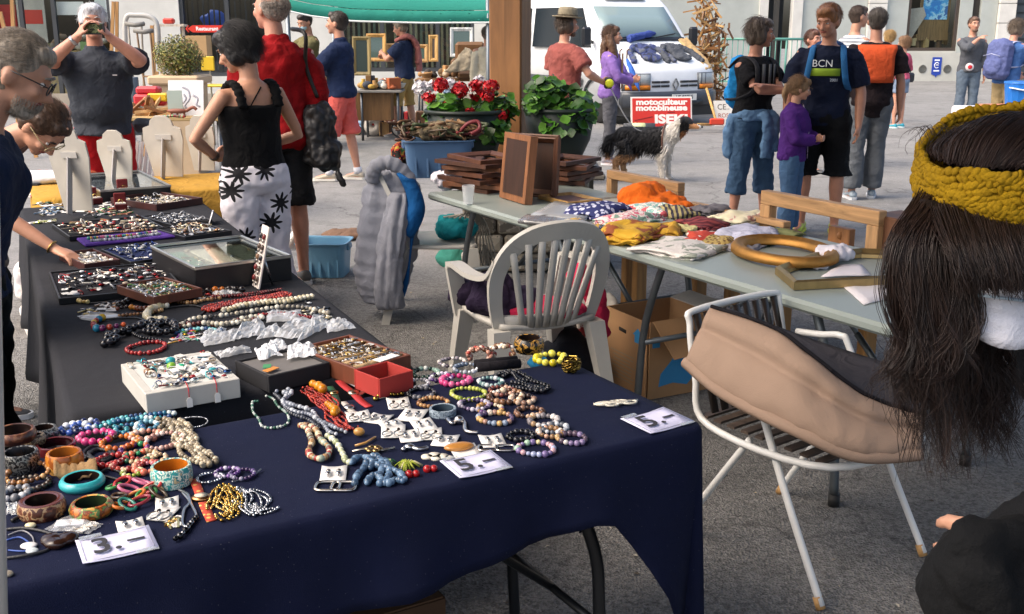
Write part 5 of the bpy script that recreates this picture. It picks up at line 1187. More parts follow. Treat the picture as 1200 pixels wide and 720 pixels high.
def backpack(label,J,m,sz=(.15,.1,.23),z=1.24,strap='#2b2b2f',y=-.2):
 w_=J['W'];c=w_((0,y,z));rt=thing('backpack',label,'backpack',tuple(c-Vector((0,0,sz[2]))),J['root'].rotation_euler.z)
 g=MB(m);M=Matrix.Rotation(J['root'].rotation_euler.z,4,'Z');A=J['sp'](z)[1].to_4x4()
 g.T=Matrix.Translation(c)@M@A
 g.box((0,0,0),(sz[0]*2,sz[1]*2,sz[2]*2),b=.06);g.ell((0,0,sz[2]*.8),(sz[0]*.95,sz[1],.09),2);g.ell((0,-sz[1],-sz[2]*.35),(sz[0]*.8,.06,sz[2]*.5),2)
 o=g.build('pack_body',rt,world=True);remesh(o,.012,4,.03,.07,.45)
 g=MB(mat('cloth',strap));
 for sd in(-1,1):
  pts=[J['sp'](zz)[0]+J['sp'](zz)[1]@Vector((.1*sd+dx*sd,yy,0))for zz,dx,yy in((1.36,0,-.2),(1.445,.0,-.08),(1.44,.01,.06),(1.36,.02,.15),(1.2,.045,.15),(1.12,.07,.02),(1.1,.05,-.16))]
  g.tube([w_(p)for p in spline(pts,5)],.024,n=8,flat=.4)
 g.build('shoulder_strap',rt,world=True)
 g=MB(mat('plastic',strap));g.T=Matrix.Translation(c)@M@A;g.tube([(-sz[0]*.8,-sz[1]-.045,.04),(0,-sz[1]-.06,.07),(sz[0]*.8,-sz[1]-.045,.04)],.006,n=5);g.build('zip',rt,world=True)
 return rt
backpack('bright blue backpack worn by the woman with folded arms',J,cl(BLUE),(.12,.07,.2),1.2,y=-.175)
J=person('small girl with ponytail in purple fleece jacket beside the wooden frame',at(934,100,8.55),330,1.27,dict(m=cl('#4b2470'),sleeve=1.9,hem=.86,off=.03,loose=.03,collar=True),dict(m=cl('#4a6788'),len=1.95,flare=.03,off=.024),skin='#c08668',female=True,hair=dict(c='#8a6a48',style='tail',vol=.016,len=.2),head=(20,12,0),girth=1.12,voxel=.0125,shoes=('#3c4656','#777777'),arms={1:('ik',(.05,.25,1.1),(1,-.4,-.7),(-.6,.7,.2)),-1:('ik',(-.02,.26,1.1),(-1,-.4,-.7),(.6,.7,.2))})
worn(J,'zip',mat('metal','#b9b0c2'),lambda g:g.tube([J['sp'](z)[0]+J['sp'](z)[1]@Vector((0,y,0))for z,y in((.9,.166),(1.1,.16),(1.3,.166),(1.43,.1),(1.49,.075))],.005,n=5))
J=person('smiling man in navy shirt with a green print and black shorts',at(968,100,8.75),252,1.83,dict(m=cl('#121a30'),sleeve=.85,hem=.86,off=.026,loose=.024,disp=.035),dict(m=cl('#0e0f12'),len=1.06,flare=.045,off=.03),skin='#b06c4c',hair=dict(c='#8a5a34',vol=.014),head=(-22,18,0),girth=1.1,voxel=.0105,brow='#7d5230',shoes=('#b5c22c','#c8cf4a'),arms={1:('dir',(.3,.05,-1),(.02,.2,-1),(-.1,.2,-1)),-1:('dir',(-.26,.1,-1),(-.0,.25,-1),(0,.2,-1))},legs={1:((.06,.0,-1),(.02,-.06,-1)),-1:((-.1,.06,-1),(-.02,-.08,-1))})
def tee(J,x,z,y=.176):return J['sp'](z)[0]+J['sp'](z)[1]@Vector((x,y-x*x*2.6,0))
worn(J,'green_print',mat('paper','#8fae2c'),lambda g:g.grid([[tee(J,x,z)for z in(1.235,1.275,1.29)]for x in(-.1,-.05,0,.05,.1,.14)],thick=.004))
A=J['root'];Mw=root_matrix(A)
lettering('BCN',.075,Mw@Matrix.Scale(J['s'],4)@basis(tee(J,.03,1.325,.192),(-1,0,0),(0,0,1)),A,mat('paper','#dfe3e6'))
lettering('2001',.03,Mw@Matrix.Scale(J['s'],4)@basis(tee(J,-.06,1.205,.196),(-1,0,0),(0,0,1)),A,mat('paper','#b9c2cf'))
backpack('navy backpack with mid blue straps on the man in the green print shirt',J,cl('#1f3b63'),(.15,.1,.24),1.22,'#2f689c')
J=person('man in black shirt with an orange back panel, seen from behind',at(1022,100,10.6),82,1.83,dict(m=cl('#1a1216'),sleeve=.75,hem=.78,off=.026,loose=.034,disp=.04),dict(m=cl('#5d6268'),len=1.95,flare=.03,off=.024),skin='#8d5843',hair=dict(c='#4d4641',vol=.006),girth=1.12,voxel=.011,shoes=('#8c9aa6','#c9cdd2'),arms={1:('dir',(.22,-.03,-1),(.08,.15,-1)),-1:('dir',(-.2,-.05,-1),(-.05,.2,-1))},legs={1:((.0,.12,-1),(.0,.04,-1)),-1:((-.05,-.02,-1),(-.02,-.12,-1))})
worn(J,'orange_panel',cl('#c4502a'),lambda g:g.grid([[J['sp'](z)[0]+J['sp'](z)[1]@Vector((x*(1.12 if z>1.35 else 1),-.176*(1-.18*(x/.16)**2)-(.006 if z<1.4 else-.016)+(0 if z<1.43 else.03)-.012*math.sin(z*30+x*20)*.4,0))for z in(1.1,1.16,1.22,1.28,1.34,1.4,1.44)]for x in np.linspace(-.155,.155,11)],thick=.008))
J=person('man in grey and white striped shirt behind the orange backed man',at(1001,60,13.2),20,1.9,dict(m=stripe_mat('cloth','#7e848e','#cfd2d6',24),sleeve=1.6,hem=.86,off=.024),dict(m=cl('#a98d72'),len=1.95),skin='#a87257',hair=dict(c='#4c3d33',vol=.004),head=(-8,6,0),voxel=VX)
J=person('person in grey green jacket partly hidden behind the smiling man',at(951,60,12.6),300,1.62,dict(m=cl('#6b8a82'),sleeve=1.9,hem=.84),dict(m=cl('#40454c')),skin='#b36f5c',hair=dict(c='#5c3a2c',vol=.012),voxel=VX,shoes=('#4b4b4b','#888888'))
J=person('blond child half hidden behind the orange backed man',at(1041,60,19.5),100,1.6,dict(m=cl('#b86a70'),sleeve=.6),dict(m=cl('#6f7f96'),len=.9),skin='#c58f72',hair=dict(c='#b5945e',style='bob',vol=.014),voxel=.016,female=True)
J=person('girl in pink top and denim shorts with turquoise shoes',at(1059,60,18.4),120,1.5,dict(m=cl('#d4627c'),sleeve=1.1,hem=.95),dict(m=cl('#7f8fa6'),len=.55),skin='#bb8168',female=True,hair=dict(c='#8b6a4c',style='bob',vol=.02),voxel=VX,shoes=('#2f9bb0','#cfe2e4'),head=(10,0,0),arms={1:('ik',(.1,.2,1.15),(1,-.5,-.6),(-.3,.8,.3)),-1:('dir',(-.15,0,-1),(0,.2,-1))})
c=J['W']((.2,-.05,.98));g=MB(mat('leather','#2d3036'));g.box(c,(.14,.1,.16),rz=.4,b=.03);g.tube([c+Vector((0,0,.08)),J['W']((.02,-.1,1.4)),J['W']((-.12,.05,1.3))],.008,n=5);g.build('small_bag',None,'small dark bag on the hip of the girl in pink','bag')
J=person('bearded man in grey sweater touching his throat by the building',at(1138,60,18.4),268,1.82,dict(m=cl('#55585e'),sleeve=1.5,hem=.9,off=.02),dict(m=cl('#5f6d7c'),len=1.95,flare=.03),skin='#b27a62',hair=dict(c='#6b5040',vol=.008,beard='#6d5342'),voxel=VX,head=(0,0,0),shoes=('#444444','#777777'),arms={1:('ik',(-.02,.2,1.42),(1,.1,-.8),(-.8,.1,.5)),-1:('dir',(-.16,0,-1),(0,.2,-1))})
worn(J,'red_tag',mat('cloth','#c9313a'),lambda g:(g.ell((.06,.17,.98),(.07,.02,.06),1,nz=.3,m=mat('cloth','#e6dcdc')),g.ell((.06,.185,.98),(.04,.014,.035),1)))
J=person('man in blue sweater with a lilac backpack at the right hand stall',at(1183,60,15.4),28,1.77,dict(m=cl('#41659c'),sleeve=1.75,hem=.88,off=.024),dict(m=cl('#9a8763'),len=1.95),skin='#b0745c',hair=dict(c='#6f6152',style='bob',vol=.012),lean=10,head=(-10,14,0),voxel=VX,girth=1.15,arms={1:('ik',(.15,.4,1.0),(1,-.5,-.5),(0,.8,-.4)),-1:('ik',(-.15,.4,1.0),(-1,-.5,-.5),(0,.8,-.4))})
backpack('lilac grey backpack with pale straps on the man in blue sweater',J,cl('#5d6694'),(.17,.12,.26),1.2,'#9aa0bc')
a=W(1180,128,13.6);root=thing('stall_table','small stall table under a white cloth at the far right','table',(a.x,13.6,0));zt_=a.z
g=MB(cl('#dadbe0'));g.box((a.x+.15,13.9,zt_-.22),(1.15,.8,.44),b=.03);g.build('cloth',root,world=True)
for dx in(-.35,.65):g=MB(mat('metal','#8a8d90'));g.tube([(a.x+dx,13.9,0),(a.x+dx,13.9,zt_-.4)],.025,n=8);g.build('leg',root,world=True)
p=W(1186,114,13.9);g=MB(mat('wood','#c9825a'));g.box((p.x-.15,13.9,zt_+.02),(.45,.3,.035),rz=.1,b=.006);g.build('wooden_tray',None,'orange brown tray on the white stall cloth','tray')
p=W(1196,128,13.5);root=thing('blue_tub','bright blue plastic tub with white handle on the white stall cloth','tub',(p.x,13.55,zt_))
pr=MB(mat('plastic','#1f6fc4'));rs=[]
for z,r_ in((0,.17),(.01,.18),(.3,.215),(.32,.225),(.34,.22)):rs.append([(p.x+.05+(r_+.006*(j%2))*math.cos(2*math.pi*j/36),13.6+(r_+.006*(j%2))*math.sin(2*math.pi*j/36),zt_+z)for j in range(36)])
pr.rings(rs,smooth=False);pr.build('tub_wall',root,world=True)
g=MB(mat('plastic','#d9e2ea'));g.tube(spline([(p.x-.17,13.5,zt_+.27),(p.x,13.36,zt_+.24),(p.x+.2,13.4,zt_+.25)],6),.018,n=8,flat=.5);g.build('handle',root,world=True)
p=W(1165,138,13.3);root=thing('wire_basket','wire basket with red apples in front of the white stall cloth','basket',(p.x,13.25,p.z))
wm=mat('metal','#9aa0a4');g=MB(wm)
for k in range(9):g.tube([(p.x-.35+.085*k,13.05,p.z-.1),(p.x-.35+.085*k,13.05,p.z+.08)],.005,n=4)
for z in(-.1,-.02,.08):g.tube([(p.x-.36,13.05,p.z+z),(p.x+.34,13.05,p.z+z),(p.x+.34,13.4,p.z+z),(p.x-.36,13.4,p.z+z)],.006,n=4,closed=True)
for k in range(4):g.tube([(p.x-.36,13.05+.1*k,p.z-.1),(p.x+.34,13.05+.1*k,p.z-.1)],.005,n=4)
g.build('wire_cage',root,world=True)
g=MB(mat('gloss','#b8302c'))
for k in range(3):g=MB(mat('gloss','#b8302c'));g.ell((p.x+.02+.11*k,13.2+.03*(k%2),p.z-.04),(.05,.05,.045),2);g.build('apple',None,('left','middle','right')[k]+' red apple of three in the wire basket by the white stall cloth','apple','apples in the wire basket')
fuzz_all()
# ------------------------------------------------------------------ dog (built in its own frame, facing +X)
dg_=thing('dog','black, white and tan shaggy sheepdog standing on a leash','dog',(DOGC.x,DOGC.y,0),R(-14))
dogm,nt,bs,L=nodes_of('dog_coat');at_=N(nt,'ShaderNodeAttribute',attribute_name='Col');nz=N(nt,'ShaderNodeTexNoise',Scale=60.0,Detail=4.0)
L.new(mul_var(nt,L,at_.outputs['Color'],nz.outputs[0],.5),bs.inputs['Base Color']);bs.inputs['Roughness'].default_value=.7
def dogcol(p):
 x,y,z=p;n_=.025*noise.noise(Vector((x*9,y*9,z*9)))
 if x>.45+n_ and z<.635+n_:return '#b9855a' if abs(y)>.025 or z<.57 else '#e8e2da'
 if.19+n_<x<.36+n_ and z>.3:return '#e9e4dc'
 if x>=.36:return '#1d1a1a' if z>.57+n_ or abs(y)>.07 else '#a06a40'
 if z<.16:return '#e3dcd2' if x>0 else '#c9a37c'
 if z<.3 and x<-.1:return '#a9835f'
 if z<.32 and x>.12:return '#e5dfd6'
 return '#1c1b1e'
g=MB(dogm)
ringx=lambda x,z,ry,rz,n=14:[(x,ry*math.cos(2*math.pi*j/n),z+rz*math.sin(2*math.pi*j/n))for j in range(n)]
g.rings([ringx(-.36,.47,.05,.06),ringx(-.31,.47,.11,.12),ringx(-.2,.47,.125,.13),ringx(-.02,.46,.125,.135),ringx(.12,.44,.13,.165),ringx(.22,.45,.115,.16),ringx(.29,.49,.07,.1)])
g.tube([(.2,0,.5),(.3,0,.56),(.38,0,.62)],[.12,.1,.08],n=12)
g.ell((.41,0,.645),(.085,.075,.075),2);g.tube([(.44,0,.63),(.52,0,.61),(.565,0,.6)],[.055,.04,.03],n=10);g.ell((.57,0,.6),(.022,.026,.022),1)
for sd in(-1,1):
 g.tube([(.39,.055*sd,.7),(.37,.09*sd,.675),(.375,.1*sd,.62)],[.022,.035,.012],n=8)
 g.tube([(.2,.075*sd,.42),(.19+.02*sd,.075*sd,.26),(.21+.02*sd,.075*sd,.06)],[.065,.048,.036],n=9);g.ell((.235+.02*sd,.075*sd,.03),(.05,.035,.03),1)
 h=-.24+.03*sd;g.tube([(h,.075*sd,.45),(h+.06,.08*sd,.31),(h-.07,.08*sd,.2),(h-.05,.08*sd,.06)],[.105,.085,.042,.034],n=9);g.ell((h-.02,.08*sd,.03),(.05,.035,.03),1)
g.tube([(-.34,0,.5),(-.43,0,.45),(-.46,0,.34),(-.43,0,.26)],[.04,.055,.06,.015],n=9)
me_o=g.build('dog_form',dg_);remesh(me_o,.014,3);bpy.context.view_layer.update()
me=bpy.data.meshes.new_from_object(me_o.evaluated_get(bpy.context.evaluated_depsgraph_get()));bpy.data.objects.remove(me_o)
for a_ in list(me.attributes):
 if a_.name=='Col':me.attributes.remove(a_)
at2=me.attributes.new('Col','FLOAT_COLOR','FACE');cs=[]
for p_ in me.polygons:cs+=[*srgb(dogcol(p_.center)),1]
at2 .data.foreach_set('color',cs);bd=bpy.data.objects.new('body',me);col.objects.link(bd);bd.parent=dg_
for p_ in me.polygons:p_.use_smooth=True
rnd=random.Random(6);g=MB(dogm);polys=list(me.polygons)
for p_ in rnd.choices(polys,weights=[q.area for q in polys],k=9500):
 c=p_.center+Vector((rnd.gauss(0,.005),rnd.gauss(0,.005),rnd.gauss(0,.005)));nn=p_.normal
 if c.x>.45:continue
 d=(nn*.35+Vector((-.6,0,-.75))+Vector((rnd.gauss(0,.2),rnd.gauss(0,.2),rnd.gauss(0,.2)))).normalized();l=rnd.uniform(.03,.065)*(1.3 if c.x<-.3 else 1)*(1.5 if.28<c.z<.42 else 1)*(.5 if c.z<.2 else 1)
 x,y,_=frame_on(d);m1=c+d*l*.5+nn*.006;e=c+d*l;w_=.0032
 g.add([c-x*w_,c+x*w_,m1+x*w_*.7,m1-x*w_*.7,e],[(0,1,2,3),(3,2,4)],smooth=False,c=dogcol(c))
g.build('fur',dg_,kind='stuff')
g=MB(mat('gloss','#0c0a0a'));g.ell((.592,0,.607),(.012,.016,.012),1);g.build('nose',dg_)
for sd in(-1,1):g=MB(mat('gloss','#0c0a0a'));g.ell((.475,.035*sd,.655),.011,1);g.build('eye',dg_)
g=MB(mat('leather','#5b3a2d'));g.tube([(.2+.02*math.cos(t),.16*math.cos(t),.46+.17*math.sin(t))for t in np.linspace(0,6.28,19)[:-1]],.011,n=6,closed=True);g.tube([(.1,.1,.58),(.2,.13,.57)],.01);g.build('harness',None,None)if False else g.build('harness',dg_)
# ------------------------------------------------------------------ helpers for table tops
ZT=.75
ZG=.74
def uvdir(a,b):d=(b-a);d.z=0;return d.normalized()
def cloth_table(label,name_cloth,lab_cloth,A,ux,uy,w,d,z,m,hem,seed=1,legm='#2a2c2f'):
 pass
 ctr=A+ux*w/2+uy*d/2
 root=thing('folding_table',label,'table',(ctr.x,ctr.y,0),math.atan2(ux.y,ux.x))
 g=MB(mat('plastic','#8a8d8f'));g.T=basis((ctr.x,ctr.y,z-.03),ux,uy);g.box((0,0,0),(w,d,.04),b=.008);g.build('table_top',root,world=True)
 lm=mat('paint',legm)
 for sx in(-1,1):
  for sy in(-1,1):
   c=ctr+ux*sx*(w/2-.22)+uy*sy*(d/2-.07);top=Vector((c.x,c.y,z-.05));out=ux*sx*.12
   g=MB(lm);g.tube(spline([top-out*.9,top-out*.5+Vector((0,0,-.12)),top-out*.1+Vector((0,0,-.26)),Vector((c.x,c.y,.3)),Vector((c.x,c.y,.03))+out*.12],5),.0155,n=10);lo=g.build('leg',root,world=True)
   g=MB(mat('rubber','#151515'));e=Vector((c.x,c.y,.03))+out*.12;g.lathe([(.019,-.029),(.019,.02),(.016,.025)],e,n=10);g.build('rubber_foot',lo,world=True)
  c0=ctr+ux*sx*(w/2-.22);g=MB(lm);p=Vector((c0 .x,c0 .y,.26));g.tube([p-uy*(d/2-.07),p+uy*(d/2-.07)],.011,n=8);g.build('cross_bar',root,world=True)
  g=MB(lm);g.tube([p,Vector((ctr.x,ctr.y,z-.06))+ux*sx*.15],.011,n=8);g.build('brace',root,world=True)
 per=[];n1,n2,nc=34,20,5;rr=.02
 def corner(c,a0):return[(c[0]+rr*math.cos(a0+math.pi/2*k/nc),c[1]+rr*math.sin(a0+math.pi/2*k/nc))for k in range(nc+1)]
 hw,hd=w/2+.006,d/2+.006
 pts=[]
 for k in range(n1):pts.append((-hw+rr+(2*hw-2*rr)*k/n1,-hd,0,k/n1))
 pts+=[(x,y,0,1.0)for x,y in corner((hw-rr,-hd+rr),-math.pi/2)]
 for k in range(1,n2):pts.append((hw,-hd+rr+(2*hd-2*rr)*k/n2,1,k/n2))
 pts+=[(x,y,1,1.0)for x,y in corner((hw-rr,hd-rr),0)]
 for k in range(1,n1):pts.append((hw-rr-(2*hw-2*rr)*k/n1,hd,2,k/n1))
 pts+=[(x,y,2,1.0)for x,y in corner((-hw+rr,hd-rr),math.pi/2)]
 for k in range(1,n2):pts.append((-hw,hd-rr-(2*hd-2*rr)*k/n2,3,k/n2))
 pts+=[(x,y,3,1.0)for x,y in corner((-hw+rr,-hd+rr),math.pi)]
 rows=[];N_=len(pts)
 for i,(x,y,side,s_)in enumerate(pts):
  px,py=pts[i-1][:2];qx,qy=pts[(i+1)%N_][:2];t=Vector((qx-px,qy-py,0)).normalized();nrm=Vector((t.y,-t.x,0))
  row=[]
  for k in(.0,.5,.85,.97):row.append(Vector((x*k,y*k,.003+.0016*noise.noise(Vector((x*k*7,y*k*7,seed))))))
  row.append(Vector((x,y,.002)));row.append(Vector((x,y,-.008))+nrm*.006)
  h=hem(s_,side)
  for j in range(1,9):
   q=j/8;f_=q**1.3
   wv=.032*math.sin(i*.62+seed)+.02*math.sin(i*1.45+seed*2.1+q)
   row.append(Vector((x,y,-.008-(h-.008)*q))+nrm*(.008+.02*f_+wv*f_*min(1,h*3)))
  rows.append(row)
 g=MB(m);g.T=basis((ctr.x,ctr.y,z),ux,uy);g.grid(rows,close_u=True,thick=.003);o=g.build(name_cloth,None,lab_cloth,'tablecloth')
 return root
FR=P(818,500,ZT);FL=P(8,690,ZT);ub=uvdir(FL,FR);vb=Vector((-ub.y,ub.x,0));WB=1.75
Ab=FR-ub*WB
navy=mat('cloth','#0b1330',var=.2,ns=5,lint=1,crease=4,cs=.45)
def hem_b(s,side):
 if side==0:return.315-.2*s+.008*math.sin(s*11)+(.46*max(0,(s-.84)/.16)**1.2)
 if side==1:return.50-.14*math.sin(math.pi*min(1,s*1.1))if s<.9 else.42
 return.4
cloth_table('folding table with black steel legs under the navy cloth','navy_tablecloth','navy blue cloth draped over the front jewellery table',Ab,ub,vb,WB,.56,ZT,navy,hem_b,2,'#1a1c1f')
RN,RF=P(478,430,ZT),P(345,325,ZT);uk=uvdir(RN,RF);vk=Vector((uk.y,-uk.x,0))
LN=RN-vk*.86-uk*.02;WK=3.35
Ak=LN
blk_c=mat('cloth','#2b2c31',var=.25,ns=5,lint=1,crease=4,cs=.45)
def hem_k(s,side):
 if side==2:return.62+.05*math.sin(s*9)
 if side==3:return.62+.03*math.sin(s*20)
 return.16+.02*math.sin(s*14)
cloth_table('long folding table with steel legs under the black cloth','black_tablecloth','black cloth hanging over the long jewellery table',LN+vk*.86,uk,-vk,WK,.86,ZT,blk_c,lambda s,side:{0:.17+.015*math.sin(s*14),1:.3,2:.52+.03*math.sin(s*23),3:.5}[side],5,'#7d8085')
ZC=ZT+.006
def T(x,y,z=None):return P(x,y,ZC if z is None else z)
ye0=LN+uk*(WK+.06)+vk*.06
ye=mat('cloth','#b38a3a',var=.15)
root=thing('yellow_cloth_table','table under a plain yellow ochre cloth carrying the necklace busts','table',tuple(ye0+vk*.8))
g=MB(ye);c=ye0+vk*.66+uk*.38;ny=40;rows=[]
for i in range(ny):
 a_=2*math.pi*i/ny;cx,cy=math.copysign(abs(math.cos(a_))**.25,math.cos(a_)),math.copysign(abs(math.sin(a_))**.25,math.sin(a_))
 p=lambda k,z,o=0:c+vk*(cx*(.66*k+o))+uk*(cy*(.36*k+o))+Vector((0,0,z))
 rows.append([p(0,.78),p(.6,.78),p(.98,.78),p(1,.77)]+[p(1,.77-.74*j/5,.006+.012*j/5*math.sin(i*2.1))for j in range(1,6)])
g.v=[];g.n=0
g.grid([[(q.x,q.y,q.z-c.z if False else q.z-.0)for q in r_]for r_ in[[Vector((q.x,q.y,q.z-ZT))for q in r2]for r2 in rows]],close_u=True);g.build('cloth',root,world=True)
YZ=.78
# ------------------------------------------------------------------ grey folding table
GL,GR=P(505,226,ZG),P(1044,382,ZG);ug=uvdir(GR,GL);vg=Vector((ug.y,-ug.x,0))
if vg.x<0:vg=-vg
WG=(GL-GR).length+.05;DG=.9
gm_=mat('plastic','#8d9690',var=.08)
def build_grey():
 L1=WG/2
 for k in range(2):
  o_=GR+ug*(L1*k);ctr=o_+ug*L1/2+vg*DG/2
  root=thing('folding_table',('grey plastic folding table carrying the gold oval frame and linens','grey plastic folding table carrying the stack of brown frames')[k],'table',(ctr.x,ctr.y,0),math.atan2(ug.y,ug.x))
  g=MB(gm_);g.T=basis((ctr.x,ctr.y,ZG-.024),ug,vg);g.box((0,0,0),(L1-.004,DG,.042),b=.012);g.build('table_top',root,world=True)
  lm=mat('metal','#73797d',rough=.55)
  for sx in(-1,1):
   for sy in(-1,1):
    c=ctr+ug*sx*(L1/2-.3)+vg*sy*(DG/2-.09)
    g=MB(lm);out=ug*sx;g.tube(spline([Vector((c.x,c.y,ZG-.05))-out*.1,Vector((c.x,c.y,ZG-.22))-out*.03,Vector((c.x,c.y,.35))+out*.02,Vector((c.x,c.y,.03))+out*.05],5),.0165,n=10);lo=g.build('leg',root,world=True)
    e=Vector((c.x,c.y,.03))+out*.05;g=MB(mat('rubber','#1a1a1a'));g.lathe([(.021,-.029),(.021,.015)],e,n=10);g.build('rubber_foot',lo,world=True)
   p=ctr+ug*sx*(L1/2-.29);p.z=.32;g=MB(lm);g.tube([p-vg*(DG/2-.09),p+vg*(DG/2-.09)],.013,n=8);g.build('cross_bar',root,world=True)
   g=MB(lm);q=ctr.copy();q.z=ZG-.06;g.tube([p,p.lerp(q+ug*sx*.12,.55)],.013,n=8);g.tube([p.lerp(q+ug*sx*.12,.5),q+ug*sx*.12],.009,n=8);g.build('brace',root,world=True)
build_grey()
ZGT=ZG-.002
def G(x,y,z=None):return P(x,y,ZGT if z is None else z)
wb0=GR+vg*(DG+.03)-ug*.35;wl=3.1
root=thing('wooden_trestle','rough wooden trestle bench standing behind the grey folding tables','bench',tuple(wb0+ug*wl/2+vg*.13-Vector((0,0,ZG))))
g=MB(mat('wood','#9a7347'));g.T=basis(wb0+ug*wl/2+vg*.15-Vector((0,0,.03)),ug,vg);g.box((0,0,.15),(wl,.3,.035),b=.004);g.build('bench_top',root,world=True)
for x,yb in((753,390),(822,380),(858,395),(917,405),(1017,440),(690,330)):
 t=((P(x,330,.4)-wb0).dot(ug));c=None
 for k in range(60):
  tt_=wl*k/59;q=wb0+ug*tt_+vg*.1;d_=q.y*CP-(.4-H)*SP;xx=600+F*q.x/d_
  if c is None or abs(xx-x)<c[0]:c=(abs(xx-x),q)
 q=c[1];g=MB(mat('wood','#a87a45'));g.bar((q.x,q.y,0.002),(q.x,q.y,ZG-.2),.075,.05,b_=.004,up=tuple(ug));g.build('leg',root,world=True)
 # ------------------------------------------------------------------ jewellery makers
PAL=dict(silver=['#b9bcc2','#8d9096','#d8dade','#6d7076'],pearl=['#e6dfd3','#cfc3b2','#f0ece4','#b7a58f'],black=['#15151a','#24242b','#0c0c10'],red=['#8f1f22','#6d1519','#a83230'],coral=['#a02a22','#c0402f','#7d1d1b'],turq=['#3fa6b0','#7cc6cb','#2c6f8d','#d6e3e2','#31507f'],pink=['#c02f70','#e06a9a','#8e1f58','#d84a86'],multi=['#c0442c','#2f8f7a','#d9a43a','#7a3f8a','#e4ddd0','#2d4f9a','#d06a8a','#5d8f3a'],wood=['#8a5f3a','#a97c4e','#5f3f26','#c49a68'],orange=['#c9702a','#b5561f','#d98f45','#3b2519'],blue=['#253a78','#3f5fae','#dfe3ea','#1b2448'],gold=['#c9a458','#a88238','#e3c884','#8a6a2c'],peach=['#d99c84','#c97f6a','#e8c3b0','#9a6a5a'],green=['#3f7a4a','#6a9a58','#25523a','#c9c29a'],yellow=['#d6c92a','#c2b31f','#e8df5a'],cream=['#d9cfb4','#c7b892','#e9e2cf'],purple=['#5a3a7a','#8a6aa8','#cfc6da','#3a2650'],bluegrey=['#4f6a88','#3f566f','#6a86a2'],lime=['#9aa83a','#b9bf5a','#7a8a2c','#d9d3a0'],brownpearl=['#a07a58','#d9c3a8','#7a543a','#efe6d9','#5a3d2c'],brass=['#8a7238','#b3954a','#5d4a22'])
gls=mat('gloss',None);met=mat('metal',None,rough=.25);mte=mat('matte',None)
rj=random.Random(77)
GROUPS={'bracelet':'bracelets laid out on the jewellery tables','necklace':'necklaces laid out on the jewellery tables'}
def beads_on(pts,pal,r,mb,m,jit=.25,rr=rj,flat=1.0,lod=1):
 for i,p in enumerate(pts):
  s_=r*rr.uniform(1-jit,1+jit);mb.ell(p,(s_,s_,s_*flat),lod,m=m,c=rr.choice(pal))
def bracelet(label,x,y,rpx,pal,br=.0045,m=None,tilt=0,squash=1.0,wob=.06,z=0.0,cord='#3a332e',seed=None,name='bracelet'):
 rr=random.Random(seed or hash((x,y))%9999);c=T(x,y);c.z+=z;R_=rpx/ppm(c);m=m or gls
 ph=rr.random()*6;n=max(8,int(2*math.pi*R_/(br*1.9)));pts=[]
 M=Matrix.Rotation(R(tilt),3,'X')
 for k in range(n):
  a=2*math.pi*k/n;q=R_*(1+wob*math.sin(2*a+ph)+wob*.5*math.sin(3*a+ph*2))
  p=M@Vector((q*math.cos(a),q*math.sin(a)*squash,0));pts.append(c+p+Vector((0,0,br*1.05+abs(R_*math.sin(R(tilt))))))
 g=MB(mat('cloth',cord));g.tube(pts,.0012,n=5,closed=True);o=g.build(name,None,label,name,GROUPS.get(name))
 b=MB(m);beads_on(pts,pal if isinstance(pal,list)else PAL[pal],br,b,m,rr=rr);b.build('beads',o,world=True,kind='stuff');return o
def necklace(label,pix,pal,br=.004,m=None,step=None,closed=False,cord='#2a2624',strands_=1,spread=.006,name='necklace',lift=0.0,cat=None,table=T,jit=.25):
 rr=random.Random(hash(tuple(pix[0]))%9999);m=m or gls;base=spline([table(*p)for p in pix],10,closed)
 g=MB(mat('cloth',cord));b=MB(m)
 for s in range(strands_):
  off=(s-(strands_-1)/2)*spread;pts=[]
  rs=resample(base,step or br*1.9,closed)
  for i,p in enumerate(rs):
   t=rs[(i+1)%len(rs)]-rs[i-1];t.z=0;nn=Vector((-t.y,t.x,0)).normalized()if t.length>1e-6 else Vector((1,0,0))
   pts.append(p+nn*(off+spread*.5*math.sin(i*.35+s*2))+Vector((0,0,br+lift+abs(br*.8*math.sin(i*.21+s*1.7))*(1 if strands_>1 else.3))))
  g.tube(pts,.0011,n=4,closed=closed);beads_on(pts,pal if isinstance(pal,list)else PAL[pal],br,b,m,rr=rr,jit=jit,lod=1 if br>.004 else 0)
 o=g.build(name,None,label,cat or name,GROUPS.get(name));b.build('beads',o,world=True,kind='stuff');return o
def cordloop(label,pix,r,c,m=None,closed=False,name='cord_necklace',cat='necklace',z=0.0,table=T):
 g=MB(m or mat('leather',c));pts=spline([table(*p)+Vector((0,0,r+z+.002*(i%2)))for i,p in enumerate(pix)],10,closed);g.tube(pts,r,n=7,closed=closed);return g.build(name,None,label,cat)
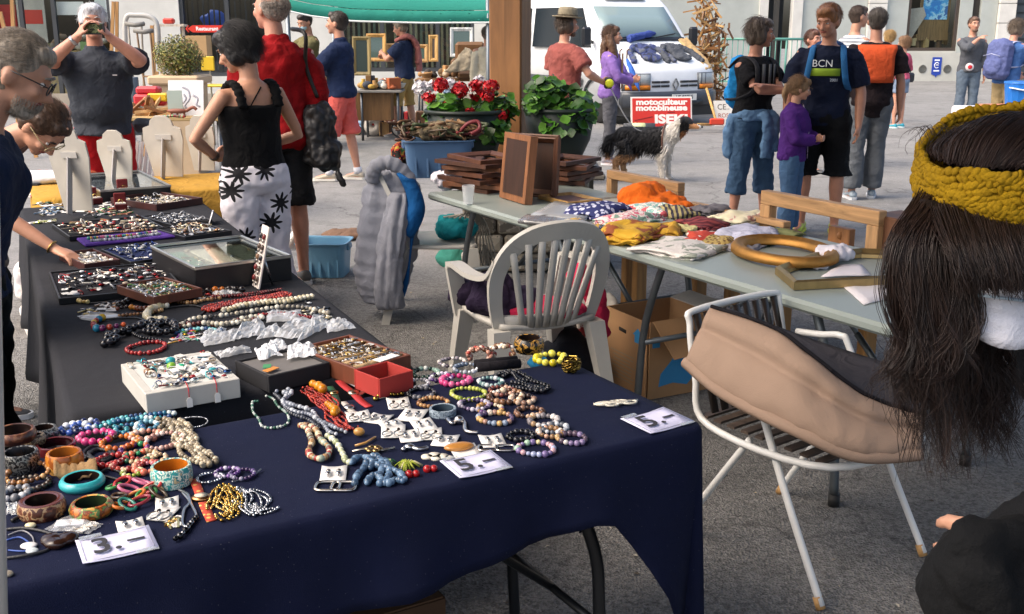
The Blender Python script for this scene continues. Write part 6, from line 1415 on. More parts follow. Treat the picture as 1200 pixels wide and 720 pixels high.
def bangle(label,x,y,rpx,hpx,m_out,m_in,thick=.006,z=0.0,tilt=0,bulge=.1,flare=0.0,relief=0,rim=None):
 pass
 c=T(x,y);c.z+=z;R_=rpx/ppm(c);h=hpx/ppm(c)*.93
 root=thing('bangle',label,'bangle',tuple(c),0,'bangles at the left end of the navy table');root.rotation_euler=(R(tilt),0,rj.random()*6)
 n=44;rs=[]
 for t in np.linspace(0,1,9):
  q=R_*(1+bulge*(1-(2*t-1)**2)-bulge+flare*t)
  rs.append([(q*(1+relief*(.5+.5*math.sin(j*8*2*math.pi/n))*math.sin(math.pi*t))*math.cos(2*math.pi*j/n),q*(1+relief*(.5+.5*math.sin(j*8*2*math.pi/n))*math.sin(math.pi*t))*math.sin(2*math.pi*j/n),h*t)for j in range(n)])
 g=MB(m_out);g.rings(rs,caps=False);g.build('outer_wall',root)
 g=MB(m_in);ri=R_*(1-bulge)-thick;ri2=R_*(1-bulge+flare)-thick;g.rings([[(r_*math.cos(2*math.pi*j/n),r_*math.sin(2*math.pi*j/n),zz)for j in range(n)]for r_,zz in((ri,0),(ri-.001,h*.5),(ri2,h))],caps=False);g.build('inner_wall',root)
 g=MB(rim or m_out);
 for zz,ra,rb in((0,ri,R_*(1-bulge)),(h,ri2,R_*(1-bulge+flare))):
  g.rings([[(r_*math.cos(2*math.pi*j/n),r_*math.sin(2*math.pi*j/n),zz+dz)for j in range(n)]for r_,dz in((ra,0),((ra+rb)/2,.0018*(1 if zz else-.2)),(rb,0))],caps=False)
 g.build('rim',root);return root
def card(label,x,y,wpx,hpx,rot=0.0,c='#e4e2de',extra=None,name='earring_card',cat='earrings',thick=.0016,lift=.0,tab=T,tilt=0.0):
 pass
 p=tab(x,y);s_=ppm(p);w_,h_=wpx/s_,hpx/s_/.38;root=thing(name,label,cat,tuple(p));M=Matrix.Translation(p+Vector((0,0,lift+.002)))@Matrix.Rotation(rot,4,'Z')@Matrix.Rotation(tilt,4,'X')
 g=MB(mat('paper',c));g.T=M;pts=[[(u*w_/2,v*h_/2,.0025*(u*u)*(1+v*.5))for v in(-1,-.3,.3,1)]for u in(-1,-.5,0,.5,1)];g.grid(pts,thick=thick);g.build('card',root,world=True)
 if extra:
  g=MB(met);g.T=M;extra(g,w_,h_);g.build('earring',root,world=True)
 return root
def studs(g,w,h):
 for sx in(-1,1):g.ell((sx*w*.2,h*.08,.006),(.005,.005,.003),1,c='#8d8a86');g.ell((sx*w*.2,-h*.1,.007),(.006,.008,.003),1,c='#c5c3c0');g.tube([(sx*w*.2,h*.05,.006),(sx*w*.2,-h*.25,.005)],.0015,n=5,c='#77757a')
def hoops(g,w,h):
 for sx in(-1,1):g.tube([(sx*w*.24+.011*math.cos(t),-h*.35+.016*math.sin(t),.006)for t in np.linspace(0,6.28,17)[:-1]],.0018,n=5,closed=True,c='#b9b4ac');g.ell((sx*w*.22,0,.006),(.004,.006,.003),1,c='#3a302c')
def price_card(label,text,corners,z=ZC):
 a,b,c,d=[T(*q)for q in corners];ctr=(a+b+c+d)/4;ux=uvdir(d,c);w_=(c-d).length;h_=(a-d).length
 root=thing('price_card',label,'price card',tuple(ctr));up=Vector((-ux.y,ux.x,.06)).normalized()
 M=basis(ctr+Vector((0,0,.005)),ux,up)
 g=MB(mat('paper','#d3d3ee'));g.T=M;g.grid([[(u*w_/2,v*h_/2,.004*u*u-.001*v)for v in(-1,0,1)]for u in np.linspace(-1,1,7)],thick=.0012);g.build('card',root,world=True)
 g=MB(mat('paper','#8e8ea0'));g.T=M
 for q in((0,h_*.44,w_*.9,.0012),(0,-h_*.44,w_*.9,.0012),(-w_*.45,0,.0012,h_*.88),(w_*.45,0,.0012,h_*.88)):g.box((q[0],q[1],.0022+.0028*(abs(q[0])/(w_*.45))**2),(q[2],q[3],.0005))
 g.build('border_line',root,world=True)
 lettering(text,h_*.82,M@Matrix.Translation((-w_*.14,0,.0056)),root,mat('paper','#2f2f34'),bold=.0009,ext=.0004)
 g=MB(mat('paper','#2f2f34'));g.T=M;g.box((w_*.26,.0,.0046),(w_*.24,h_*.075,.0006));g.build('dash',root,world=True)
 for u in(-.3,.35):
  g=MB(mat('bag',milk=.15));g.T=M;g.box((u*w_,h_*.5*(1 if u<0 else-1),.004),(w_*.3,.012,.0008));g.build('adhesive_tape',root,world=True)
 return root
def baggie(label,pix,seed,z=0.0,milk=.4,fill=None,h=.012):
 pass
 q=[T(*p,z=ZC+z)for p in pix];z=0.0;n=13;rows=[];rr=random.Random(seed)
 for i in range(n):
  u=i/(n-1);row=[]
  for j in range(n):
   v=j/(n-1);p=q[0].lerp(q[1],u).lerp(q[3].lerp(q[2],u),v);e=min(1,4*u*(1-u)*2)*min(1,4*v*(1-v)*2)
   f_=noise.noise(Vector((u*2.5+seed,v*2.5,seed)));f2=abs(noise.noise(Vector((u*4,v*4+seed,3))))
   row.append(p+Vector((.006*noise.noise(Vector((u*5,v*5,seed+9))),.006*f_,z+.002+h*(.35+.9*f2+.5*f_)*(.3+.7*e))))
  rows.append(row)
 g=MB(mat('bag',milk=milk*.7));g.grid(rows,smooth=False);o=g.build('plastic_bag',None,label,'plastic bag','clear bags of jewellery on the black cloth')
 if fill:
  g=MB(gls)
  for k in range(16):u,v=rr.uniform(.2,.8),rr.uniform(.2,.8);g.ell(q[0].lerp(q[1],u).lerp(q[3].lerp(q[2],u),v)+Vector((0,0,z+.004)),(.005,.004,.003),0,c=rr.choice(PAL[fill]))
  g.build('contents',o,world=True,kind='stuff')
 return o
def box_from(pix,zb,h):
 pass
 return[T(*p,z=zb+h)for p in pix]
def tray(label,pix,h,m_wall,m_floor,wall=.007,base=0.0,sink=None,lid=None,name='tray',floor_name='lining',group='trays of jewellery on the black cloth',cat='tray'):
 pass
 q=box_from(pix,ZC+base,h);ctr=sum(q,Vector())/4;ux=(uvdir(q[0],q[1])+uvdir(q[3],q[2])).normalized();uy=Vector((-ux.y,ux.x,0))
 w_=((q[1]-q[0]).length+(q[2]-q[3]).length)/2;d_=(abs((q[3]-q[0]).dot(uy))+abs((q[2]-q[1]).dot(uy)))/2;sk=((q[3]-q[0]).dot(ux)+(q[2]-q[1]).dot(ux))/2/d_
 o=Vector((ctr.x,ctr.y,ZC+base));root=thing(name,label,cat,tuple(o),math.atan2(ux.y,ux.x),group);M=basis(o,ux,uy)
 sink=sink if sink is not None else max(.006,h-.014)
 g=MB(m_floor);g.T=M;g.box((0,0,h-sink if h>sink else.003),(w_-wall,d_-wall,.004));g.build(floor_name,root,world=True)
 for nm,cxy,dd in(('front_wall',(0,-d_/2+wall/2),(w_,wall)),('back_wall',(0,d_/2-wall/2),(w_,wall)),('side_wall',(-w_/2+wall/2,0),(wall,d_-2*wall)),('side_wall',(w_/2-wall/2,0),(wall,d_-2*wall))):
  g=MB(m_wall);g.T=M;g.box((*cxy,h/2),(*dd,h),b=.0015);g.build(nm,root,world=True)
 if lid:
  g=MB(mat('glass',blend=.07));g.T=M;g.box((0,0,h-.004),(w_-wall*2,d_-wall*2,.003));g.build('glass_lid',root,world=True)
  g=MB(lid);g.T=M
  for cxy,dd in(((0,-d_/2),(w_+.006,.01)),((0,d_/2),(w_+.006,.01)),((-w_/2,0),(.01,d_-.01)),((w_/2,0),(.01,d_-.01))):g.box((*cxy,h+.002),(*dd,.012),b=.002)
  g.build('metal_rim',root,world=True)
 return M,w_,d_,h-sink+.003,root
def scatter(label,M,w,d,z,n,pals,size=.006,seed=1,cat='jewellery',kindm=None,rows=0):
 pass
 rr=random.Random(seed);g=MB(gls);g.T=M;pal=sum([PAL[p]for p in pals],[])
 for k in range(n):
  if rows:x,y=-w/2*.86+w*.86*((k%(n//rows))+.5)/(n//rows),-d/2*.8+d*.8*(k//(n//rows)+.5)/rows;x+=rr.gauss(0,.002);y+=rr.gauss(0,.002)
  else:x,y=rr.uniform(-.44,.44)*w,rr.uniform(-.43,.43)*d
  s_=size*rr.uniform(.6,1.4);t=rr.random();c=rr.choice(pal);mm=met if rr.random()<.45 else gls
  if t<.4:g.ell((x,y,z+s_*.6),(s_*rr.uniform(.7,1.6),s_,s_*.6),0 if s_<.006 else 1,m=mm,c=c)
  elif t<.7:a=rr.random()*3;M3=eul(rr.uniform(0,1.3),0,a);g.tube([Vector((x,y,z+s_*.8))+(M3@Vector((s_*1.3*math.cos(q),s_*1.3*math.sin(q),0)))for q in np.linspace(0,6.28,9)[:-1]],s_*.28,n=4,closed=True,m=mm,c=c)
  elif t<.9:a=rr.random()*3.1;L_=s_*rr.uniform(1.5,3.5);g.bar((x-math.cos(a)*L_,y-math.sin(a)*L_,z+s_*.5),(x+math.cos(a)*L_,y+math.sin(a)*L_,z+s_*.6),s_*.6,s_*.5,m=mm,c=c)
  else:g.box((x,y,z+s_*.3),(s_*3.2,s_*2.4,.0015),rz=rr.random()*3,m=mte,c=rr.choice(['#e2e0dc','#d4d2ce']))
 o=g.build('assorted_jewellery',None,label,cat,kind='stuff');return o
def loose(label,pix,n,pals,size=.006,seed=1,z=0.0):
 pass
 q=[T(*p)for p in pix];rr=random.Random(seed);g=MB(gls);pal=sum([PAL[p]for p in pals],[])
 for k in range(n):
  u,v=rr.random(),rr.random();p=q[0].lerp(q[1],u).lerp(q[3].lerp(q[2],u),v);s_=size*rr.uniform(.6,1.4);c=rr.choice(pal);t=rr.random();mm=met if rr.random()<.4 else gls
  if t<.45:g.ell(p+Vector((0,0,z+s_*.5)),(s_*rr.uniform(.8,2),s_,s_*.5),0,m=mm,c=c)
  elif t<.8:a=rr.random()*3;L_=s_*rr.uniform(1.5,4);d_=Vector((math.cos(a),math.sin(a),0))*L_;g.bar(p-d_+Vector((0,0,z+s_*.4)),p+d_+Vector((0,0,z+s_*.5)),s_*.7,s_*.5,m=mm,c=c)
  else:g.box(p+Vector((0,0,z+.002)),(s_*4,s_*3,.0016),rz=rr.random()*3,m=mte,c=rr.choice(['#e2e0dc','#cfccc8']))
 return g.build('assorted_jewellery',None,label,'jewellery',kind='stuff')
 # ------------------------------------------------------------------ on the yellow cloth: card busts seen from behind
bm=mat('card','#cfc9bd')
for x,yb,yt,w_,lb in((93,247,143,48,'tallest cream necklace bust, beside the bending girl'),(141,214,151,42,'short cream necklace bust with a stepped top'),(198,207,134,48,'cream necklace bust with a wide neck, left of the dark haired woman'),(240,200,134,34,'cream necklace bust partly hidden by the dark haired woman')):
 p=P(x,yb,YZ);p.z=YZ+.002;s_=ppm(p);h=(yb-yt)/s_*.98;w=w_/s_
 root=thing('necklace_bust',lb,'display bust',tuple(p),0,'card necklace busts on the yellow cloth');Mx=basis(p,(1,-.12,0),(0,-.16,1))
 o=[(-.36,0),(.36,0),(.42,.3),(.5,.62),(.47,.8),(.3,.84),(.26,.93),(.13,1.0),(-.13,1.0),(-.26,.93),(-.3,.84),(-.47,.8),(-.5,.62),(-.42,.3)]
 g=MB(bm);g.prism([(a*w,b*h)for a,b in o],-.006,.006,M=Mx);g.build('back_panel',root,world=True)
 g=MB(mat('card','#b9b6b4'));g.bar(Mx@Vector((.03*w,h*.62,.01)),Vector((p.x+.02*w,p.y-.13,YZ+.004)),w*.28,.006,up=(1,0,0));g.build('easel_strut',root,world=True)
 g=MB(mat('card','#c9c5be'));g.T=Mx;g.box((.03*w,h*.66,.012),(w*.4,.03,.006));g.build('hinge_strip',root,world=True)
p=P(206,139,YZ+.4);p.z+=.01
g=MB(gls)
for i in range(26):g.ell(W(190+i,138+.25*abs(i-13)*.3,P(198,207,YZ).y-.03)+Vector((0,0,.01)),(.011,.011,.009),1,c=rj.choice(PAL['green']+PAL['red']))
g.build('bead_collar',None,'green and red bead collar hanging over the top of the wide bust','necklace')
g=MB(mat('cloth','#c9603a'));a=P(50,214,YZ);
def f(g):g.box(a+Vector((.0,.1,.02)),(.5,.25,.05),b=.02)
soft('orange_cloth','folded orange cloth on the yellow table beneath the bending girl','cloth',mat('cloth','#c9603a'),f,.012,.02)
def f(g):g.ell(P(52,213,YZ)+Vector((.02,-.05,.03)),(.17,.1,.04),2,nz=.3)
soft('white_tissue','crumpled white tissue lying before the orange cloth','tissue',mat('paper','#dedede'),f,.01,.02)
for x,y,lb in((28,216,'black jewellery box at the far left table corner'),(40,222,'low black jewellery box right of the taller one')):
 p=T(x,y);g=MB(mat('card','#1c1c1f'));g.box(p+Vector((0,0,.03 if x<30 else.018)),(.08,.07,.06 if x<30 else.035),b=.004);g.build('jewellery_box',None,lb,'box')
 # ------------------------------------------------------------------ trays on the black cloth
bkw=mat('paint','#17171b');mrn=mat('wood','#3d1614');wdw=mat('wood','#5d2f1d')
vel=mat('cloth','#16161c')
M,w,d,z,r_=tray('black display case with glass lid at the far end of the table',((112,226),(186,219),(175,201),(93,205)),.06,bkw,mat('cloth','#6d7078'),sink=.03,lid=mat('metal','#b9b9b5',rough=.35),name='display_case',cat='display case',group='glass lidded display cases')
scatter('small silver pieces lying under the far glass lid',M,w,d,z,26,('silver','gold'),.008,2)
M,w,d,z,r_=tray('large black display case with glass lid beside the standing earring card',((219,317),(334,302),(289,277),(186,289)),.085,bkw,mat('cloth','#8a8878'),sink=.03,lid=mat('metal','#c3c3bd',rough=.35),name='display_case',cat='display case',group='glass lidded display cases')
scatter('brooches and chains lying under the near glass lid',M,w,d,z,30,('silver','pearl','gold'),.009,3)
for u,c,lb in((-.36,'#2f7a62','green velvet pad lying under the near glass lid'),(-.02,'#d3ccba','cream pad lying under the near glass lid'),(.3,'#4f5548','dark olive pad lying under the near glass lid')):
 g=MB(mat('cloth',c));g.T=M;g.box((u*w,.0,z+.004),(w*.26,d*.8,.006),b=.002);g.build('velvet_pad',None,lb,'pad')
SPEC=[('maroon tray heaped with pale pearl jewellery by the yellow cloth',((164,243),(222,234),(199,222),(148,229)),.035,mrn,vel,150,('pearl','cream','silver'),.008,0),('black tray of small silver rings behind the large glass case',((190,265),(242,258),(219,247),(176,252)),.02,bkw,vel,110,('silver',),.006,5),('black tray of pale stone brooches behind the large glass case',((206,280),(262,271),(245,260),(193,266)),.02,bkw,vel,95,('cream','brownpearl','silver'),.009,0),('long black tray of shells and bangles in the middle of the table',((76,279),(186,266),(172,253),(66,261)),.022,bkw,vel,120,('cream','brownpearl','pearl','red'),.009,0),('navy lined tray of silver chains beside the purple pad',((145,309),(206,299),(194,283),(126,290)),.02,bkw,mat('cloth','#1f2a52'),110,('silver','blue'),.007,0),('small maroon ring tray under the girl hand',((75,314),(128,305),(121,290),(92,293)),.03,mrn,mat('cloth','#d9d2c6'),40,('silver','cream','pearl'),.008,4),('wide black tray with white packets and silver earrings',((76,345),(230,338),(172,305),(55,322)),.022,bkw,vel,150,('silver','red','black','pearl'),.007,0),]
for i,(lb,px,h,mw,mf,n,pl,sz,rw)in enumerate(SPEC):
 M,w,d,z,r_=tray(lb,px,h,mw,mf);scatter('jewellery filling the '+lb.split(' of ')[0].split(' heaped')[0].split(' with')[0]+(', %s'%lb.split(' ',3)[-1]if False else '')+(' behind the large glass case, '+('far one' if i==1 else 'near one')if i in(1,2)else ''),M,w,d,z,n,pl,sz,20+i,rows=rw)
M,w,d,z,r_=tray('maroon tray of tangled silver earrings lying on the wide black tray',((167,350),(229,340),(200,322),(149,333)),.03,wdw,mat('cloth','#a89c86'),base=.018)
scatter('tangled silver and green earrings filling the raised maroon tray',M,w,d,z,190,('silver','silver','gold','green','brownpearl'),.007,31)
q=[T(*p)for p in((97,291),(204,280),(189,268),(89,279))];ctr=sum(q,Vector())/4;ux=uvdir(q[0],q[1]);uy=Vector((-ux.y,ux.x,0));w=(q[1]-q[0]).length;d=abs((q[3]-q[0]).dot(uy));M=basis(ctr,ux,uy)
g=MB(mat('cloth','#5a3a92'));g.T=M;g.box((0,0,.007),(w,d,.013),b=.005);g.build('velvet_pad',None,'purple velvet pad with bead bracelets in the middle of the black table','pad')
for k,(v,pl,lb)in enumerate(((.22,['#b08a5a','#3a2a20','#c9a868','#7a4a2a'],'brown bead strand lying across the purple pad'),(-.12,PAL['multi'],'many coloured bead strand lying across the purple pad'),(-.36,PAL['silver'],'silver bead strand lying at the near edge of the purple pad'))):
 b=MB(gls);b.T=M;pts=[(-.4*w+.75*w*t,v*d+.01*math.sin(t*6+k),.018)for t in np.linspace(0,1,34)]
 for p in pts:b.ell(p,rj.uniform(.006,.0085),1,c=rj.choice(pl))
 b.build('necklace',None,lb,'necklace',GROUPS['necklace'])
for k,(px,lb)in enumerate(((((110,332),(150,326),(145,318),(96,322)),'left clear packet in the wide black tray'),(((143,326),(178,320),(172,309),(137,313)),'middle clear packet in the wide black tray'),(((142,331),(172,327),(168,320),(140,323)),'near clear packet in the wide black tray'))):baggie(lb,px,40+k,z=.008,milk=.75,fill='silver',h=.007)
def ringbox(label,x,y,rot=0.0):
 p=T(x,y);root=thing('ring_box',label,'ring box',tuple(p),rot,'small red ring boxes among the far trays');M=root_matrix(root)
 g=MB(mat('card','#5d1519'));g.T=M;g.box((0,0,.016),(.06,.055,.03),b=.003);g.build('base',root,world=True)
 g=MB(mat('card','#6d1a1f'));g.T=M;g.box((0,.032,.055),(.06,.012,.055),b=.004);g.build('lid',root,world=True)
 g=MB(mat('cloth','#d9d3ca'));g.T=M;g.box((0,0,.033),(.048,.043,.006));g.build('cushion',root,world=True)
 g=MB(met);g.T=M;g.tube([(.011*math.cos(t),0,.042+.011*math.sin(t))for t in np.linspace(0,6.28,13)[:-1]],.002,n=5,closed=True,c='#d6bd72');g.build('ring',root,world=True)
ringbox('red ring box standing open left of the far glass case front',112,239,.9);ringbox('red ring box standing open right below the far glass case',146,228,.6);ringbox('red ring box standing open above the maroon pearl tray corner',142,246,.4)
loose('white boxed rings beside the red ring boxes',((118,247),(146,244),(140,233),(118,236)),30,('pearl','silver','red'),.008,5)
loose('pink and cream shell pieces before the maroon pearl tray',((97,257),(158,252),(148,242),(100,247)),70,('peach','cream','green','silver'),.009,6)
loose('silver and coral brooches in the far rows of the black table',((36,232),(98,228),(92,221),(22,224)),60,('silver','red','cream','pink'),.01,7)
loose('green and cream pendants in the second row of the black table',((38,243),(90,239),(95,232),(50,235)),55,('green','cream','silver','lime'),.01,8)
loose('silver necklaces bunched in the third row of the black table',((44,254),(96,248),(96,240),(48,246)),60,('silver','bluegrey','cream'),.01,9)
loose('short row of olive pendants near the girl sleeve',((38,264),(62,262),(62,258),(38,260)),22,('lime','cream'),.01,10)
g=MB(mat('paper','#d6d6d8'));p=T(33,227);g.box(p+Vector((0,0,.003)),(.16,.08,.004));g.build('paper_slip',None,'white paper slip at the far left of the black table','paper')
q_=T(248,262);g=MB(mat('paper','#e2e2e6'));g.T=basis(q_+Vector((0,0,.03)),uk,(0,.5,.6));g.grid([[(x,y,.012*math.sin(x*30))for y in(-.03,0,.03)]for x in(-.06,-.02,.02,.06)],thick=.001);g.build('folded_paper',None,'white folded paper sticking up behind the stone brooch tray','paper')
root=thing('earring_stand','white earring card standing upright on a strut beside the large glass case','earring stand',tuple(T(300,338)))
a=T(300,338);Mx=basis(a+Vector((0,0,.003)),(.5,-.86,0),Vector((.2,.12,1)))
hh=(338-266)/ppm(a)*1.02
g=MB(mat('paper','#dcd3cb'));g.T=Mx;g.box((0,hh/2,0),(.075,hh,.006),b=.001);g.build('card',root,world=True)
g=MB(mat('metal','#a9a9a9'));g.tube([Mx@Vector((0,hh*.55,-.004)),T(318,337)+Vector((0,.02,.003))],.004,n=6);g.build('strut',root,world=True)
for k in range(5):
 g=MB(gls);g.T=Mx
 for sx in(-1,1):g.ell((sx*.018,hh*(.15+.17*k),.008),(.009,.011,.006),1,c=rj.choice(['#3a2a2a','#7a2d2d','#5a4a40','#2c2c33','#8a6a50']));g.ell((sx*.018,hh*(.15+.17*k)-.016,.008),(.005,.008,.004),1,m=met,c='#9a938c')
 g.build('earring',root,world=True)
necklace('gold beaded black cord necklace at the left of the black cloth',[(93,350),(92,356),(104,357)],'gold',.0075,cord='#15151a')
cordloop('black cord of the gold beaded necklace running to the trays',[(104,357),(130,355),(152,348),(120,347),(104,345),(93,350)],.003,'#141418')
necklace('orange and black big bead necklace running across the cloth',[(140,361),(165,352),(188,347),(216,350),(240,345),(262,343),(286,344)],['#b5641f','#1a1618','#1a1618','#221a18','#2a2422','#b5641f'],.0115,step=.024)
necklace('brown bead necklace with one orange ball below the long one',[(138,365),(150,363),(168,366),(186,361),(200,356),(218,352)],['#5a2f20','#2a1c18','#7a3f28','#c07a2a'],.0085)
necklace('thin brown bead string looping beside the shell disc',[(140,372),(160,371),(176,369),(190,366)],'wood',.006)
necklace('cream ring bead necklace on black cord',[(195,362),(178,366),(173,374),(180,380),(196,379)],'cream',.012,step=.014)
cordloop('black cord loop of the cream ring bead necklace',[(196,379),(220,377),(240,366),(226,360),(196,362)],.0035,'#121215')
necklace('necklace of big coloured balls on black cord',[(120,376),(109,383),(113,390),(126,389),(142,386),(150,384)],['#1f6d8a','#a03a24','#5a1f4a','#c8a22f','#6d1f24','#d05a2a'],.011,step=.021)
cordloop('black cord of the big coloured ball necklace',[(150,384),(168,379),(160,374),(136,375),(120,376)],.003,'#121215')
necklace('glossy black bead rope heaped left of the red bracelet',[(125,408),(136,402),(128,400),(142,396),(156,391),(172,386),(188,384)],'black',.012,strands_=2,spread=.014)
necklace('second glossy black bead rope lying behind the red bracelet',[(172,392),(190,396),(206,392),(200,385),(186,386),(180,390)],'black',.011,strands_=2,spread=.012)
bracelet('dark red bead ring lying behind the white display block',172,410,22,'red',.0062)
necklace('red coral bead bundle beside the standing earring card',[(242,366),(262,360),(290,355),(316,351),(340,346)],'coral',.0052,strands_=7,spread=.008)
necklace('dark red bead strands behind the coral bundle',[(250,350),(276,349),(300,346),(332,342)],['#5a1518','#7a1f20','#3a1a1a'],.0048,strands_=3,spread=.009)
necklace('braided cream bead rope in front of the coral bundle',[(262,367),(290,361),(320,357),(345,354),(368,351)],'cream',.0075,strands_=3,spread=.009)
necklace('silver and cream bead strand before the braided rope',[(208,385),(228,377),(252,374),(290,368),(330,363),(360,364),(385,370)],['#b9b09a','#8a8478','#e2dccb','#4a4642'],.0075,step=.017)
necklace('mixed stone bead strand before the silver one',[(210,386),(240,383),(262,384),(290,378),(310,375)],['#8a8478','#e2dccb','#5a2a24','#cfc6b0'],.0075,step=.015,strands_=2,spread=.01)
p=T(118,372);g=MB(mat('gloss','#cfcdc8'));g.lathe([(.0,.006),(.045,.007),(.058,.002),(.056,0)],p,n=20,sx=1.15,sy=.8);g.build('shell_disc',None,'oval white shell disc lying among the cord necklaces','shell disc')
BG=[((250,348),(284,345),(276,338),(246,341)),((268,402),(314,394),(304,372),(288,384)),((240,408),(275,401),(280,388),(232,397)),((312,380),(354,376),(352,365),(313,367)),((318,396),(350,400),(374,378),(348,374)),((346,404),(384,386),(378,372),(362,376)),((384,392),(418,386),(404,374),(380,378)),((258,422),(296,414),(290,408),(250,414)),((300,400),(336,394),(326,382),(312,386)),((236,398),(262,394),(266,386),(240,390))]
for i,px in enumerate(BG):
 lb=['flat clear bag below the large glass case','tall crumpled clear bag standing up by the cream rope','clear bag lying left of the crumpled one','glossy flat clear packet on top of the bag row','large clear bag in the middle of the bag row','creased clear bag between the large one and the wooden tray','clear bag at the right edge behind the wooden ring tray','empty clear bag right of the white display block','clear bag tucked below the glossy packet','small clear bag above the empty one'][i]
 baggie(lb,px,60+i,milk=.5,h=.026 if i in(1,4,5)else.018,fill='silver' if i%2 else None)
M,w,d,z,r_=tray('white display block heaped with tagged rings at the table corner',((172,462),(279,444),(246,411),(140,427)),.05,mat('card','#b9b8b2'),mat('card','#c9c8c4'),wall=.02,sink=.003,name='display_block',group='display blocks near the table corner')
scatter('tagged rings and pendants heaped on the white display block',M,w,d,.052,120,('silver','pearl','red','pearl','turq'),.0065,71)
g=MB(mat('paper','#e0dedb'));g.T=M
for k in range(14):u,v=rj.uniform(-.3,.4),rj.uniform(-.3,.3);g.box((u*w,v*d,.058+.004*(k%3)),(.026,.018,.0015),M=eul(rj.uniform(-.3,.3),rj.uniform(-.3,.3),rj.random()*3))
g.build('price_tags',None,'loose white tags in the heap on the white display block','tags',kind='stuff')
for(u,v,c,s_,lb)in((-.02,.22,'#2f9aa0',.013,'turquoise cabochon ring on the white display block'),(-.06,.06,'#7fae3a',.012,'lime green bead cluster on the white display block'),(.02,-.02,'#3fb58a',.011,'mint green glass bead on the white display block'),(-.33,.0,'#8a6a50',.011,'brown stone ring at the left of the white display block')):
 g=MB(gls);g.T=M;g.ell((u*w,v*d,.062),(s_,s_,s_*.8),2,c=c,nz=.12 if 'cluster' in lb else 0,nf=200);g.tube([(u*w+.009*math.cos(t),v*d-.008,.057+.009*math.sin(t))for t in np.linspace(0,6.28,13)[:-1]],.0016,n=5,closed=True,m=met,c='#b9b9b9');g.build('ring',None,lb,'ring')
for k,u in enumerate((-.06,.24)):
 p0=M@Vector((u*w,-d/2-.002,.05));root=thing('string_tag',('left' if k==0 else 'right')+' white tag hanging on a red thread from the white display block','tag',tuple(p0))
 g=MB(mat('cloth','#c02a3a'));g.tube([M@Vector((u*w+.005,-d*.2,.056)),M@Vector((u*w,-d/2+.005,.054)),M@Vector((u*w,-d/2-.004,.045)),M@Vector((u*w,-d/2-.004,.022))],.0012,n=5);g.build('thread',root,world=True)
 g=MB(mat('paper','#e6e4e0'));g.T=M;g.prism([(-.007,-.012),(.007,-.012),(.007,.008),(.003,.013),(-.003,.013),(-.007,.008)],-.0006,.0006,M=Matrix.Translation((u*w,-d/2-.006,.012))@eul(R(90),0,0));g.build('tag_card',root,world=True)
M,w,d,z,r_=tray('black foam tray holding clear bags before the bag row',((303,443),(380,427),(352,405),(286,421)),.045,mat('matte','#1c1c20'),mat('matte','#6d6a68'),wall=.008,sink=.008,group='display blocks near the table corner')
for i,(px,lb)in enumerate(((((304,424),(332,418),(318,406),(298,412)),'left clear bag lying in the black foam tray'),(((336,424),(376,418),(364,404),(338,408)),'right clear bag lying in the black foam tray'),(((310,418),(340,410),(332,402),(306,407)),'back clear bag lying in the black foam tray'))):baggie(lb,px,80+i,z=.042,milk=1.0,h=.024,fill='multi')
g=MB(mat('paper'));g.T=M;g.box((-.32*w,-.25*d,.046),(.04,.02,.002),rz=.3,c='#c9823a');g.box((-.3*w,-.1*d,.047),(.03,.02,.002),rz=1,c='#3f8a5a');g.build('coloured_card',None,'orange and green card slip in the black foam tray','card')
M,w,d,z,r_=tray('wooden tray with rows of rings at the right table edge',((401,439),(468,418),(422,390),(364,402)),.05,mat('wood','#6d3a24'),mat('cloth','#b39a78'),wall=.009,sink=.012,group='display blocks near the table corner')
for k in range(6):
 g=MB(mat('cloth','#a88f6c'));g.T=M;g.tube([(-w*.45,d*(-.4+.155*k),z+.003),(w*.45,d*(-.4+.155*k),z+.003)],.006,n=8);g.build('ring_roll',r_,world=True)
scatter('rows of small rings in the wooden tray',M,w,d,z+.006,156,('silver','gold','silver','brownpearl'),.0048,91,rows=6)
g=MB(mat('paper','#e3e1dd'));g.T=M;g.box((.12*w,-.5*d+.02,.052),(w*.4,.03,.0016),rz=.12);g.build('paper_slip',None,'white paper slip on the front edge of the wooden ring tray','paper')
M,w,d,z,r_=tray('small open red box with a few pieces inside on the table corner',((434,448),(475,436),(463,421),(425,430)),.052,mat('card','#a3302a'),mat('card','#6d5f3a'),wall=.005,sink=.045,name='red_box',cat='box',group=None)
scatter('few brass pieces lying in the small red box',M,w,d,z,14,('gold','brass','black'),.006,95)
for i,(lb,px,n,pl,sz)in enumerate((('small coloured pendants scattered behind the black bead ropes',((196,404),(236,398),(232,388),(204,392)),40,('multi','silver'),.006),('tiny silver charms beside the big coloured ball necklace',((96,372),(116,368),(110,360),(96,363)),24,('silver','gold'),.006),('brown beads and clasps below the wide black tray',((120,366),(150,362),(140,352),(112,356)),26,('brownpearl','black'),.007),('grey and white pieces along the right edge of the black cloth',((352,372),(392,384),(384,366),(350,350)),40,('silver','cream','black'),.007),('dark beads in the row before the standing earring card',((236,352),(276,348),(274,342),(240,345)),30,('black','red','wood'),.007))):loose(lb,px,n,pl,sz,140+i)
for i,(lb,px,pl,br)in enumerate((('thin black bead strand behind the red bead ring',[(128,396),(146,390),(168,398),(190,402)],'black',.006),('turquoise chip strand between the bags and the cream rope',[(206,392),(226,389),(246,388),(262,391)],'turq',.006),('dark garnet strand beside the silver and cream one',[(300,372),(330,370),(352,372),(372,376)],'red',.006),('wooden disc strand under the orange and black necklace',[(196,354),(222,358),(240,354),(258,352)],'wood',.007))):necklace(lb,px,pl,br)
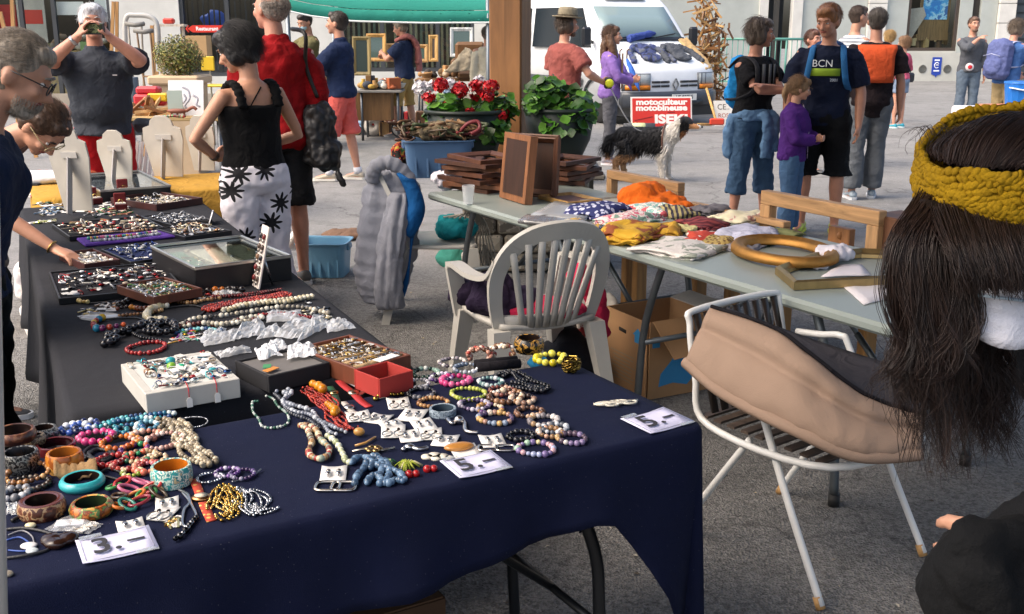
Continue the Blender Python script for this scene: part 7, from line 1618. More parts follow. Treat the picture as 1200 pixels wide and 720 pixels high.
# ------------------------------------------------------------------ bangles and beads on the navy cloth
bro=blotch_mat('bangle',('#3b2016','#5a3424','#7a5238'),40,.3);dk=mat('gloss','#1c100c',rough=.3);sil=blotch_mat('bangle',('#1c1c1e','#8a8a86','#3a3a3c'),120,.35,.6)
tur=blotch_mat('bangle',('#2f9c9c','#d8e4d4','#2a7f86','#c9b48a'),70,.3);amb=blotch_mat('bangle',('#b5702a','#8a4a1c','#d59a4a'),16,.15);org=blotch_mat('bangle',('#b5682a','#7a3a1c','#5f8a4a','#d9a052'),60,.3)
mar=mat('gloss','#5a1a1f');crv=blotch_mat('bangle',('#3d1f18','#6d3f2c','#a88a68','#4a281c'),45,.35)
bangle('dark brown carved bangle stacked at the left end of the table',20,530,24,14,bro,dk,z=.028)
bangle('silver and black fan carved bangle under the brown one',26,552,20,26,sil,mat('metal','#55555a'),relief=.04,flare=.08)
bangle('pale patterned brown bangle leaning on the fan carved one',40,526,15,12,blotch_mat('bangle',('#5a4636','#9a8668','#3a2a20'),90,.4),dk,z=.01,tilt=8)
bangle('black and silver filigree cuff behind the maroon bangle',52,515,16,16,sil,dk,relief=.05)
bangle('thin maroon bangle behind the amber cuff',66,529,22,11,mar,mat('gloss','#2a0c10'),bulge=.02)
bangle('wide amber resin cuff with swirling pattern',77,551,21,24,amb,mat('gloss','#9a5a20'),flare=.02,relief=.01)
bangle('turquoise enamel bangle with dark inside',97,570,26,12,mat('gloss','#39a8ae'),dk,bulge=.12)
bangle('large brown bangle carved with pale flowers at the front left',50,603,27,20,crv,dk,rim=mat('gloss','#5a2f28'),thick=.011)
bangle('orange mosaic bangle with green lined inside',108,602,25,16,org,mat('gloss','#26331f'),bulge=.14)
bangle('wide turquoise patterned cuff with orange inside',202,566,24,24,tur,mat('gloss','#c06a1c'),bulge=.06)
bangle('black lacquer bowl shaped bangle with gold flowers at the back corner',620,412,18,18,blotch_mat('bangle',('#17140f','#17140f','#b3863a','#4a3a20'),55,.2),dk,bulge=.16)
q=[T(*p)for p in((64,566),(115,562),(112,550),(66,553))];g=MB(mat('knit','#9a7c58'));rows=[]
for i in range(15):u=i/14;rows.append([q[0].lerp(q[1],u).lerp(q[3].lerp(q[2],u),v)+Vector((0,0,.004+.022*math.sin(math.pi*v)+.012*abs(2*u-1)**2+.003*math.sin(i*2.2)))for v in np.linspace(0,1,8)])
g.grid(rows,thick=.004);g.build('woven_cuff',None,'tan woven straw cuff lying behind the turquoise bangle','cuff')
bracelet('brown wooden bead bracelet left of the straw cuff',33,561,22,'wood',.0062,tilt=10)
bracelet('dark bead bracelet with a pale ball below the wooden one',34,570,21,['#3a302a','#8a8478','#5a4a3a','#24201d'],.0058)
bracelet('grey bead bracelet at the left edge above the clear bag',18,582,15,'silver',.0075)
bracelet('magenta bead bracelet among the coloured ones',113,516,18,'pink',.0082,seed=3)
bracelet('blue and white bead bracelet behind the magenta one',88,506,15,'blue',.008)
bracelet('second blue and white bead bracelet behind the filigree cuff',101,502,14,'blue',.0075)
necklace('row of small turquoise beads along the back edge',[(112,503),(140,497),(170,492),(206,488)],'turq',.0055,strands_=3,spread=.01)
bracelet('turquoise and pearl bracelet in front of the bead row',152,506,15,'turq',.0062);bracelet('pale blue bead bracelet right of the turquoise pearl one',172,502,13,['#7fb0c0','#d9e2e2','#4a7f9a'],.0062);bracelet('dark teal bead bracelet in the bead heap',135,508,13,['#1d4a5a','#2f7f8a','#15303f'],.006)
bracelet('orange bead bracelet with gold spacers',141,522,20,'orange',.0072);bracelet('peach bead bracelet in the bead heap',170,514,15,'peach',.0075);bracelet('pale rose bead bracelet right of the peach one',193,521,20,['#c9a49a','#e4cfc6','#a87c72'],.0056,tilt=6)
bracelet('magenta and green bead bracelet in the heap middle',158,530,15,['#b02f7a','#2f8a5a','#d06a4a','#5a2f6a'],.0066);bracelet('red bead bracelet at the heap front',130,543,16,'red',.0068);bracelet('coral red bead bracelet right of the red one',150,547,17,['#b54a3a','#d9846a','#8a2f2a','#e2b09a'],.006)
bracelet('green stone and brown bead bracelet beside the coral one',165,538,17,['#3a7a5a','#8a6a4a','#c9b08a','#245a40'],.006);bracelet('salmon chunky bead bracelet left of the turquoise cuff',172,551,15,['#d0705a','#e29a80','#9a3f3a'],.0068);bracelet('tan bead bracelet with a pink bead at the heap edge',182,541,13,['#a88a6a','#c97a8a','#d9c3a8'],.006)
bracelet('lime and olive bead bracelet at the heap front',155,556,11,'lime',.0052)
cordloop('black cord bracelet bundle behind the straw cuff',[(100,540),(112,530),(128,531),(130,538),(114,541),(104,534),(120,528)],.004,'#15161b');cordloop('black cord pile curling before the coloured beads',[(118,556),(128,552),(142,556),(146,566),(132,562),(120,560)],.003,'#14151a')
cordloop('second black cord loop inside the bundle',[(98,534),(108,526),(124,526),(134,534),(124,542),(108,540)],.0035,'#17181d',closed=True)
lk=['#3f8a4a','#b53a3a','#c46a8a','#4a3a2c','#c9702f','#2f7a6a','#8a2f3a']
for i,(x,y)in enumerate(((134,575),(144,570),(152,578),(140,586),(158,586),(150,596),(164,592),(172,584),(178,576),(168,570),(186,582),(138,598))):
 c=T(x,y);g=MB(mat('gloss',lk[i%7]));Mx=eul(R(rj.uniform(-25,25)),R(rj.uniform(-25,25)),rj.random()*3);g.tube([c+Vector((0,0,.009))+(Mx@Vector((.021*math.cos(t),.013*math.sin(t),0)))for t in np.linspace(0,6.28,19)[:-1]],.0036,n=6,closed=True)
 g.build('link',None,None,None)if False else g.build('resin_ring',None,['green','red','pink','brown','orange','teal','dark red'][i%7]+' resin ring in the tangled ring chain'+([', far side',', near side'][i>=7]),'resin ring','coloured rings of the tangled chain')
for k,pts in enumerate(([(188,496),(200,500),(212,512),(224,524),(236,536),(250,548)],[(192,504),(206,498),(216,508),(212,520),(226,530),(246,540)],[(196,510),(210,508),(222,518),(220,532),(238,548),(256,544)])):
 necklace(('upper','middle','lower')[k]+' pale stone bead rope in the grey heap',pts,['#8d8069','#a89a80','#6a604f','#c7bba2'],.0062,strands_=3,spread=.011,m=gls)
cordloop('tan cord hank at the top of the grey bead heap',[(192,500),(204,496),(214,502),(208,512),(196,508),(206,500),(216,508)],.003,'#8a7c62')
bracelet('thin silver hoop bracelet behind the grey bead heap',225,496,18,'silver',.0022,m=met);bracelet('dark silver bracelet right of the turquoise cuff',246,562,14,'silver',.0035,m=met);bracelet('silver and violet bead bracelet beyond the gold chains',266,556,13,'purple',.0045);bracelet('violet bead bracelet at the right of the chain heap',284,558,14,['#3a2650','#8d8aa0','#5a4a7a'],.0045)
cordloop('thin silver wire bracelet with pointed ends',[(272,566),(288,562),(300,556),(306,552)],.002,'#9a9a9e',m=mat('metal','#9a9a9e'),name='bracelet',cat='bracelet')
for k,(pts,pl,lb)in enumerate((([(252,590),(258,576),(266,572),(272,588),(268,604)],'gold','left gold chain in the chain heap'),([(248,598),(256,586),(264,596),(272,604),(262,610),(256,604)],'gold','front gold chain looped twice'),([(264,574),(276,580),(280,592),(274,602)],'brass','brass chain between gold and silver'),([(280,574),(290,584),(286,598),(296,606),(304,598)],'silver','silver chain at the right of the heap'),([(274,590),(288,596),(302,602),(318,600),(326,599)],'silver','long silver chain end pointing right'),([(284,580),(298,578),(312,588),(306,600),(296,594)],'silver','thin silver chain loop above the long end'))):
 necklace(lb,pts,pl,.003,m=met,strands_=4 if k<3 else 3,spread=.0065)
root=thing('wristwatch','watch with red and gold patterned strap left of the gold chains','watch',tuple(T(236,584)))
def strap(pts,w_,m,root,nm='strap'):
 g=MB(m);c=spline([T(*p)+Vector((0,0,.003))for p in pts],6);rows=[]
 for i,p in enumerate(c):t=c[min(i+1,len(c)-1)]-c[max(i-1,0)];n_=Vector((-t.y,t.x,0)).normalized();rows.append([p-n_*w_,p,p+n_*w_])
 g.grid(rows,thick=.002);return g.build(nm,root,world=True)
wsm=spots_mat('strap','#b8432f','#d9a85a',60,.25,axes='xy');strap([(227,563),(231,572),(234,580)],.009,wsm,root);strap([(238,590),(243,602),(248,612)],.009,wsm,root)
g=MB(met);g.lathe([(.0,.008),(.012,.008),(.0165,.006),(.0165,.001)],T(236,585),n=20,c='#b98a5a',sx=1.15);g.build('case',root,world=True);g=MB(mat('paper','#d9cdb5'));g.lathe([(.0,.0092),(.0115,.0088)],T(236,585),n=18,sx=1.15);g.build('dial',root,world=True)
cordloop('silver wire necklace hanging down to a knot',[(210,576),(220,582),(224,592),(230,606),(226,614),(218,620),(214,614),(216,600),(222,590),(214,580)],.0028,'#b3b3b6',m=mat('metal','#b3b3b6'))
necklace('dark silver tassel at the lower end of the wire necklace',[(230,610),(222,618),(214,628),(206,636)],['#4a4a4c','#8d8d90','#2c2c2e'],.0058,m=met)
loose('gold flower brooch cluster by the earring cards',((194,618),(210,616),(208,608),(194,609)),40,('gold',),.004,33)
card('white earring card beside the wire necklace',196,592,26,13,.3,extra=studs);card('white earring card below the first, with a silver hoop',192,604,26,13,-.15,extra=hoops,lift=.001);card('white notched paper clip card above the first price card',153,617,30,11,.45,extra=studs,name='paper_clip_card',cat='card')
baggie('clear bag with a white paper inside at the front left',((52,622),(104,628),(122,616),(86,603)),5,milk=.25,h=.008);g=MB(mat('paper','#d6d6dc'));p=T(82,616);g.box(p+Vector((0,0,.006)),(.05,.026,.002),rz=.2);g.build('paper_slip',None,'white paper slip inside the front left clear bag','paper')
loose('tiny white shells in the corner of the front left clear bag',((90,626),(104,624),(108,618),(96,620)),24,('cream','pearl'),.003,34,z=.004);baggie('small clear bag at the left table edge',((8,606),(22,604),(24,594),(8,590)),6,milk=.3,fill='silver')
cordloop('black cord with beads curving above the clear bag',[(14,613),(30,606),(48,602),(62,604),(72,606)],.004,'#18181b');necklace('dark cord necklace with brown and green beads',[(56,604),(64,602),(72,606)],['#2f6a5a','#8a6a4a','#a89a80'],.0055)
for k,(pts,r_,c,lb)in enumerate((([(8,622),(30,622),(56,626),(66,634),(56,646),(30,654),(6,656)],.0028,'#2a2a2e','grey leather cord of the heart pendant'),([(8,634),(24,632),(36,640),(30,648),(10,646)],.0016,'#2f4f9a','thin blue cord loop at the left edge'),([(10,628),(26,624),(38,630),(40,644)],.0014,'#8a8a90','thin grey cord with a white bead'))):cordloop(lb,pts,r_,c)
def f(g):c=T(69,638)+Vector((0,0,.009));g.ell(c+Vector((-.012,0,0)),(.02,.018,.011),2);g.ell(c+Vector((.016,.006,0)),(.018,.02,.011),2);g.ell(c+Vector((0,-.014,-.001)),(.02,.014,.01),2)
soft('heart_pendant','dark brown heart shaped pendant on a leather cord','pendant',mat('gloss','#2c1a14'),f,.003,0,sm=2)
for x,y,r_,c,lb in((34,642,.012,'#e2e2e4','round white shell pendant on the blue cord'),(38,648,.009,'#c9d3d6','small grey oval pendant below the white shell one'),(36,618,.008,'#d9d2ae','cream carved figure charm near the left edge'),(43,612,.007,'#d2c9a2','second cream charm right of the first'),(9,675,.008,'#8d8578','small silver clasp at the left front edge')):
 g=MB(mat('gloss',c));g.ell(T(x,y)+Vector((0,0,.004)),(r_*1.3,r_,.005),2,nz=.15,nf=60);g.build('pendant',None,lb,'pendant')
price_card('white price card reading three at the front left','3.',((88,640),(176,620),(186,645),(97,665)))
price_card('white price card reading five below the middle of the table','5.',((514,545),(577,534),(599,549),(538,563)))
price_card('white price card reading five at the right table corner','5.',((729,495),(784,481),(808,497),(757,512)))
# ------------------------------------------------------------------ middle of the navy cloth
necklace('thin green and silver bead necklace at the left of the open space',[(302,472),(294,474),(300,488),(306,500),(320,503),(336,500),(340,494),(334,486),(322,472),(312,466)],['#9aa8a4','#4a7a6a','#c9cfca','#2f5a4a'],.0036)
necklace('long rope of silver grey beads beside the coral bundle',[(330,462),(338,464),(334,474),(346,482),(362,488),(372,496),(384,502),(392,508),(400,512)],['#8d93a0','#c4c8d0','#6a6f7a','#a8aeb8'],.0058,strands_=2,spread=.013)
necklace('black pearl strand lying along the silver rope',[(322,464),(330,474),(344,488),(362,496),(380,506)],['#2c2f38','#4a4e58'],.005)
for k,pts in enumerate(([(360,456),(372,460),(384,468),(392,480),(398,492)],[(364,464),(376,472),(386,486),(396,500),(408,506)],[(358,460),(380,476),(394,490),(402,502),(414,504)])):necklace(('upper','middle','lower')[k]+' red coral strand in the bundle with amber beads',pts,'coral',.0032,strands_=4,spread=.008)
necklace('two rows of amber cylinder beads on the coral bundle',[(367,456),(374,460),(382,464)],['#d08a1f','#c07818'],.0105,step=.014,lift=.004,cat='necklace');necklace('amber beads at the middle of the coral bundle',[(384,480),(390,486),(394,492)],['#d08a1f','#c07818'],.0105,step=.014,lift=.004)
necklace('striped shell disc necklace lying in a narrow loop',[(352,502),(360,508),(366,518),(362,530),(368,540),(378,542),(386,536),(380,522),(370,510),(364,502)],['#a8845a','#d9c8a8','#6a4a3a','#9a3f3a','#8d9a8a','#d9c8a8'],.0068,step=.006,closed=True)
necklace('chain of pale green leaf links right of the shell necklace',[(384,514),(392,522),(398,530),(404,538),(408,546)],['#c9cdb0','#dfe0cc','#a9b08a'],.0065,step=.012)
card('white card with two big square silver earrings at the table front',391,557,30,17,.1,extra=studs)
for k,x in enumerate((384,403)):
 c=T(x,572);g=MB(met);g.tube([c+Vector((.024*math.copysign(abs(math.cos(t))**.5,math.cos(t)),.021*math.copysign(abs(math.sin(t))**.5,math.sin(t)),.004))for t in np.linspace(.1,6.38,25)[:-1]],.0034,n=7,closed=True,c='#cfc6ba');g.build('square_hoop',None,('left' if k==0 else 'right')+' square silver hoop earring under the earring card','earring')
for k,pts in enumerate(([(416,570),(424,556),(430,544),(440,540),(450,550),(444,562)],[(412,546),(424,540),(438,546),(452,552),(468,560),(474,566)],[(430,570),(440,562),(452,570),(462,566),(472,568)],[(434,552),(446,544),(458,552),(452,566),(444,572)])):necklace(('left','upper','lower','inner')[k]+' blue grey disc bead string in the tangled pile',pts,'bluegrey',.0072,step=.0065)
def tassel(label,x,y,pal,n=36,s=.03,seed=1):
 rr=random.Random(seed);c=T(x,y);g=MB(mat('cloth'))
 for i in range(n):a=rr.uniform(0,6.3);e=c+Vector((math.cos(a)*s*rr.uniform(.4,1.2),math.sin(a)*s*.7*rr.uniform(.4,1.2),.003));g.tube([c+Vector((0,0,.008)),c.lerp(e,.5)+Vector((0,0,.012)),e],.0014,n=4,c=rr.choice(PAL[pal]))
 g.build('tassel_earring',None,label,'earring')
tassel('olive and gold fringed earring right of the blue pile',476,548,'lime',46,.032,4);tassel('dark green fringed earring above the blue pile',454,546,'green',30,.022,5)
for x,y,lb in((483,559,'red berry earring below the fringed earrings'),(504,553,'red berry earring left of the cloud brooch')):g=MB(mat('gloss','#a81f22'));c=T(x,y);g.ell(c+Vector((-.006,0,.006)),.009,1);g.ell(c+Vector((.008,.003,.006)),.008,1);g.tube([c+Vector((-.006,0,.01)),c+Vector((-.012,.012,.004))],.001,n=4);g.build('berry_earring',None,lb,'earring')
root=thing('wristwatch','watch with bright red strap in front of the small red box','watch',tuple(T(418,460)));rs_=mat('leather','#b02a2c');strap([(397,447),(404,454),(412,460)],.01,rs_,root);strap([(416,464),(424,472),(433,478)],.01,rs_,root);g=MB(met);g.lathe([(0,.008),(.013,.008),(.016,.001)],T(414,462),n=18,c='#c9b09a');g.build('case',root,world=True)
root=thing('wristwatch','silver cross shaped watch with metal strap beside the red watch','watch',tuple(T(428,457)));sm_=mat('metal','#b9b4ae');strap([(407,447),(418,453),(428,457)],.009,sm_,root);strap([(432,458),(442,462),(447,468)],.01,mat('leather','#8a7f78'),root);strap([(420,464),(430,458),(446,452)],.007,sm_,root,'clasp');g=MB(met);g.lathe([(0,.009),(.012,.009),(.015,.001)],T(430,457),n=18,c='#dcdad6');g.build('case',root,world=True)
root=thing('wristwatch','watch with dark green strap left of the red watch','watch',tuple(T(392,464)));strap([(386,454),(390,460)],.009,mat('leather','#2f6a4a'),root);strap([(392,464),(396,474)],.009,mat('leather','#1f4a36'),root);g=MB(met);g.lathe([(0,.007),(.011,.007),(.013,.001)],T(391,462),n=16,c='#c9b880');g.build('case',root,world=True)
root=thing('wristwatch','silver watch with pale strap below the green one','watch',tuple(T(408,478)));strap([(402,472),(407,477)],.008,mat('leather','#c9c3ba'),root);strap([(410,481),(418,488)],.008,mat('leather','#c9c3ba'),root);g=MB(met);g.lathe([(0,.007),(.012,.007),(.014,.001)],T(409,479),n=16,c='#cfcac2');g.build('case',root,world=True)
for i,(x,y,w_,h_,ro,ex)in enumerate(((467,474,26,14,.2,hoops),(484,488,28,15,-.2,studs),(496,500,26,14,.35,studs),(505,510,26,13,.1,hoops),(522,518,28,13,-.15,studs),(420,490,28,12,.3,hoops),(444,492,26,11,-.3,studs),(458,499,26,9,.5,studs),(461,508,28,14,.1,hoops),(480,512,26,14,.25,studs))):
 lb=['farthest white earring card of the column, with dark drops','second white earring card down the column','third white earring card down the column','fourth white earring card down the column','nearest white earring card of the column','white card with grey watch pieces left of the column','slanted white card with silver clasp left of the column','narrow folded white card left of the column','white card with small hoops at the lower left of the column','white card with crossed pins next to the lower column'][i]
 card(lb,x,y,w_,h_,ro,extra=ex,lift=.001*(i%3))
necklace('brass bead bracelet with a gold ball behind the cards',[(440,470),(450,464),(462,466),(474,464)],'brass',.0055,m=met)
g=MB(mat('gloss','#b98a4a'));g.ell(T(421,511)+Vector((0,0,.01)),(.013,.01,.01),2);g.tube([T(416,524)+Vector((0,0,.003)),T(428,522)+Vector((0,0,.005)),T(440,514)+Vector((0,0,.003))],.003,n=6);g.build('brooch',None,'brooch with a gold ball and silver bow below the coral bundle','brooch')
g=MB(met);c=T(438,529);g.T=Matrix.Translation(c+Vector((0,0,.004)))
for t in np.linspace(0,6.28,7)[:-1]:g.ell((.012*math.cos(t),.012*math.sin(t),.002),(.009,.007,.004),1,c='#a88a5a')
g.tube([(-.045,-.012,0),(-.02,.004,0),(.02,-.004,0),(.045,.01,0)],.003,n=6,c='#b9b0a2');g.build('brooch',None,'brass flower brooch with silver tails above the blue pile','brooch')
g=MB(mat('metal','#c4c4c6'));g.tube(spline([T(*p)+Vector((0,0,.005))for p in((472,530),(478,526),(490,529),(502,527))],5),[.005]*15+[.002],n=8);g.ell(T(480,527)+Vector((0,0,.007)),(.012,.009,.006),2);g.build('hair_clip',None,'silver bow shaped clip above the olive earring','hair clip')
BR=[('dark green and white bead bracelet at the back left',499,440,16,['#1f3a30','#8aa89a','#d6dcd6','#15241e'],.0062),('pearl and silver bead bracelet behind the pink one',530,427,15,['#c9c3bc','#8d8790','#e6e0da','#5a4f5a'],.0058),('silver and blue bead bracelet right of the pearl one',547,434,15,['#aab0b8','#6a7a90','#d9dde2'],.0058),('violet bead bracelet left of the pink one',517,445,13,'purple',.006),('pink and magenta chunky bead bracelet',534,449,16,'pink',.008),('light green glass bead bracelet below the pink one',549,464,20,'lime',.0056),('silver and aqua bead bracelet right of the pink one',575,450,14,['#9ab0b0','#d9dede','#5a7f80'],.006),('cream and amber pearl bracelet in the middle right',593,468,20,'brownpearl',.0075),('mixed pearl bracelet with a dark bead below the cream one',612,471,14,['#c9b09a','#8a6a5a','#efe4d9','#3a2c2a'],.0072),('violet and silver bead bracelet beside the light green one',556,477,17,['#8a7a9a','#c9c3cf','#4a3f5a','#a09aa8'],.006),('multicoloured glass bead bracelet in the centre of the heap',581,493,19,['#8a9ab0','#b08a7a','#d9cfc4','#5a4a6a','#c9a46a'],.0066),('amber and violet bead bracelet above the centre one',574,482,15,['#a8804a','#6a4a7a','#cfc0a8'],.006),('brown pearl bracelet right of the centre one',620,486,15,['#8a6650','#c9ab90','#4a342a'],.0066),('silver pearl bracelet at the right of the heap',637,496,16,['#b9b4b4','#e0dcd8','#7a7478','#a88a68'],.0066),('peach pearl bracelet with brass spacers',645,510,14,['#c9a088','#e6d0c0','#8a6a4a'],.0066),('grey crystal bracelet near the nearest heap edge',650,505,14,['#9aa0aa','#d6dadf','#5a606a'],.0062),('rainbow glass bead bracelet at the front of the heap',628,529,20,['#a8b0d0','#d0a8b0','#a8c9b0','#d9cfa0','#7a6a9a'],.0066),('violet and amber crystal bracelet at the front right',670,517,16,['#8a7aa0','#c9a87a','#d9d3cf','#5a4a5a'],.0064),('black bead bracelet pile left of the rainbow one',610,514,14,'black',.0066),('dark red pearl bracelet in the heap',588,461,14,['#7a4038','#c9a08a','#4a2824'],.006),('black and silver bead bracelet at the left of the heap',494,463,16,['#1a1a1e','#6a6a70','#24242a'],.0058,0),('silver ball bracelet behind the black and silver one',489,452,14,['#8d8d94','#c9c9ce'],.0052),('brown wooden ring bracelet left of the grey cuff',508,474,16,'wood',.0055)]
for lb,x,y,r_,pl,br,*_ in BR:bracelet(lb,x,y,r_,pl,br)
bangle('blue grey wrapped wire cuff left of the light green bracelet',519,486,16,9,blotch_mat('cuff',('#6a7a88','#9aa8b4','#4a5866'),120,.4),mat('gloss','#3a4854'),bulge=.02)['group']='bracelets laid out on the jewellery tables'
necklace('black faceted bead ropes heaped at the back right',[(584,444),(600,440),(612,448),(624,452),(640,458),(630,462),(612,456),(598,452)],'black',.0058,strands_=3,spread=.012)
bracelet('bright yellow stone bracelet at the back corner',645,424,17,'yellow',.0095,wob=.1)
g=MB(met);c=T(669,436);rr=random.Random(3)
for k in range(16):
 a,t=rr.uniform(0,3.1),rr.uniform(-.8,.8);Mx=eul(t,rr.uniform(-.8,.8),a);g.tube([c+Vector((0,0,.022))+(Mx@Vector((.026*math.cos(q),.026*math.sin(q),0)))*rr.uniform(.7,1.05)for q in np.linspace(0,6.28,17)[:-1]],.0026,n=5,closed=True,c=rr.choice(PAL['brass']))
g.build('wire_bracelet',None,'ball of twisted brass wire bracelets right of the yellow one','bracelet')
g=MB(mat('gloss','#dcd6c6'));c=T(722,476);g.T=Matrix.Translation(c+Vector((0,0,.006)))@Matrix.Rotation(.25,4,'Z')
for x,y,a_,b_ in((-.03,.006,.022,.01),(-.012,-.006,.016,.008),(.012,.008,.02,.011),(.035,0,.018,.01),(.0,.012,.012,.006)):g.tube([(x+a_*math.cos(t),y+b_*math.sin(t),.001)for t in np.linspace(0,6.28,15)[:-1]],.0026,n=6,closed=True)
g.tube([(-.055,.01,0),(0,0,.003),(.06,.012,0)],.003,n=6);g.build('brooch',None,'cream openwork brooch alone near the right price card','brooch')
g=MB(mat('metal','#c3bfbc'));g.tube(spline([T(*p)+Vector((0,0,.006))for p in((524,494),(530,499),(538,494),(544,498),(546,508),(560,510))],6),.0048,n=8);g.ell(T(538,497)+Vector((0,0,.01)),(.012,.01,.01),2);g.build('wire_necklace',None,'curved silver open bangle with a ball clasp','bangle')
bd_=mat('gloss','#b9803f');p=T(538,528);g=MB(bd_);g.ell(p+Vector((0,0,.009)),(.034,.017,.009),2,M=eul(0,0,.3));g.build('stone_pendant',None,'smooth orange brown stone on a white card above the middle price card','pendant');card('white card under the orange brown stone',545,530,32,14,.3,name='backing_card',cat='card')
g=MB(mat('paper','#dfd9c8'));p=T(511,537)
for dx,dy,r_ in((-.02,0,.012),(-.004,.008,.014),(.014,.002,.013),(.0,-.008,.011),(.028,-.004,.008)):g.lathe([(0,.005),(r_,.005),(r_,.0005)],p+Vector((dx,dy,0)),n=12)
g.build('cloud_brooch',None,'cream cloud shaped brooch left of the orange brown stone','brooch')
card('white card with two square wire earrings at the right of the column',577,518,28,14,.2,extra=studs)
for k,x in enumerate((571,592)):c=T(x,527);g=MB(met);g.tube([c+Vector((.02*math.copysign(abs(math.cos(t))**.5,math.cos(t)),.016*math.copysign(abs(math.sin(t))**.5,math.sin(t)),.004))for t in np.linspace(.1,6.38,21)[:-1]],.003,n=6,closed=True,c='#d0c8c0');g.build('square_hoop',None,('left' if k==0 else 'right')+' square wire earring below the right hand card','earring')
root=thing('cuff_stand','black stand carrying two beaded cuffs at the back of the navy table','stand',tuple(T(583,430)));q=T(583,432)
g=MB(mat('cloth','#17151a'));g.T=Matrix.Translation(q)@Matrix.Rotation(.3,4,'Z')
for yy in(-.02,.02):g.tube([(-.06,yy*.7,.013),(.06,yy*.7,.013)],.013,n=10)
g.build('velvet_roll',root,world=True)
for k,(x,y,pl,lb)in enumerate(((562,419,'peach','cream and red beaded cuff on the left of the black stand'),(589,415,'brownpearl','brown and cream beaded cuff on the right of the black stand'))):
 g=MB(gls);c=T(x,y+7)+Vector((0,0,.026))
 for i in range(60):a=rj.uniform(-2.4,2.4);g.ell(c+Vector((.032*math.sin(a),rj.uniform(-.018,.018),.016*math.cos(a))),rj.uniform(.005,.008),0,c=rj.choice(PAL[pl]+['#a83a30','#5a3a28']))
 g.build('beaded_cuff',None,lb,'cuff')
 # ------------------------------------------------------------------ flower pots by the timber post
def pot(label,x,yb,yt,Y,wt_,wb_,c='#1f2a26'):
 a=W(x,yb,Y);a.z=.717;zt=W(x,yt,Y).z;s_=ppm(a);root=thing('flower_pot',label,'flower pot',tuple(a));h=zt-a.z
 g=MB(mat('plastic',c,rough=.5));g.lathe([(wb_/s_/2,0),(wt_/s_/2*.86,h*.5),(wt_/s_/2,h),(wt_/s_/2-.02,h)],a,n=28);g.build('pot_wall',root,world=True)
 g=MB(mat('plastic',c,rough=.5));g.tube([(a.x+wt_/s_/2*math.cos(t),a.y+wt_/s_/2*math.sin(t),zt)for t in np.linspace(0,6.28,29)[:-1]],.014,n=7,closed=True);g.build('rim',root,world=True)
 g=MB(mat('matte','#2e241c'));g.lathe([(0,h-.03),(wt_/s_/2-.02,h-.03)],a,n=20,caps=False);g.build('soil',root,world=True);return a,zt,s_
LG=['#3f6f22','#4f8a2a','#2f5a1f','#6a9c3a','#27491a','#5c8f33']
def roundleaf(g,p,nn,s_,c):
 x,y,n_=frame_on(nn,Vector((rj.gauss(0,1),rj.gauss(0,1),.3)).normalized());k=8
 v=[p]+[p+(x*math.cos(t)+y*math.sin(t))*s_*(1+.12*math.sin(4*t))+n_*s_*(.22+.1*math.sin(3*t))for t in[2*math.pi*i/k+.2 for i in range(k)]]
 g.add(v,[(0,i+1,(i+1)%k+1)for i in range(k)],c=c)
def plant(label,base,zones,n,size,name):
 root=thing(name,label,'plant',tuple(base));rr=random.Random(17)
 groups=[]
 for k in range(n):
  x,y,rx_,ry_,dy=zones[rr.randrange(len(zones))]
  while True:
   u,v=rr.uniform(-1,1),rr.uniform(-1,1)
   if u*u+v*v<1:break
  Y=base.y+dy+rr.uniform(-.16,.16)*math.sqrt(max(.1,1-u*u));p=W(x+u*rx_,y+v*ry_,Y);nn=Vector((u*.7+rr.gauss(0,.4),-.55+rr.gauss(0,.4),.75-v*.3+rr.gauss(0,.3))).normalized()
  groups.append((p,nn,size*rr.uniform(.55,1.3),rr.choice(LG)))
 big=sorted(groups,key=lambda q:-q[2])[:150]
 for q in big:g=MB(mat('leaf'));roundleaf(g,*q);g.build('leaf',root,world=True)
 g=MB(mat('leaf'))
 for q in groups:
  if q not in big:roundleaf(g,*q)
 g.build('small_leaves',root,world=True,kind='stuff')
 g=MB(mat('leaf'))
 for q in groups[::3]:g.tube([base+Vector((rr.uniform(-.08,.08),rr.uniform(-.08,.08),-.04)),base.lerp(q[0],.6)+Vector((0,0,.02)),q[0]],.004,n=4,c='#55752f')
 g.build('stems',root,world=True,kind='stuff');return root
a,zt,s_=pot('dark green flower pot left of the timber post full of red geraniums',546,188,130,7.12,92,62)
rt_=plant('red and white flowering geranium growing left of the timber post',Vector((a.x,a.y,zt)),[(545,138,48,24,0),(525,128,26,18,-.05),(585,128,22,20,.03),(560,155,40,14,-.12)],480,.033,'geranium')
for i,(x,y,r_,c)in enumerate(((516,100,13,0),(539,106,14,0),(558,100,11,0),(561,111,13,0),(575,101,12,0),(572,113,10,0),(587,135,13,0),(522,125,9,0),(502,114,10,0),(549,131,9,0),(494,103,13,1),(506,101,10,1),(527,99,11,1),(526,108,9,2),(562,94,9,1))):
 Y=6.98+.03*(i%4)if c==0 else 7.3;p=W(x,y,Y);rr_=.82*r_/ppm(p);g=MB(mat('leaf'))
 for k in range(70):
  d=Vector((rj.gauss(0,1),rj.gauss(0,1),rj.gauss(0,1))).normalized();q=p+Vector((d.x,d.y,d.z*.75))*rr_*rj.uniform(.6,1.0);xx,yy,n_=frame_on(d+Vector((rj.gauss(0,.3),rj.gauss(0,.3),rj.gauss(0,.3))));e=rr_*.33
  g.add([q-xx*e,q-yy*e+n_*e*.3,q+xx*e,q+yy*e+n_*e*.3],[(0,1,2,3)],smooth=False,c=rj.choice((['#c4101c','#a30a18','#dd2630'],['#e4e0e6','#d0ccd8','#f0eef2'],['#a9c3de','#c6d6e6','#8fb0d0'])[c]))
 g.build('flower_head',rt_,world=True)
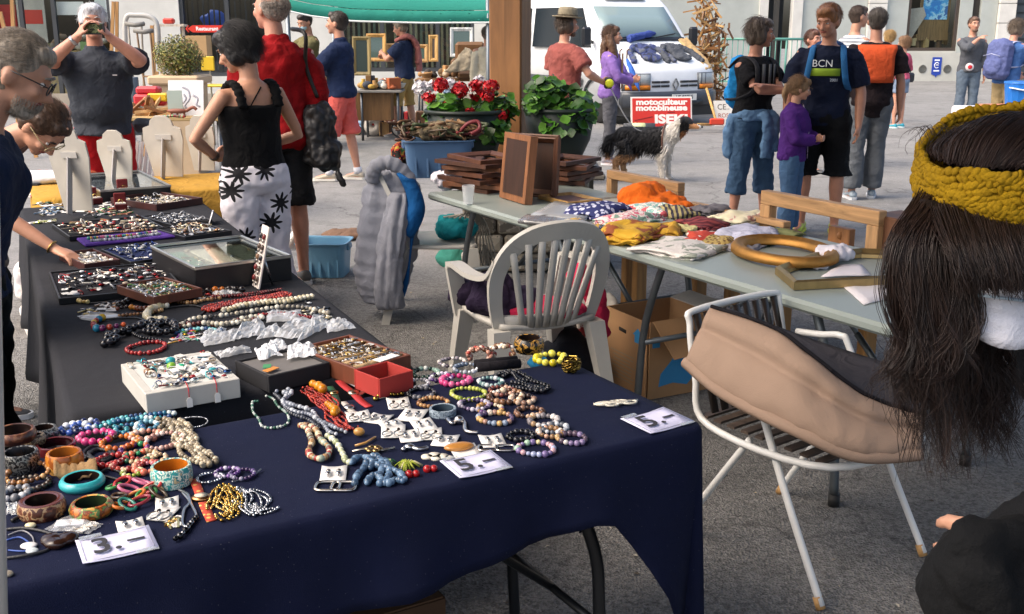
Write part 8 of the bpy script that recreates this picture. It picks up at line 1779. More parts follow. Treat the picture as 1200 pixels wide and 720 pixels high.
a,zt,s_=pot('dark green flower pot right of the timber post full of green leaves',655,186,128,7.3,84,40,'#25302c')
plant('leafy green geranium without flowers growing right of the timber post',Vector((a.x,a.y,zt)),[(655,125,36,26,0),(640,105,20,16,0),(676,128,24,24,-.08),(660,148,30,14,-.12),(626,122,9,8,-.1)],420,.038,'geranium')
# ------------------------------------------------------------------ blue tub with dried plants
def tub(label,p,w,d,h,c,rz,nm='plastic_tub'):
 root=thing(nm,label,'tub',tuple(p),rz);m=mat('plastic',c,rough=.45)
 def rr_(k,z,n=36):return[(w/2*k*math.copysign(abs(math.cos(t))**.3,math.cos(t)),(d/2-(1-k)*w/2)*math.copysign(abs(math.sin(t))**.3,math.sin(t)),z)for t in[2*math.pi*i/n for i in range(n)]]
 g=MB(m);g.rings([rr_(.86,.002),rr_(.97,h*.97),rr_(1.04,h*.97),rr_(1.04,h),rr_(.97,h),rr_(.95,h*.96),rr_(.84,.012)],smooth=False);g.build('tub_wall',root)
 for sx in(-1,1):g=MB(m);g.box((sx*w*.47,0,h*.84),(.04,d*.3,h*.2),b=.01);g.build('grip',root)
 for k in range(5):g=MB(m);g.box((w*(-.34+.17*k),-d/2*.93+.01,h*.45),(.012,.012,h*.8),M=eul(R(-8),0,0));g.build('rib',root)
 return root
p=G(512,209);tub('grey blue plastic tub of dried vines on the left end of the grey table',p+Vector((0,.12,0)),.44,.31,.235,'#4f6f94',R(8))
g=MB(mat('wood'));c=p+Vector((0,.1,.26))
for i in range(60):
 a=rj.uniform(0,6.3);q=c+Vector((.19*math.cos(a),.1*math.sin(a),rj.uniform(-.03,.05)));g.tube(spline([q+Vector((rj.gauss(0,.06),rj.gauss(0,.04),rj.uniform(-.02,.05)))for _ in range(4)],4),rj.uniform(.004,.011),n=5,c=rj.choice(['#6a4a30','#8a6a48','#4a2f22','#7a2f2f','#5a4a38','#3f4a2c']))
g.build('dried_vines',None,'tangle of dried vines and stems heaped in the grey blue tub','dried plants',kind='stuff')
soft('burlap','crumpled brown burlap lying among the vines in the tub','burlap',blotch_mat('cloth',('#6d5d45','#8a7a5c','#4f4433'),14),lambda g:(g.ell(c+Vector((-.02,-.05,.03)),(.14,.08,.055),2,nz=.4,nf=12),g.ell(c+Vector((.1,-.04,.03)),(.08,.06,.04),2,nz=.4,nf=14)),.012,.05,.05)
g=MB(mat('leather','#7a2a30'));g.tube(spline([c+Vector(v)for v in((.15,-.08,.03),(.2,-.1,.08),(.26,-.1,.09),(.27,-.12,.05),(.22,-.14,.02))],6),.012,n=7);g.build('vine_handle',None,'red brown curved basket handle sticking out of the tub right side','handle')
soft('flower_cloth','black cloth with red and yellow flowers hanging left of the tub','cloth',blotch_mat('print',('#17140f','#17140f','#b3342c','#c9a83a','#3f7a4a'),22),lambda g:g.box(G(466,190,.8)+Vector((.0,.1,.02)),(.1,.16,.2),b=.04),.012,.04)
# ------------------------------------------------------------------ frames
def flatframe(label,p,w,h,rz,c,z,bw=.045,t=.022,tilt=(0,0),m=None,inner=None,group=None):
 root=thing('picture_frame',label,'frame',(p.x,p.y,z),rz,group);root.rotation_euler=(tilt[0],tilt[1],rz);g=MB(m or mat('wood',c));ringframe(g,Matrix.Identity(4),w,h,bw,t);g.build('moulding',root)
 if inner:g=MB(inner);g.box((0,0,.005),(w-bw*1.6,h-bw*1.6,.006));g.build('panel',root)
 return root
az=math.atan2(-ug.y,-ug.x)
names=['lowest','second','third','fourth','fifth','sixth','seventh'];p=G(566,226)
for k in range(7):flatframe('%s brown frame of the left stack behind the plastic cup'%names[k],p+Vector((.02*math.sin(k*2.3),.16+.02*math.cos(k*1.7),0)),.36+.03*(k%3),.32+.02*(k%2),az+.3+.25*math.sin(k*1.9),('#5a3522','#6d4228','#4a2a1a')[k%3],ZGT+.002+.0285*k,tilt=(.03*math.sin(k),.02*math.cos(k)),group='dark brown wooden frames stacked on the grey table')
p=G(664,216)
for k in range(5):flatframe('%s brown frame of the right stack behind the opened frames'%names[k],p+Vector((.02*math.sin(k*3),.12,0)),.3,.36,az+.5+.3*math.cos(k*2.1),('#4a2c1e','#5f3a26')[k%2],ZGT+.002+.03*k,group='dark brown wooden frames stacked on the grey table')
a0=G(593,240);
for k,(x,w_,yaw,lb,c)in enumerate(((603,.3,2.05,'upright brown wooden frame seen almost edge on','#8a5a38'),(628,.3,.42,'upright brown box frame with dark inside next to the edge on frame','#5f3820'))):
 b=G(x,236 if k==0 else 229);h_=.36 if k==0 else.33;root=thing('picture_frame',lb,'frame',tuple(b));Mx=basis(b+Vector((0,0,h_/2+.003)),(math.cos(yaw),math.sin(yaw)if k==0 else-.55,0),(.06 if k==0 else 0,.1,1))
 g=MB(mat('wood',c));ringframe(g,Mx,w_,h_,.035,.045);g.build('moulding',root,world=True);g=MB(mat('wood','#3a2216'));g.T=Mx;g.box((0,0,.004),(w_-.06,h_-.06,.008));g.build('back_board',root,world=True)
 if k:g=MB(mat('wood',c));ringframe(g,Mx@Matrix.Translation((0,0,.03)),w_+.02,h_+.02,.022,.02);g.build('outer_lip',root,world=True)
ZB=ZG-.157
def bench_at(x,off):
 best=None
 for k in range(240):
  q=wb0+ug*(wl*1.15*k/239-.1*wl)+vg*off;xx=600+F*q.x/(q.y*CP-(ZG-H)*SP)
  if best is None or abs(xx-x)<best[0]:best=(abs(xx-x),q)
 return best[1]
def oak(label,x0,y0,x1,y1,bw,off):
 pass
 a,b=bench_at(x0,off),bench_at(x1,off);za,zb=W(x0,y0,a.y).z,W(x1,y1,b.y).z;h_=(za+zb)/2-ZB;a.z=b.z=ZB;u=(b-a);w_=u.length;root=thing('picture_frame',label,'frame',tuple((a+b)/2));Mx=basis((a+b)/2+Vector((0,0,h_/2+.003)),u,(0,0,1))
 pr=((0,-h_/2+bw/2,w_,bw,'bottom_rail'),(0,h_/2-bw/2,w_,bw,'top_rail'),(-w_/2+bw/2,0,bw,h_-2*bw,'stile'),(w_/2-bw/2,0,bw,h_-2*bw,'stile'))
 for x,y,ww,hh,nm in pr:g=MB(mat('wood','#b28a5e',stretch=(4,4,40)if ww>hh else(40,40,4)));g.T=Mx;g.box((x,y,0),(ww-.001,hh-.001,.05),b=.003);g.build(nm,root,world=True)
oak('wide pale oak frame standing on its edge behind the orange scarf',678,193,798,222,.05,.06);oak('large pale oak frame standing behind the gold oval frame',895,221,1031,251,.065,.03);oak('low pale wooden frame behind the folded linens',808,236,922,262,.03,.0)
g=MB(mat('wood','#a87448'));p=bench_at(988,.2)+Vector((0,0,ZB-ZG+.085));g.box(p,(.13,.04,.17),rz=az,b=.003);g.ell(p+Vector((-.01,-.022,.05)),(.02,.006,.02),1,c='#6d4426');g.build('knotty_block',None,'small knotty wooden block inside the large oak frame opening','wood block')
g=MB(mat('wood','#5f3c26'));p=bench_at(1056,.14)+Vector((0,0,ZB-ZG+.145));g.box(p,(.2,.2,.29),rz=az,b=.006);g.build('wooden_case',None,'dark brown wooden case right of the large oak frame','case')
gilt=mat('metal','#b98a4c',rough=.6,var=.35)
p=G(918,302);root=thing('oval_frame','gilded oval frame lying on the grey table','frame',tuple(p+Vector((0,0,.012))),az);pr=[(0,0),(.0,.02),(.012,.036),(.026,.04),(.034,.03),(.044,.034),(.056,.022),(.062,.008),(.062,0)];A_,B_=.2,.265
g=MB(gilt);n=56;rs=[[((A_-i)*math.cos(t),(B_-i)*math.sin(t),z+.002)for i,z in pr]for t in[2*math.pi*k/n for k in range(n)]];rs.append(rs[0]);g.rings(rs,caps=False);root.rotation_euler.z=.25;g.build('moulding',root)
sg=mat('metal','#b39a6a',rough=.5,var=.3);pts=[G(*q)for q in((908,322),(930,341),(1060,334),(1092,318),(1066,303),(1010,300),(952,305))];root=thing('octagonal_frame','pale gold many sided frame lying at the right end of the grey table','frame',tuple(G(1000,320)))
ctr=sum(pts,Vector())/len(pts);pr=[(0,0),(0,.028),(.015,.034),(.03,.02),(.042,.014),(.045,0)];n=len(pts);rs=[]
for i,q in enumerate(pts):d_=(ctr-q).normalized();rs.append([q+d_*k*1.15+Vector((0,0,z+.002))for k,z in pr])
rs.append(rs[0])
for i in range(n):g=MB(sg);g.rings([[rs[i][k].lerp(rs[i+1][k],.002)for k in range(6)],[rs[i][k].lerp(rs[i+1][k],.998)for k in range(6)]],smooth=False);g.build('moulding_rail',root,world=True)
def flatq(name,label,cat,pix,m,t=.004,z=.0):
 q=[G(*p)for p in pix];g=MB(m);g.grid([[q[0].lerp(q[1],u).lerp(q[3].lerp(q[2],u),v)+Vector((0,0,z+t+.004*noise.noise(Vector((u*3,v*3,pix[0][0])))))for v in np.linspace(0,1,5)]for u in np.linspace(0,1,6)],thick=t);return g.build(name,None,label,cat)
flatq('envelope','large white envelope tucked under the pale gold frame','envelope',((1012,358),(1062,345),(1035,326),(984,333)),mat('paper','#d8d3d6'));flatq('paper_sheet','white paper sheet lying under the back of the envelope','paper',((962,326),(1020,324),(1010,312),(985,312)),mat('paper','#dcd6da'),z=.003)
tis=mat('paper','#d4d0d8')
soft('tissue','crumpled white tissue paper right of the oval frame','tissue',tis,lambda g:(g.ell(G(980,305)+Vector((0,0,.03)),(.075,.055,.035),2,nz=.4,nf=14),g.ell(G(958,314)+Vector((0,0,.012)),(.06,.04,.015),2,nz=.4,nf=16)),.008,.035,.03)
soft('tissue','crumpled white tissue left of the stacked brown frames','tissue',tis,lambda g:g.ell(G(524,219)+Vector((0,0,.045)),(.08,.06,.05),2,nz=.6,nf=14),.01,.05,.03)
p=G(549,239);g=MB(mat('bag',milk=.35));g.lathe([(.026,.002),(.034,.1)],p,n=18,caps=False);g.lathe([(0,.003),(.026,.003)],p,n=18,caps=False);g.build('plastic_cup',None,'translucent plastic cup at the table edge by the brown frames','cup')
flatframe('flat thin gilt frame with a dark print in front of the oak frame',G(668,236),.3,.22,az,'#a8834a',ZGT+.002,.02,.02,inner=mat('paper','#6a4a40'));flatframe('flat grey mounted print right of the thin gilt frame',G(722,240),.3,.26,az,'#8a857a',ZGT+.002,.03,.014,inner=mat('paper','#a9a596'))
flatq('wrapped_picture','grey picture wrapped in clear plastic on the left of the linens','picture',((622,256),(684,262),(702,246),(650,240)),mat('bag',(.5,.5,.48),milk=.25),.02);flatq('wrapped_picture','brown picture rails wrapped in plastic at the table edge','picture',((607,262),(664,268),(672,258),(618,255)),mat('bag',(.25,.2,.17),milk=.1),.018)
# ------------------------------------------------------------------ linens
def linen(label,x,y,wpx,hpx,th,m,rz=0.0,seed=1,disp=.02,layers=2,cat='cloth',name='folded_cloth'):
 p=G(x,y);s_=ppm(p);w_=1.1*wpx/s_;d_=1.1*hpx/s_/.3;th*=.72
 g=MB(m);g.T=Matrix.Translation(p+Vector((0,0,.006)))@Matrix.Rotation(rz,4,'Z');rr=random.Random(seed);layers=layers*2+1
 for k in range(layers):
  n=15;rows=[];z=th*(k+.4)/layers;A=rr.uniform(-.18,.18);sx,sy=rr.uniform(.82,1.02),rr.uniform(.8,1.02);ox,oy=rr.uniform(-.06,.06)*w_,rr.uniform(-.06,.06)*d_
  for i in range(n):
   u=2*i/(n-1)-1;row=[]
   for j in range(n):
    v=2*j/(n-1)-1;x,y=u*w_/2*sx,v*d_/2*sy;x,y=x*math.cos(A)-y*math.sin(A)+ox,x*math.sin(A)+y*math.cos(A)+oy;e=max(abs(u),abs(v))**5
    row.append((x+.01*noise.noise(Vector((u*2,v*2,seed+k))),y+.01*noise.noise(Vector((u*2,v*2,seed+7+k))),max(.0,z*(1-.45*e)+(th*.3+disp*.3)*noise.noise(Vector((u*1.7+seed,v*1.7,k*.15)))+disp*.35*abs(noise.noise(Vector((u*4,v*3+seed,k*.3))))-.004)))
   rows.append(row)
  g.grid(rows,thick=.005+.3*th/layers)
 return g.build(name,None,label,cat,'folded linens on the grey table')
cm=lambda c:mat('cloth',c)
linen('yellow and blue patterned cloth lying flat behind the plastic chair',672,266,58,12,.03,blotch_mat('print',('#d6b93a','#d6d0c0','#4a5f8f','#c9a030'),26),az,3)
linen('navy cloth with white dots beside the wrapped picture',699,252,50,18,.085,spots_mat('cloth','#2a3168','#c9cbe0',30,.3,axes='xy'),az+.3,4,.03)
linen('pink and white flowered cloth between the navy and yellow ones',735,260,44,22,.055,blotch_mat('print',('#e0d3cf','#c95a72','#e6dcd4','#7f9a8a'),22),az+.2,5)
linen('white and aqua flowered cloth under the orange scarf',772,250,60,14,.06,blotch_mat('print',('#e4e0d9','#7fb3ac','#e8e2da','#c95a62'),20),az,6)
linen('folded yellow flowered tablecloth at the table edge',743,280,62,26,.10,blotch_mat('print',('#c79a22','#d1a52c','#bd8f1e','#8f4a24'),13),az+.5,7,.012,3);linen('smaller yellow flowered fold right of the large one',778,276,36,18,.075,blotch_mat('print',('#b98c20','#c99b28','#a87a1c'),13),az+.9,8,.012)
linen('white embroidered linen cloth hanging over the table edge',795,293,84,26,.04,blotch_mat('print',('#cfc8c2','#d8d2cc','#d4cec8','#8f9488'),16),az+.35,9,.02);linen('pale yellow napkin behind the embroidered linen',798,270,34,12,.03,cm('#cfc68f'),az+.6,10)
linen('dark multicoloured striped cloth right of the orange scarf',792,253,44,10,.07,stripe_mat('cloth','#3a3440','#a89a68',40,0),az,11);linen('burgundy striped napkins behind the red cloth',826,266,46,14,.055,stripe_mat('cloth','#5a1c26','#8a3a3a',34,1),az+.2,12)
linen('orange red cloth with white edge beside the embroidered linen',826,283,44,18,.05,blotch_mat('print',('#c2452e','#b53a28','#d9d0c4'),9),az+.7,13);linen('gold and brown dotted cloth right of the red one',845,286,34,16,.05,spots_mat('cloth','#b39a5a','#6d4f2a',50,.3,axes='xy'),az+.5,14)
linen('cream cloth with a pink motif at the back edge',866,258,50,14,.06,blotch_mat('print',('#d9d0b0','#d9d0b0','#d4cab0','#b98a80'),10),az+.15,15);linen('lilac white folded linen left of the oval frame',873,282,52,20,.075,cm('#c3c3d6'),az+.4,16,.02,3);linen('grey folded cloth under the lilac white linen',866,291,46,14,.03,cm('#8d8a90'),az+.4,17)
linen('olive green cloth at the back right of the linens',912,276,42,12,.03,cm('#7f8358'),az+.2,18);linen('grey rolled cloth between the striped cloth and the cream one',835,252,34,10,.07,cm('#6d6a70'),az,19);linen('dark green cloth between the lilac and olive ones',898,284,24,14,.03,cm('#3a4a3a'),az+.3,20);linen('small pink cloth in front of the orange scarf',760,246,34,10,.05,cm('#c95a8a'),az,21)
def f(g):
 c=G(766,243)
 for dx,dy,rx_,rz2 in((-.06,.02,.11,.07),(.06,-.02,.12,.045),(.12,-.06,.08,.03),(-.02,-.05,.13,.04),(0,.06,.09,.07)):g.ell(c+Vector((dx,dy,rz2*.7)),(rx_,.1,rz2),2,nz=.25,nf=6)
soft('orange_scarf','bright orange gauze scarf heaped before the pale oak frame','scarf',mat('cloth','#d9671c',var=.2),f,.008,.05,.07,3)
# ------------------------------------------------------------------ white plastic chairs
pw_=mat('plastic','#b5b2aa',rough=.4)
def plastic_chair(label,loc,face,arms=True):
 root=thing('plastic_chair',label,'chair',loc,R(face-90));sh=.43
 g=MB(pw_);rows=[[(x*(1-.1*(y<0)),y,sh-.015*math.cos(x*5)+(.012 if abs(y)>.2 else 0)-.012*(1-(x/.24)**2))for y in(-.22,-.15,0,.12,.2,.235)]for x in np.linspace(-.24,.24,9)];g.grid(rows,thick=-.022);g.build('seat',root)
 for sx in(-1,1):
  for y0,y1 in((.2,.26),(-.2,-.3)):
   g=MB(pw_);w1,w2=.075,.045;top=Vector((sx*.22,y0,sh+(.0 if arms or y0<0 else 0)));bt=Vector((sx*.27,y1,.0));rs=[]
   for t in np.linspace(0,1,6):c=top.lerp(bt,t);w_=w1+(w2-w1)*t;rs.append([c+Vector((a*w_/2,b*w_/2,0))for a,b in((-1,-1),(1,-1),(1,1),(-1,1))])
   g.rings(rs,smooth=False);g.build('leg',root)
 ar=[(-.21,0),(-.235,.12),(-.24,.24),(-.2,.35),(-.12,.415),(0,.435),(.12,.415),(.2,.35),(.24,.24),(.235,.12),(.21,0)]
 bk=lambda x,h:Vector((x,-.215-.3*h-.06*(x/.24)**2*-1,sh+h));pts=spline([bk(x,h)for x,h in ar],5)
 g=MB(pw_);rs=[]
 for i,p in enumerate(pts):
  t=(pts[min(i+1,len(pts)-1)]-pts[max(i-1,0)]).normalized();n_=Vector((0,-1,-.3)).cross(t).normalized();o_=Vector((0,-1,-.3)).normalized();w_=.024+.014*math.sin(math.pi*i/(len(pts)-1));rs.append([p+n_*a*w_+o_*b*.012 for a,b in((-1,-1),(1,-1),(1,1),(-1,1))])
 g.rings(rs,smooth=False);g.build('back_rim',root)
 for k in range(8):
  x=-.155+.31*k/7;hi=float(np.interp(x*1.12,[-.24,-.2,-.12,0,.12,.2,.24],[.24,.345,.405,.425,.405,.345,.24]))-.02;g=MB(pw_);g.grid([[bk(x*(.72+.5*t)+dx,.0+hi*t)+Vector((0,.004,0))for dx in(-.0135,.0135)]for t in np.linspace(0,1,6)],thick=.014);g.build('back_slat',root)
 g=MB(pw_);g.grid([[bk(x,h)for h in(-.01,.05)]for x in np.linspace(-.2,.2,7)],thick=.018);g.build('back_rail',root)
 if arms:
  for sx in(-1,1):
   g=MB(pw_);ps=spline([bk(sx*.235,.3),Vector((sx*.26,-.2,sh+.23)),Vector((sx*.28,-.05,sh+.21)),Vector((sx*.285,.12,sh+.22)),Vector((sx*.275,.22,sh+.205))],5);rs=[[p+Vector((a*.03,0,b*.011))for a,b in((-1,-1),(1,-1),(1,1),(-1,1))]for p in ps];g.rings(rs,smooth=False);g.build('arm',root)
   g=MB(pw_);g.bar((sx*.275,.2,sh+.2),(sx*.235,.21,sh-.02),.07,.03);g.build('arm_post',root)
 return root
plastic_chair('white plastic armchair with slatted back holding dark purple clothes',(.07,4.55,0),113)
J0=Matrix.Translation((.07,4.55,0))@Matrix.Rotation(R(23),4,'Z')
c2=P(498,372,0);plastic_chair('white plastic chair half hidden under the grey puffer jacket',(c2 .x+.06,c2 .y+.15,0),5,False)
J2=Matrix.Translation((c2 .x+.06,c2 .y+.15,0))@Matrix.Rotation(R(-85),4,'Z')
soft('purple_jacket','dark purple jacket heaped on the seat of the plastic armchair','jacket',cm('#241a30'),lambda g:(g.ell(J0@Vector((-.1,0,.5)),(.15,.14,.06),2,nz=.4),g.ell(J0@Vector((-.14,.02,.55)),(.09,.11,.07),2,nz=.4),g.tube([J0@Vector((-.14,.1,.53)),J0@Vector((-.22,.24,.5)),J0@Vector((-.2,.32,.46))],.06)),.014,.07,.07)
soft('pink_garment','bright pink garment spilling under the purple jacket','clothing',cm('#c22a4f'),lambda g:(g.ell(J0@Vector((.02,-.08,.475)),(.18,.12,.045),2,nz=.3),g.tube([J0@Vector((.2,-.05,.62)),J0@Vector((.3,-.06,.5)),J0@Vector((.33,-.04,.3))],.055)),.014,.04,.06)
root=thing('puffer_jacket','grey quilted puffer jacket hanging over the plastic chair back','jacket',(W(455,350,c2 .y).x,c2 .y,.4));pj=mat('cloth','#8d8f98',var=.15,cs=.3);YJ=c2 .y+.02
def quilt(rings_,amp,ridges,nm,m=pj):
 pass
 n=40;k=len(rings_);rs=[]
 for i in range(k*6-5):
  t=i/6;i0=min(int(t),k-2);f_=t-i0;c=rings_[i0][0].lerp(rings_[i0+1][0],f_);hw=rings_[i0][1]*(1-f_)+rings_[i0+1][1]*f_;hd=rings_[i0][2]*(1-f_)+rings_[i0+1][2]*f_
  q=amp*(abs(math.sin(math.pi*ridges*t/(k-1)))**.4-.6)
  rs.append([c+Vector(((hw+q)*math.cos(u),(hd+q)*math.sin(u),0))+Vector((0,0,.012*noise.noise(Vector((u*1.5,t*2,4)))))+Vector((math.cos(u),math.sin(u),0))*(.03*noise.noise(Vector((math.cos(u)*2.6,math.sin(u)*2.6,t*.7+3)))+.009*noise.noise(Vector((math.cos(u)*9,math.sin(u)*9,t*6))))for u in[2*math.pi*j/n for j in range(n)]])
 g=MB(m);g.rings(rs);return g.build(nm,root,world=True)
def jr(y,xl,xr,d,Y=YJ):a,b=W(xl,y,Y),W(xr,y,Y);return((a+b)/2,(b.x-a.x)/2,d)
quilt([jr(200,446,468,.04),jr(212,432,482,.1),jr(232,427,490,.13),jr(262,423,490,.14),jr(292,419,486,.15),jr(318,416,480,.15),jr(340,420,474,.14),jr(352,428,468,.12)],.013,12,'jacket_body')
quilt([jr(226,455,482,.045,YJ-.13),jr(262,449,478,.06,YJ-.17),jr(300,444,473,.06,YJ-.19),jr(336,441,471,.058,YJ-.19),jr(362,443,470,.05,YJ-.18)],.01,10,'sleeve')
g=MB(pj);sp_=spline([W(436,212,YJ-.08),W(440,196,YJ-.12),W(456,191,YJ-.12),W(474,203,YJ-.1),W(487,226,YJ-.1)],8);g.tube(sp_,[.034+.01*abs(math.sin(i*.9))for i in range(len(sp_))],n=12);g.build('hood',root,world=True)
blj=cm('#155590')
g=MB(blj);g.grid([[W(468+15*u+14*math.sin(3*v)-4*v,202+10*u+66*v,YJ-.15-.03*math.sin(3.1*u))+Vector((0,.012*noise.noise(Vector((u*3,v*5,2))),0))for v in np.linspace(0,1,14)]for u in np.linspace(0,1,8)],thick=.02);g.build('hood_lining',root,world=True)
g=MB(blj);sp_=spline([W(486,236,YJ-.15),W(483,275,YJ-.16),W(478,320,YJ-.16),W(470,350,YJ-.14)],6);g.tube(sp_,[.012+.006*math.sin(i*.5)for i in range(len(sp_))],n=8);g.build('front_edge',root,world=True)
soft('teal_bag','crumpled teal bag with cords on the seat of the jacket chair','bag',cm('#1f8f98'),lambda g:g.ell(J2@Vector((-.05,.12,.5)),(.13,.12,.07),2,nz=.4),.012,.04,.05)
g=MB(mat('cloth','#b5aea2'))
for k in range(7):g.tube(spline([J2@Vector((.0+.02*k,.05+.03*k,.57)),J2@Vector((-.08+.03*k,.2,.57+.01*k)),J2@Vector((-.18,.25+.01*k,.5)),J2@Vector((-.24,.22+.03*k,.3-.02*k)),J2@Vector((-.25,.26+.03*k,.16+.03*(k%3))),J2@Vector((-.22,.3,.36))],6),.005,n=5)
g.build('cords',None,'pale cords hanging from the teal bag on the chair','cord')
p=P(374,326,0);tub('sky blue plastic tub standing on the ground beyond the black table',p+Vector((.02,.12,0)),.36,.3,.24,'#6fa3c4',R(-4))
g=MB(mat('plastic','#dfe2e0'));M=Matrix.Translation(p+Vector((-.13,.08,.22)))@eul(R(10),R(-55),0);g.T=M;g.lathe([(.02,.0),(.06,.01),(.085,.06),(.09,.085),(.083,.083),(.055,.02),(0,.014)],n=24);g.build('white_bowl',None,'white plastic bowl tilted on the left rim of the sky blue tub','bowl')
soft('brown_sack','brown folded sack on the ground behind the sky blue tub','sack',cm('#7d6250'),lambda g:(g.ell(P(402,282,0)+Vector((0,.1,.03)),(.2,.16,.04),2,nz=.2)),.014,.04)
for i,(x,y,c,lb)in enumerate(((538,305,'#a8262c','red bag lying under the far end of the grey table'),(520,300,'#b54a3a','flat red box on the seat level behind the jacket chair'),(556,322,'#c9c4be','pale bag on the ground by the stone plinth'),(532,322,'#3f8a7a','small green bag beside the red bag'))):
 p=P(x,y,0)+Vector((0,.3,.05));soft('bag',lb,'bag',cm(c),lambda g:g.ell(p,(.13,.1,.07),2,nz=.4),.014,.03)
for x,y,c,lb in((46,378,'#d9d3da','white paper bag on the ground left of the black table'),(86,455,'#cfd6c4','patterned plastic bag leaning under the near black table leg'),(32,330,'#b9b5b8','grey plastic crate bag further left under the table')):
 p=P(x,y+22,0)+Vector((0,.05,.12));soft('carrier_bag',lb,'bag',blotch_mat('print',(c,'#d9d4cc','#4f7fb0' if y>440 else c),12),lambda g:g.ell(p,(.09,.12,.13),2,nz=.35),.014,.03)
p=P(757,470,0);bx=(P(704,442,0)-p);bx.z=0;e1=bx.normalized();e2=Vector((-e1 .y,e1 .x,0));e2=e2 if e2 .x>0 else-e2;L1,L2,hb=.34,.36,.37
cb=mat('card','#a07a54');root=thing('cardboard_box','open brown cardboard box with blue house print under the grey table','box',tuple(p))
B=lambda a,b,z:p+e1*a+e2*b+Vector((0,0,z))
def panel(nm,q,t=.005,m=cb,par=root):g=MB(m);g.grid([[q[0].lerp(q[1],u).lerp(q[3].lerp(q[2],u),v)for v in(0,.5,1)]for u in(0,.5,1)],thick=t,smooth=False);return g.build(nm,par,world=True)
fr_=panel('front_panel',(B(0,0,.004),B(L1,0,.004),B(L1,0,hb),B(0,0,hb)));sd_=panel('side_panel',(B(0,.006,.004),B(0,L2,.004),B(0,L2,hb),B(0,.006,hb)),-.005);panel('back_panel',(B(0,L2,.004),B(L1,L2,.004),B(L1,L2,hb),B(0,L2,hb)),-.005);panel('side_panel',(B(L1,.006,.004),B(L1,L2,.004),B(L1,L2,hb),B(L1,.006,hb)));panel('bottom_panel',(B(.006,.006,.006),B(L1-.006,.006,.006),B(L1-.006,L2-.006,.006),B(.006,L2-.006,.006)))
panel('flap',(B(-.002,.02,hb+.001),B(-.002,L2,hb+.001),B(-.12,L2+.02,hb-.13),B(-.12,.06,hb-.15)));panel('flap',(B(0,L2+.004,hb),B(L1,L2+.004,hb),B(L1,L2+.12,hb+.02),B(0,L2+.12,hb+.02)),.005,mat('card','#b9b5ae'))
Mf=basis(B(L1/2,-.004,hb/2),-e1,(0,0,1));blu=mat('paper','#2f7fb0')
g=MB(mat('matte','#17110c'));g.T=Mf;g.tube([(-.06,hb*.28,-.001),(.0,hb*.27,-.001)],.012,n=8,flat=.3);g.build('hand_hole',fr_,world=True)
g=MB(blu);g.prism([(.07,.07),(.12,.07),(.12,.105),(.135,.105),(.095,.14),(.055,.105),(.07,.105)],0,.0015,M=Mf);g.build('house_print',fr_,world=True)
g=MB(mat('paper','#8d7a60'));g.T=Mf
for k in range(8):g.box((-.03+.01*(k%2),-.01-.018*k,.0006),(.2-.03*(k%3),.006,.001))
g.build('print_line',fr_,world=True)
Ms=basis(B(-.0045,L2*.45,hb*.4),e2,(0,0,1));g=MB(blu);g.prism([(-.1,-.09),(-.02,-.08),(.06,-.1),(.1,-.06),(.09,.0),(.04,.05),(0,.08),(-.03,.03),(-.09,-.03)],0,.0015,M=Ms);g.build('blue_print',sd_,world=True);g=MB(blu);g.prism([(-.14,.1),(-.1,.1),(-.1,.15),(-.14,.15)],0,.0015,M=Ms);g.build('blue_print',sd_,world=True)
soft('tote_bag','pale canvas tote bag with red print standing left of the cardboard box','bag',blotch_mat('print',('#c9c2b8','#c9c2b8','#c4bcb2','#a8383a'),9),lambda g:g.box(P(700,452,0)+Vector((.0,.25,.2)),(.24,.16,.38),b=.05,M=eul(.1,0,.5)),.014,.05,.09)
soft('dark_rucksack','dark bag with blue trim slumped under the plastic armchair','bag',cm('#24262c'),lambda g:g.ell(P(672,470,0)+Vector((0,.25,.13)),(.14,.12,.15),2,nz=.3),.014,.04);g=MB(cm('#2f8fc0'));q=P(640,470,0)+Vector((0,.2,.12));g.box(q,(.16,.1,.05),rz=.4,b=.02);g.build('blue_pouch',None,'bright blue pouch lying under the plastic armchair','pouch')
# ------------------------------------------------------------------ white metal garden chair with draped cushion
fA,fB,fC=P(962,715,0),P(1082,652,0),P(913,578,0);fD=fA+fC-fB;wt2=mat('paint','#d9d9d6',rough=.35);ctr=(fA+fC)/2
root=thing('garden_chair','white tubular garden chair with brown slats in front of the grey table','chair',tuple(ctr));fw=(fA-fD).normalized();sd2=(fB-fA).normalized();up=Vector((0,0,1));w2=(fB-fA).length;d2=(fA-fD).length
K=lambda s,d,z:ctr+sd2*(s*w2/2)+fw*(d*d2/2)+up*z
for s in(-1,1):
 g=MB(wt2);g.tube(spline([K(s,1,.012),K(s*.96,.45,.3),K(s*.92,-.1,.62),K(s*.9,-.22,.66),K(s*.9,-.5,.645),K(s*.88,-.82,.635)],6),.0115,n=10);lo=g.build('arm_leg',root,world=True);g=MB(mat('wood','#b98f5a'));d_=(K(s,1,.012)-K(s*.96,.45,.3)).normalized();g.tube([K(s,1,.002),K(s,1,.005)-d_*.035],.0145,n=10);g.build('foot_cap',lo,world=True)
 g=MB(wt2);g.tube(spline([K(s,-1,.012),K(s*.94,-.55,.22),K(s*.9,-.1,.42)],6),.0115,n=10);lo=g.build('leg',root,world=True);g=MB(mat('wood','#b98f5a'));g.tube([K(s,-1,.002),K(s,-1,.035)+fw*.015],.0145,n=10);g.build('foot_cap',lo,world=True)
g=MB(wt2);g.tube(spline([K(-.88,.9,.43),K(.88,.9,.43),K(.88,-.7,.41),K(.86,-.95,.56),K(.84,-1.08,.72),K(.7,-1.12,.76),K(-.7,-1.12,.76),K(-.84,-1.08,.72),K(-.86,-.95,.56),K(-.88,-.7,.41)],6,True),.0115,n=10,closed=True);g.build('frame',root,world=True)
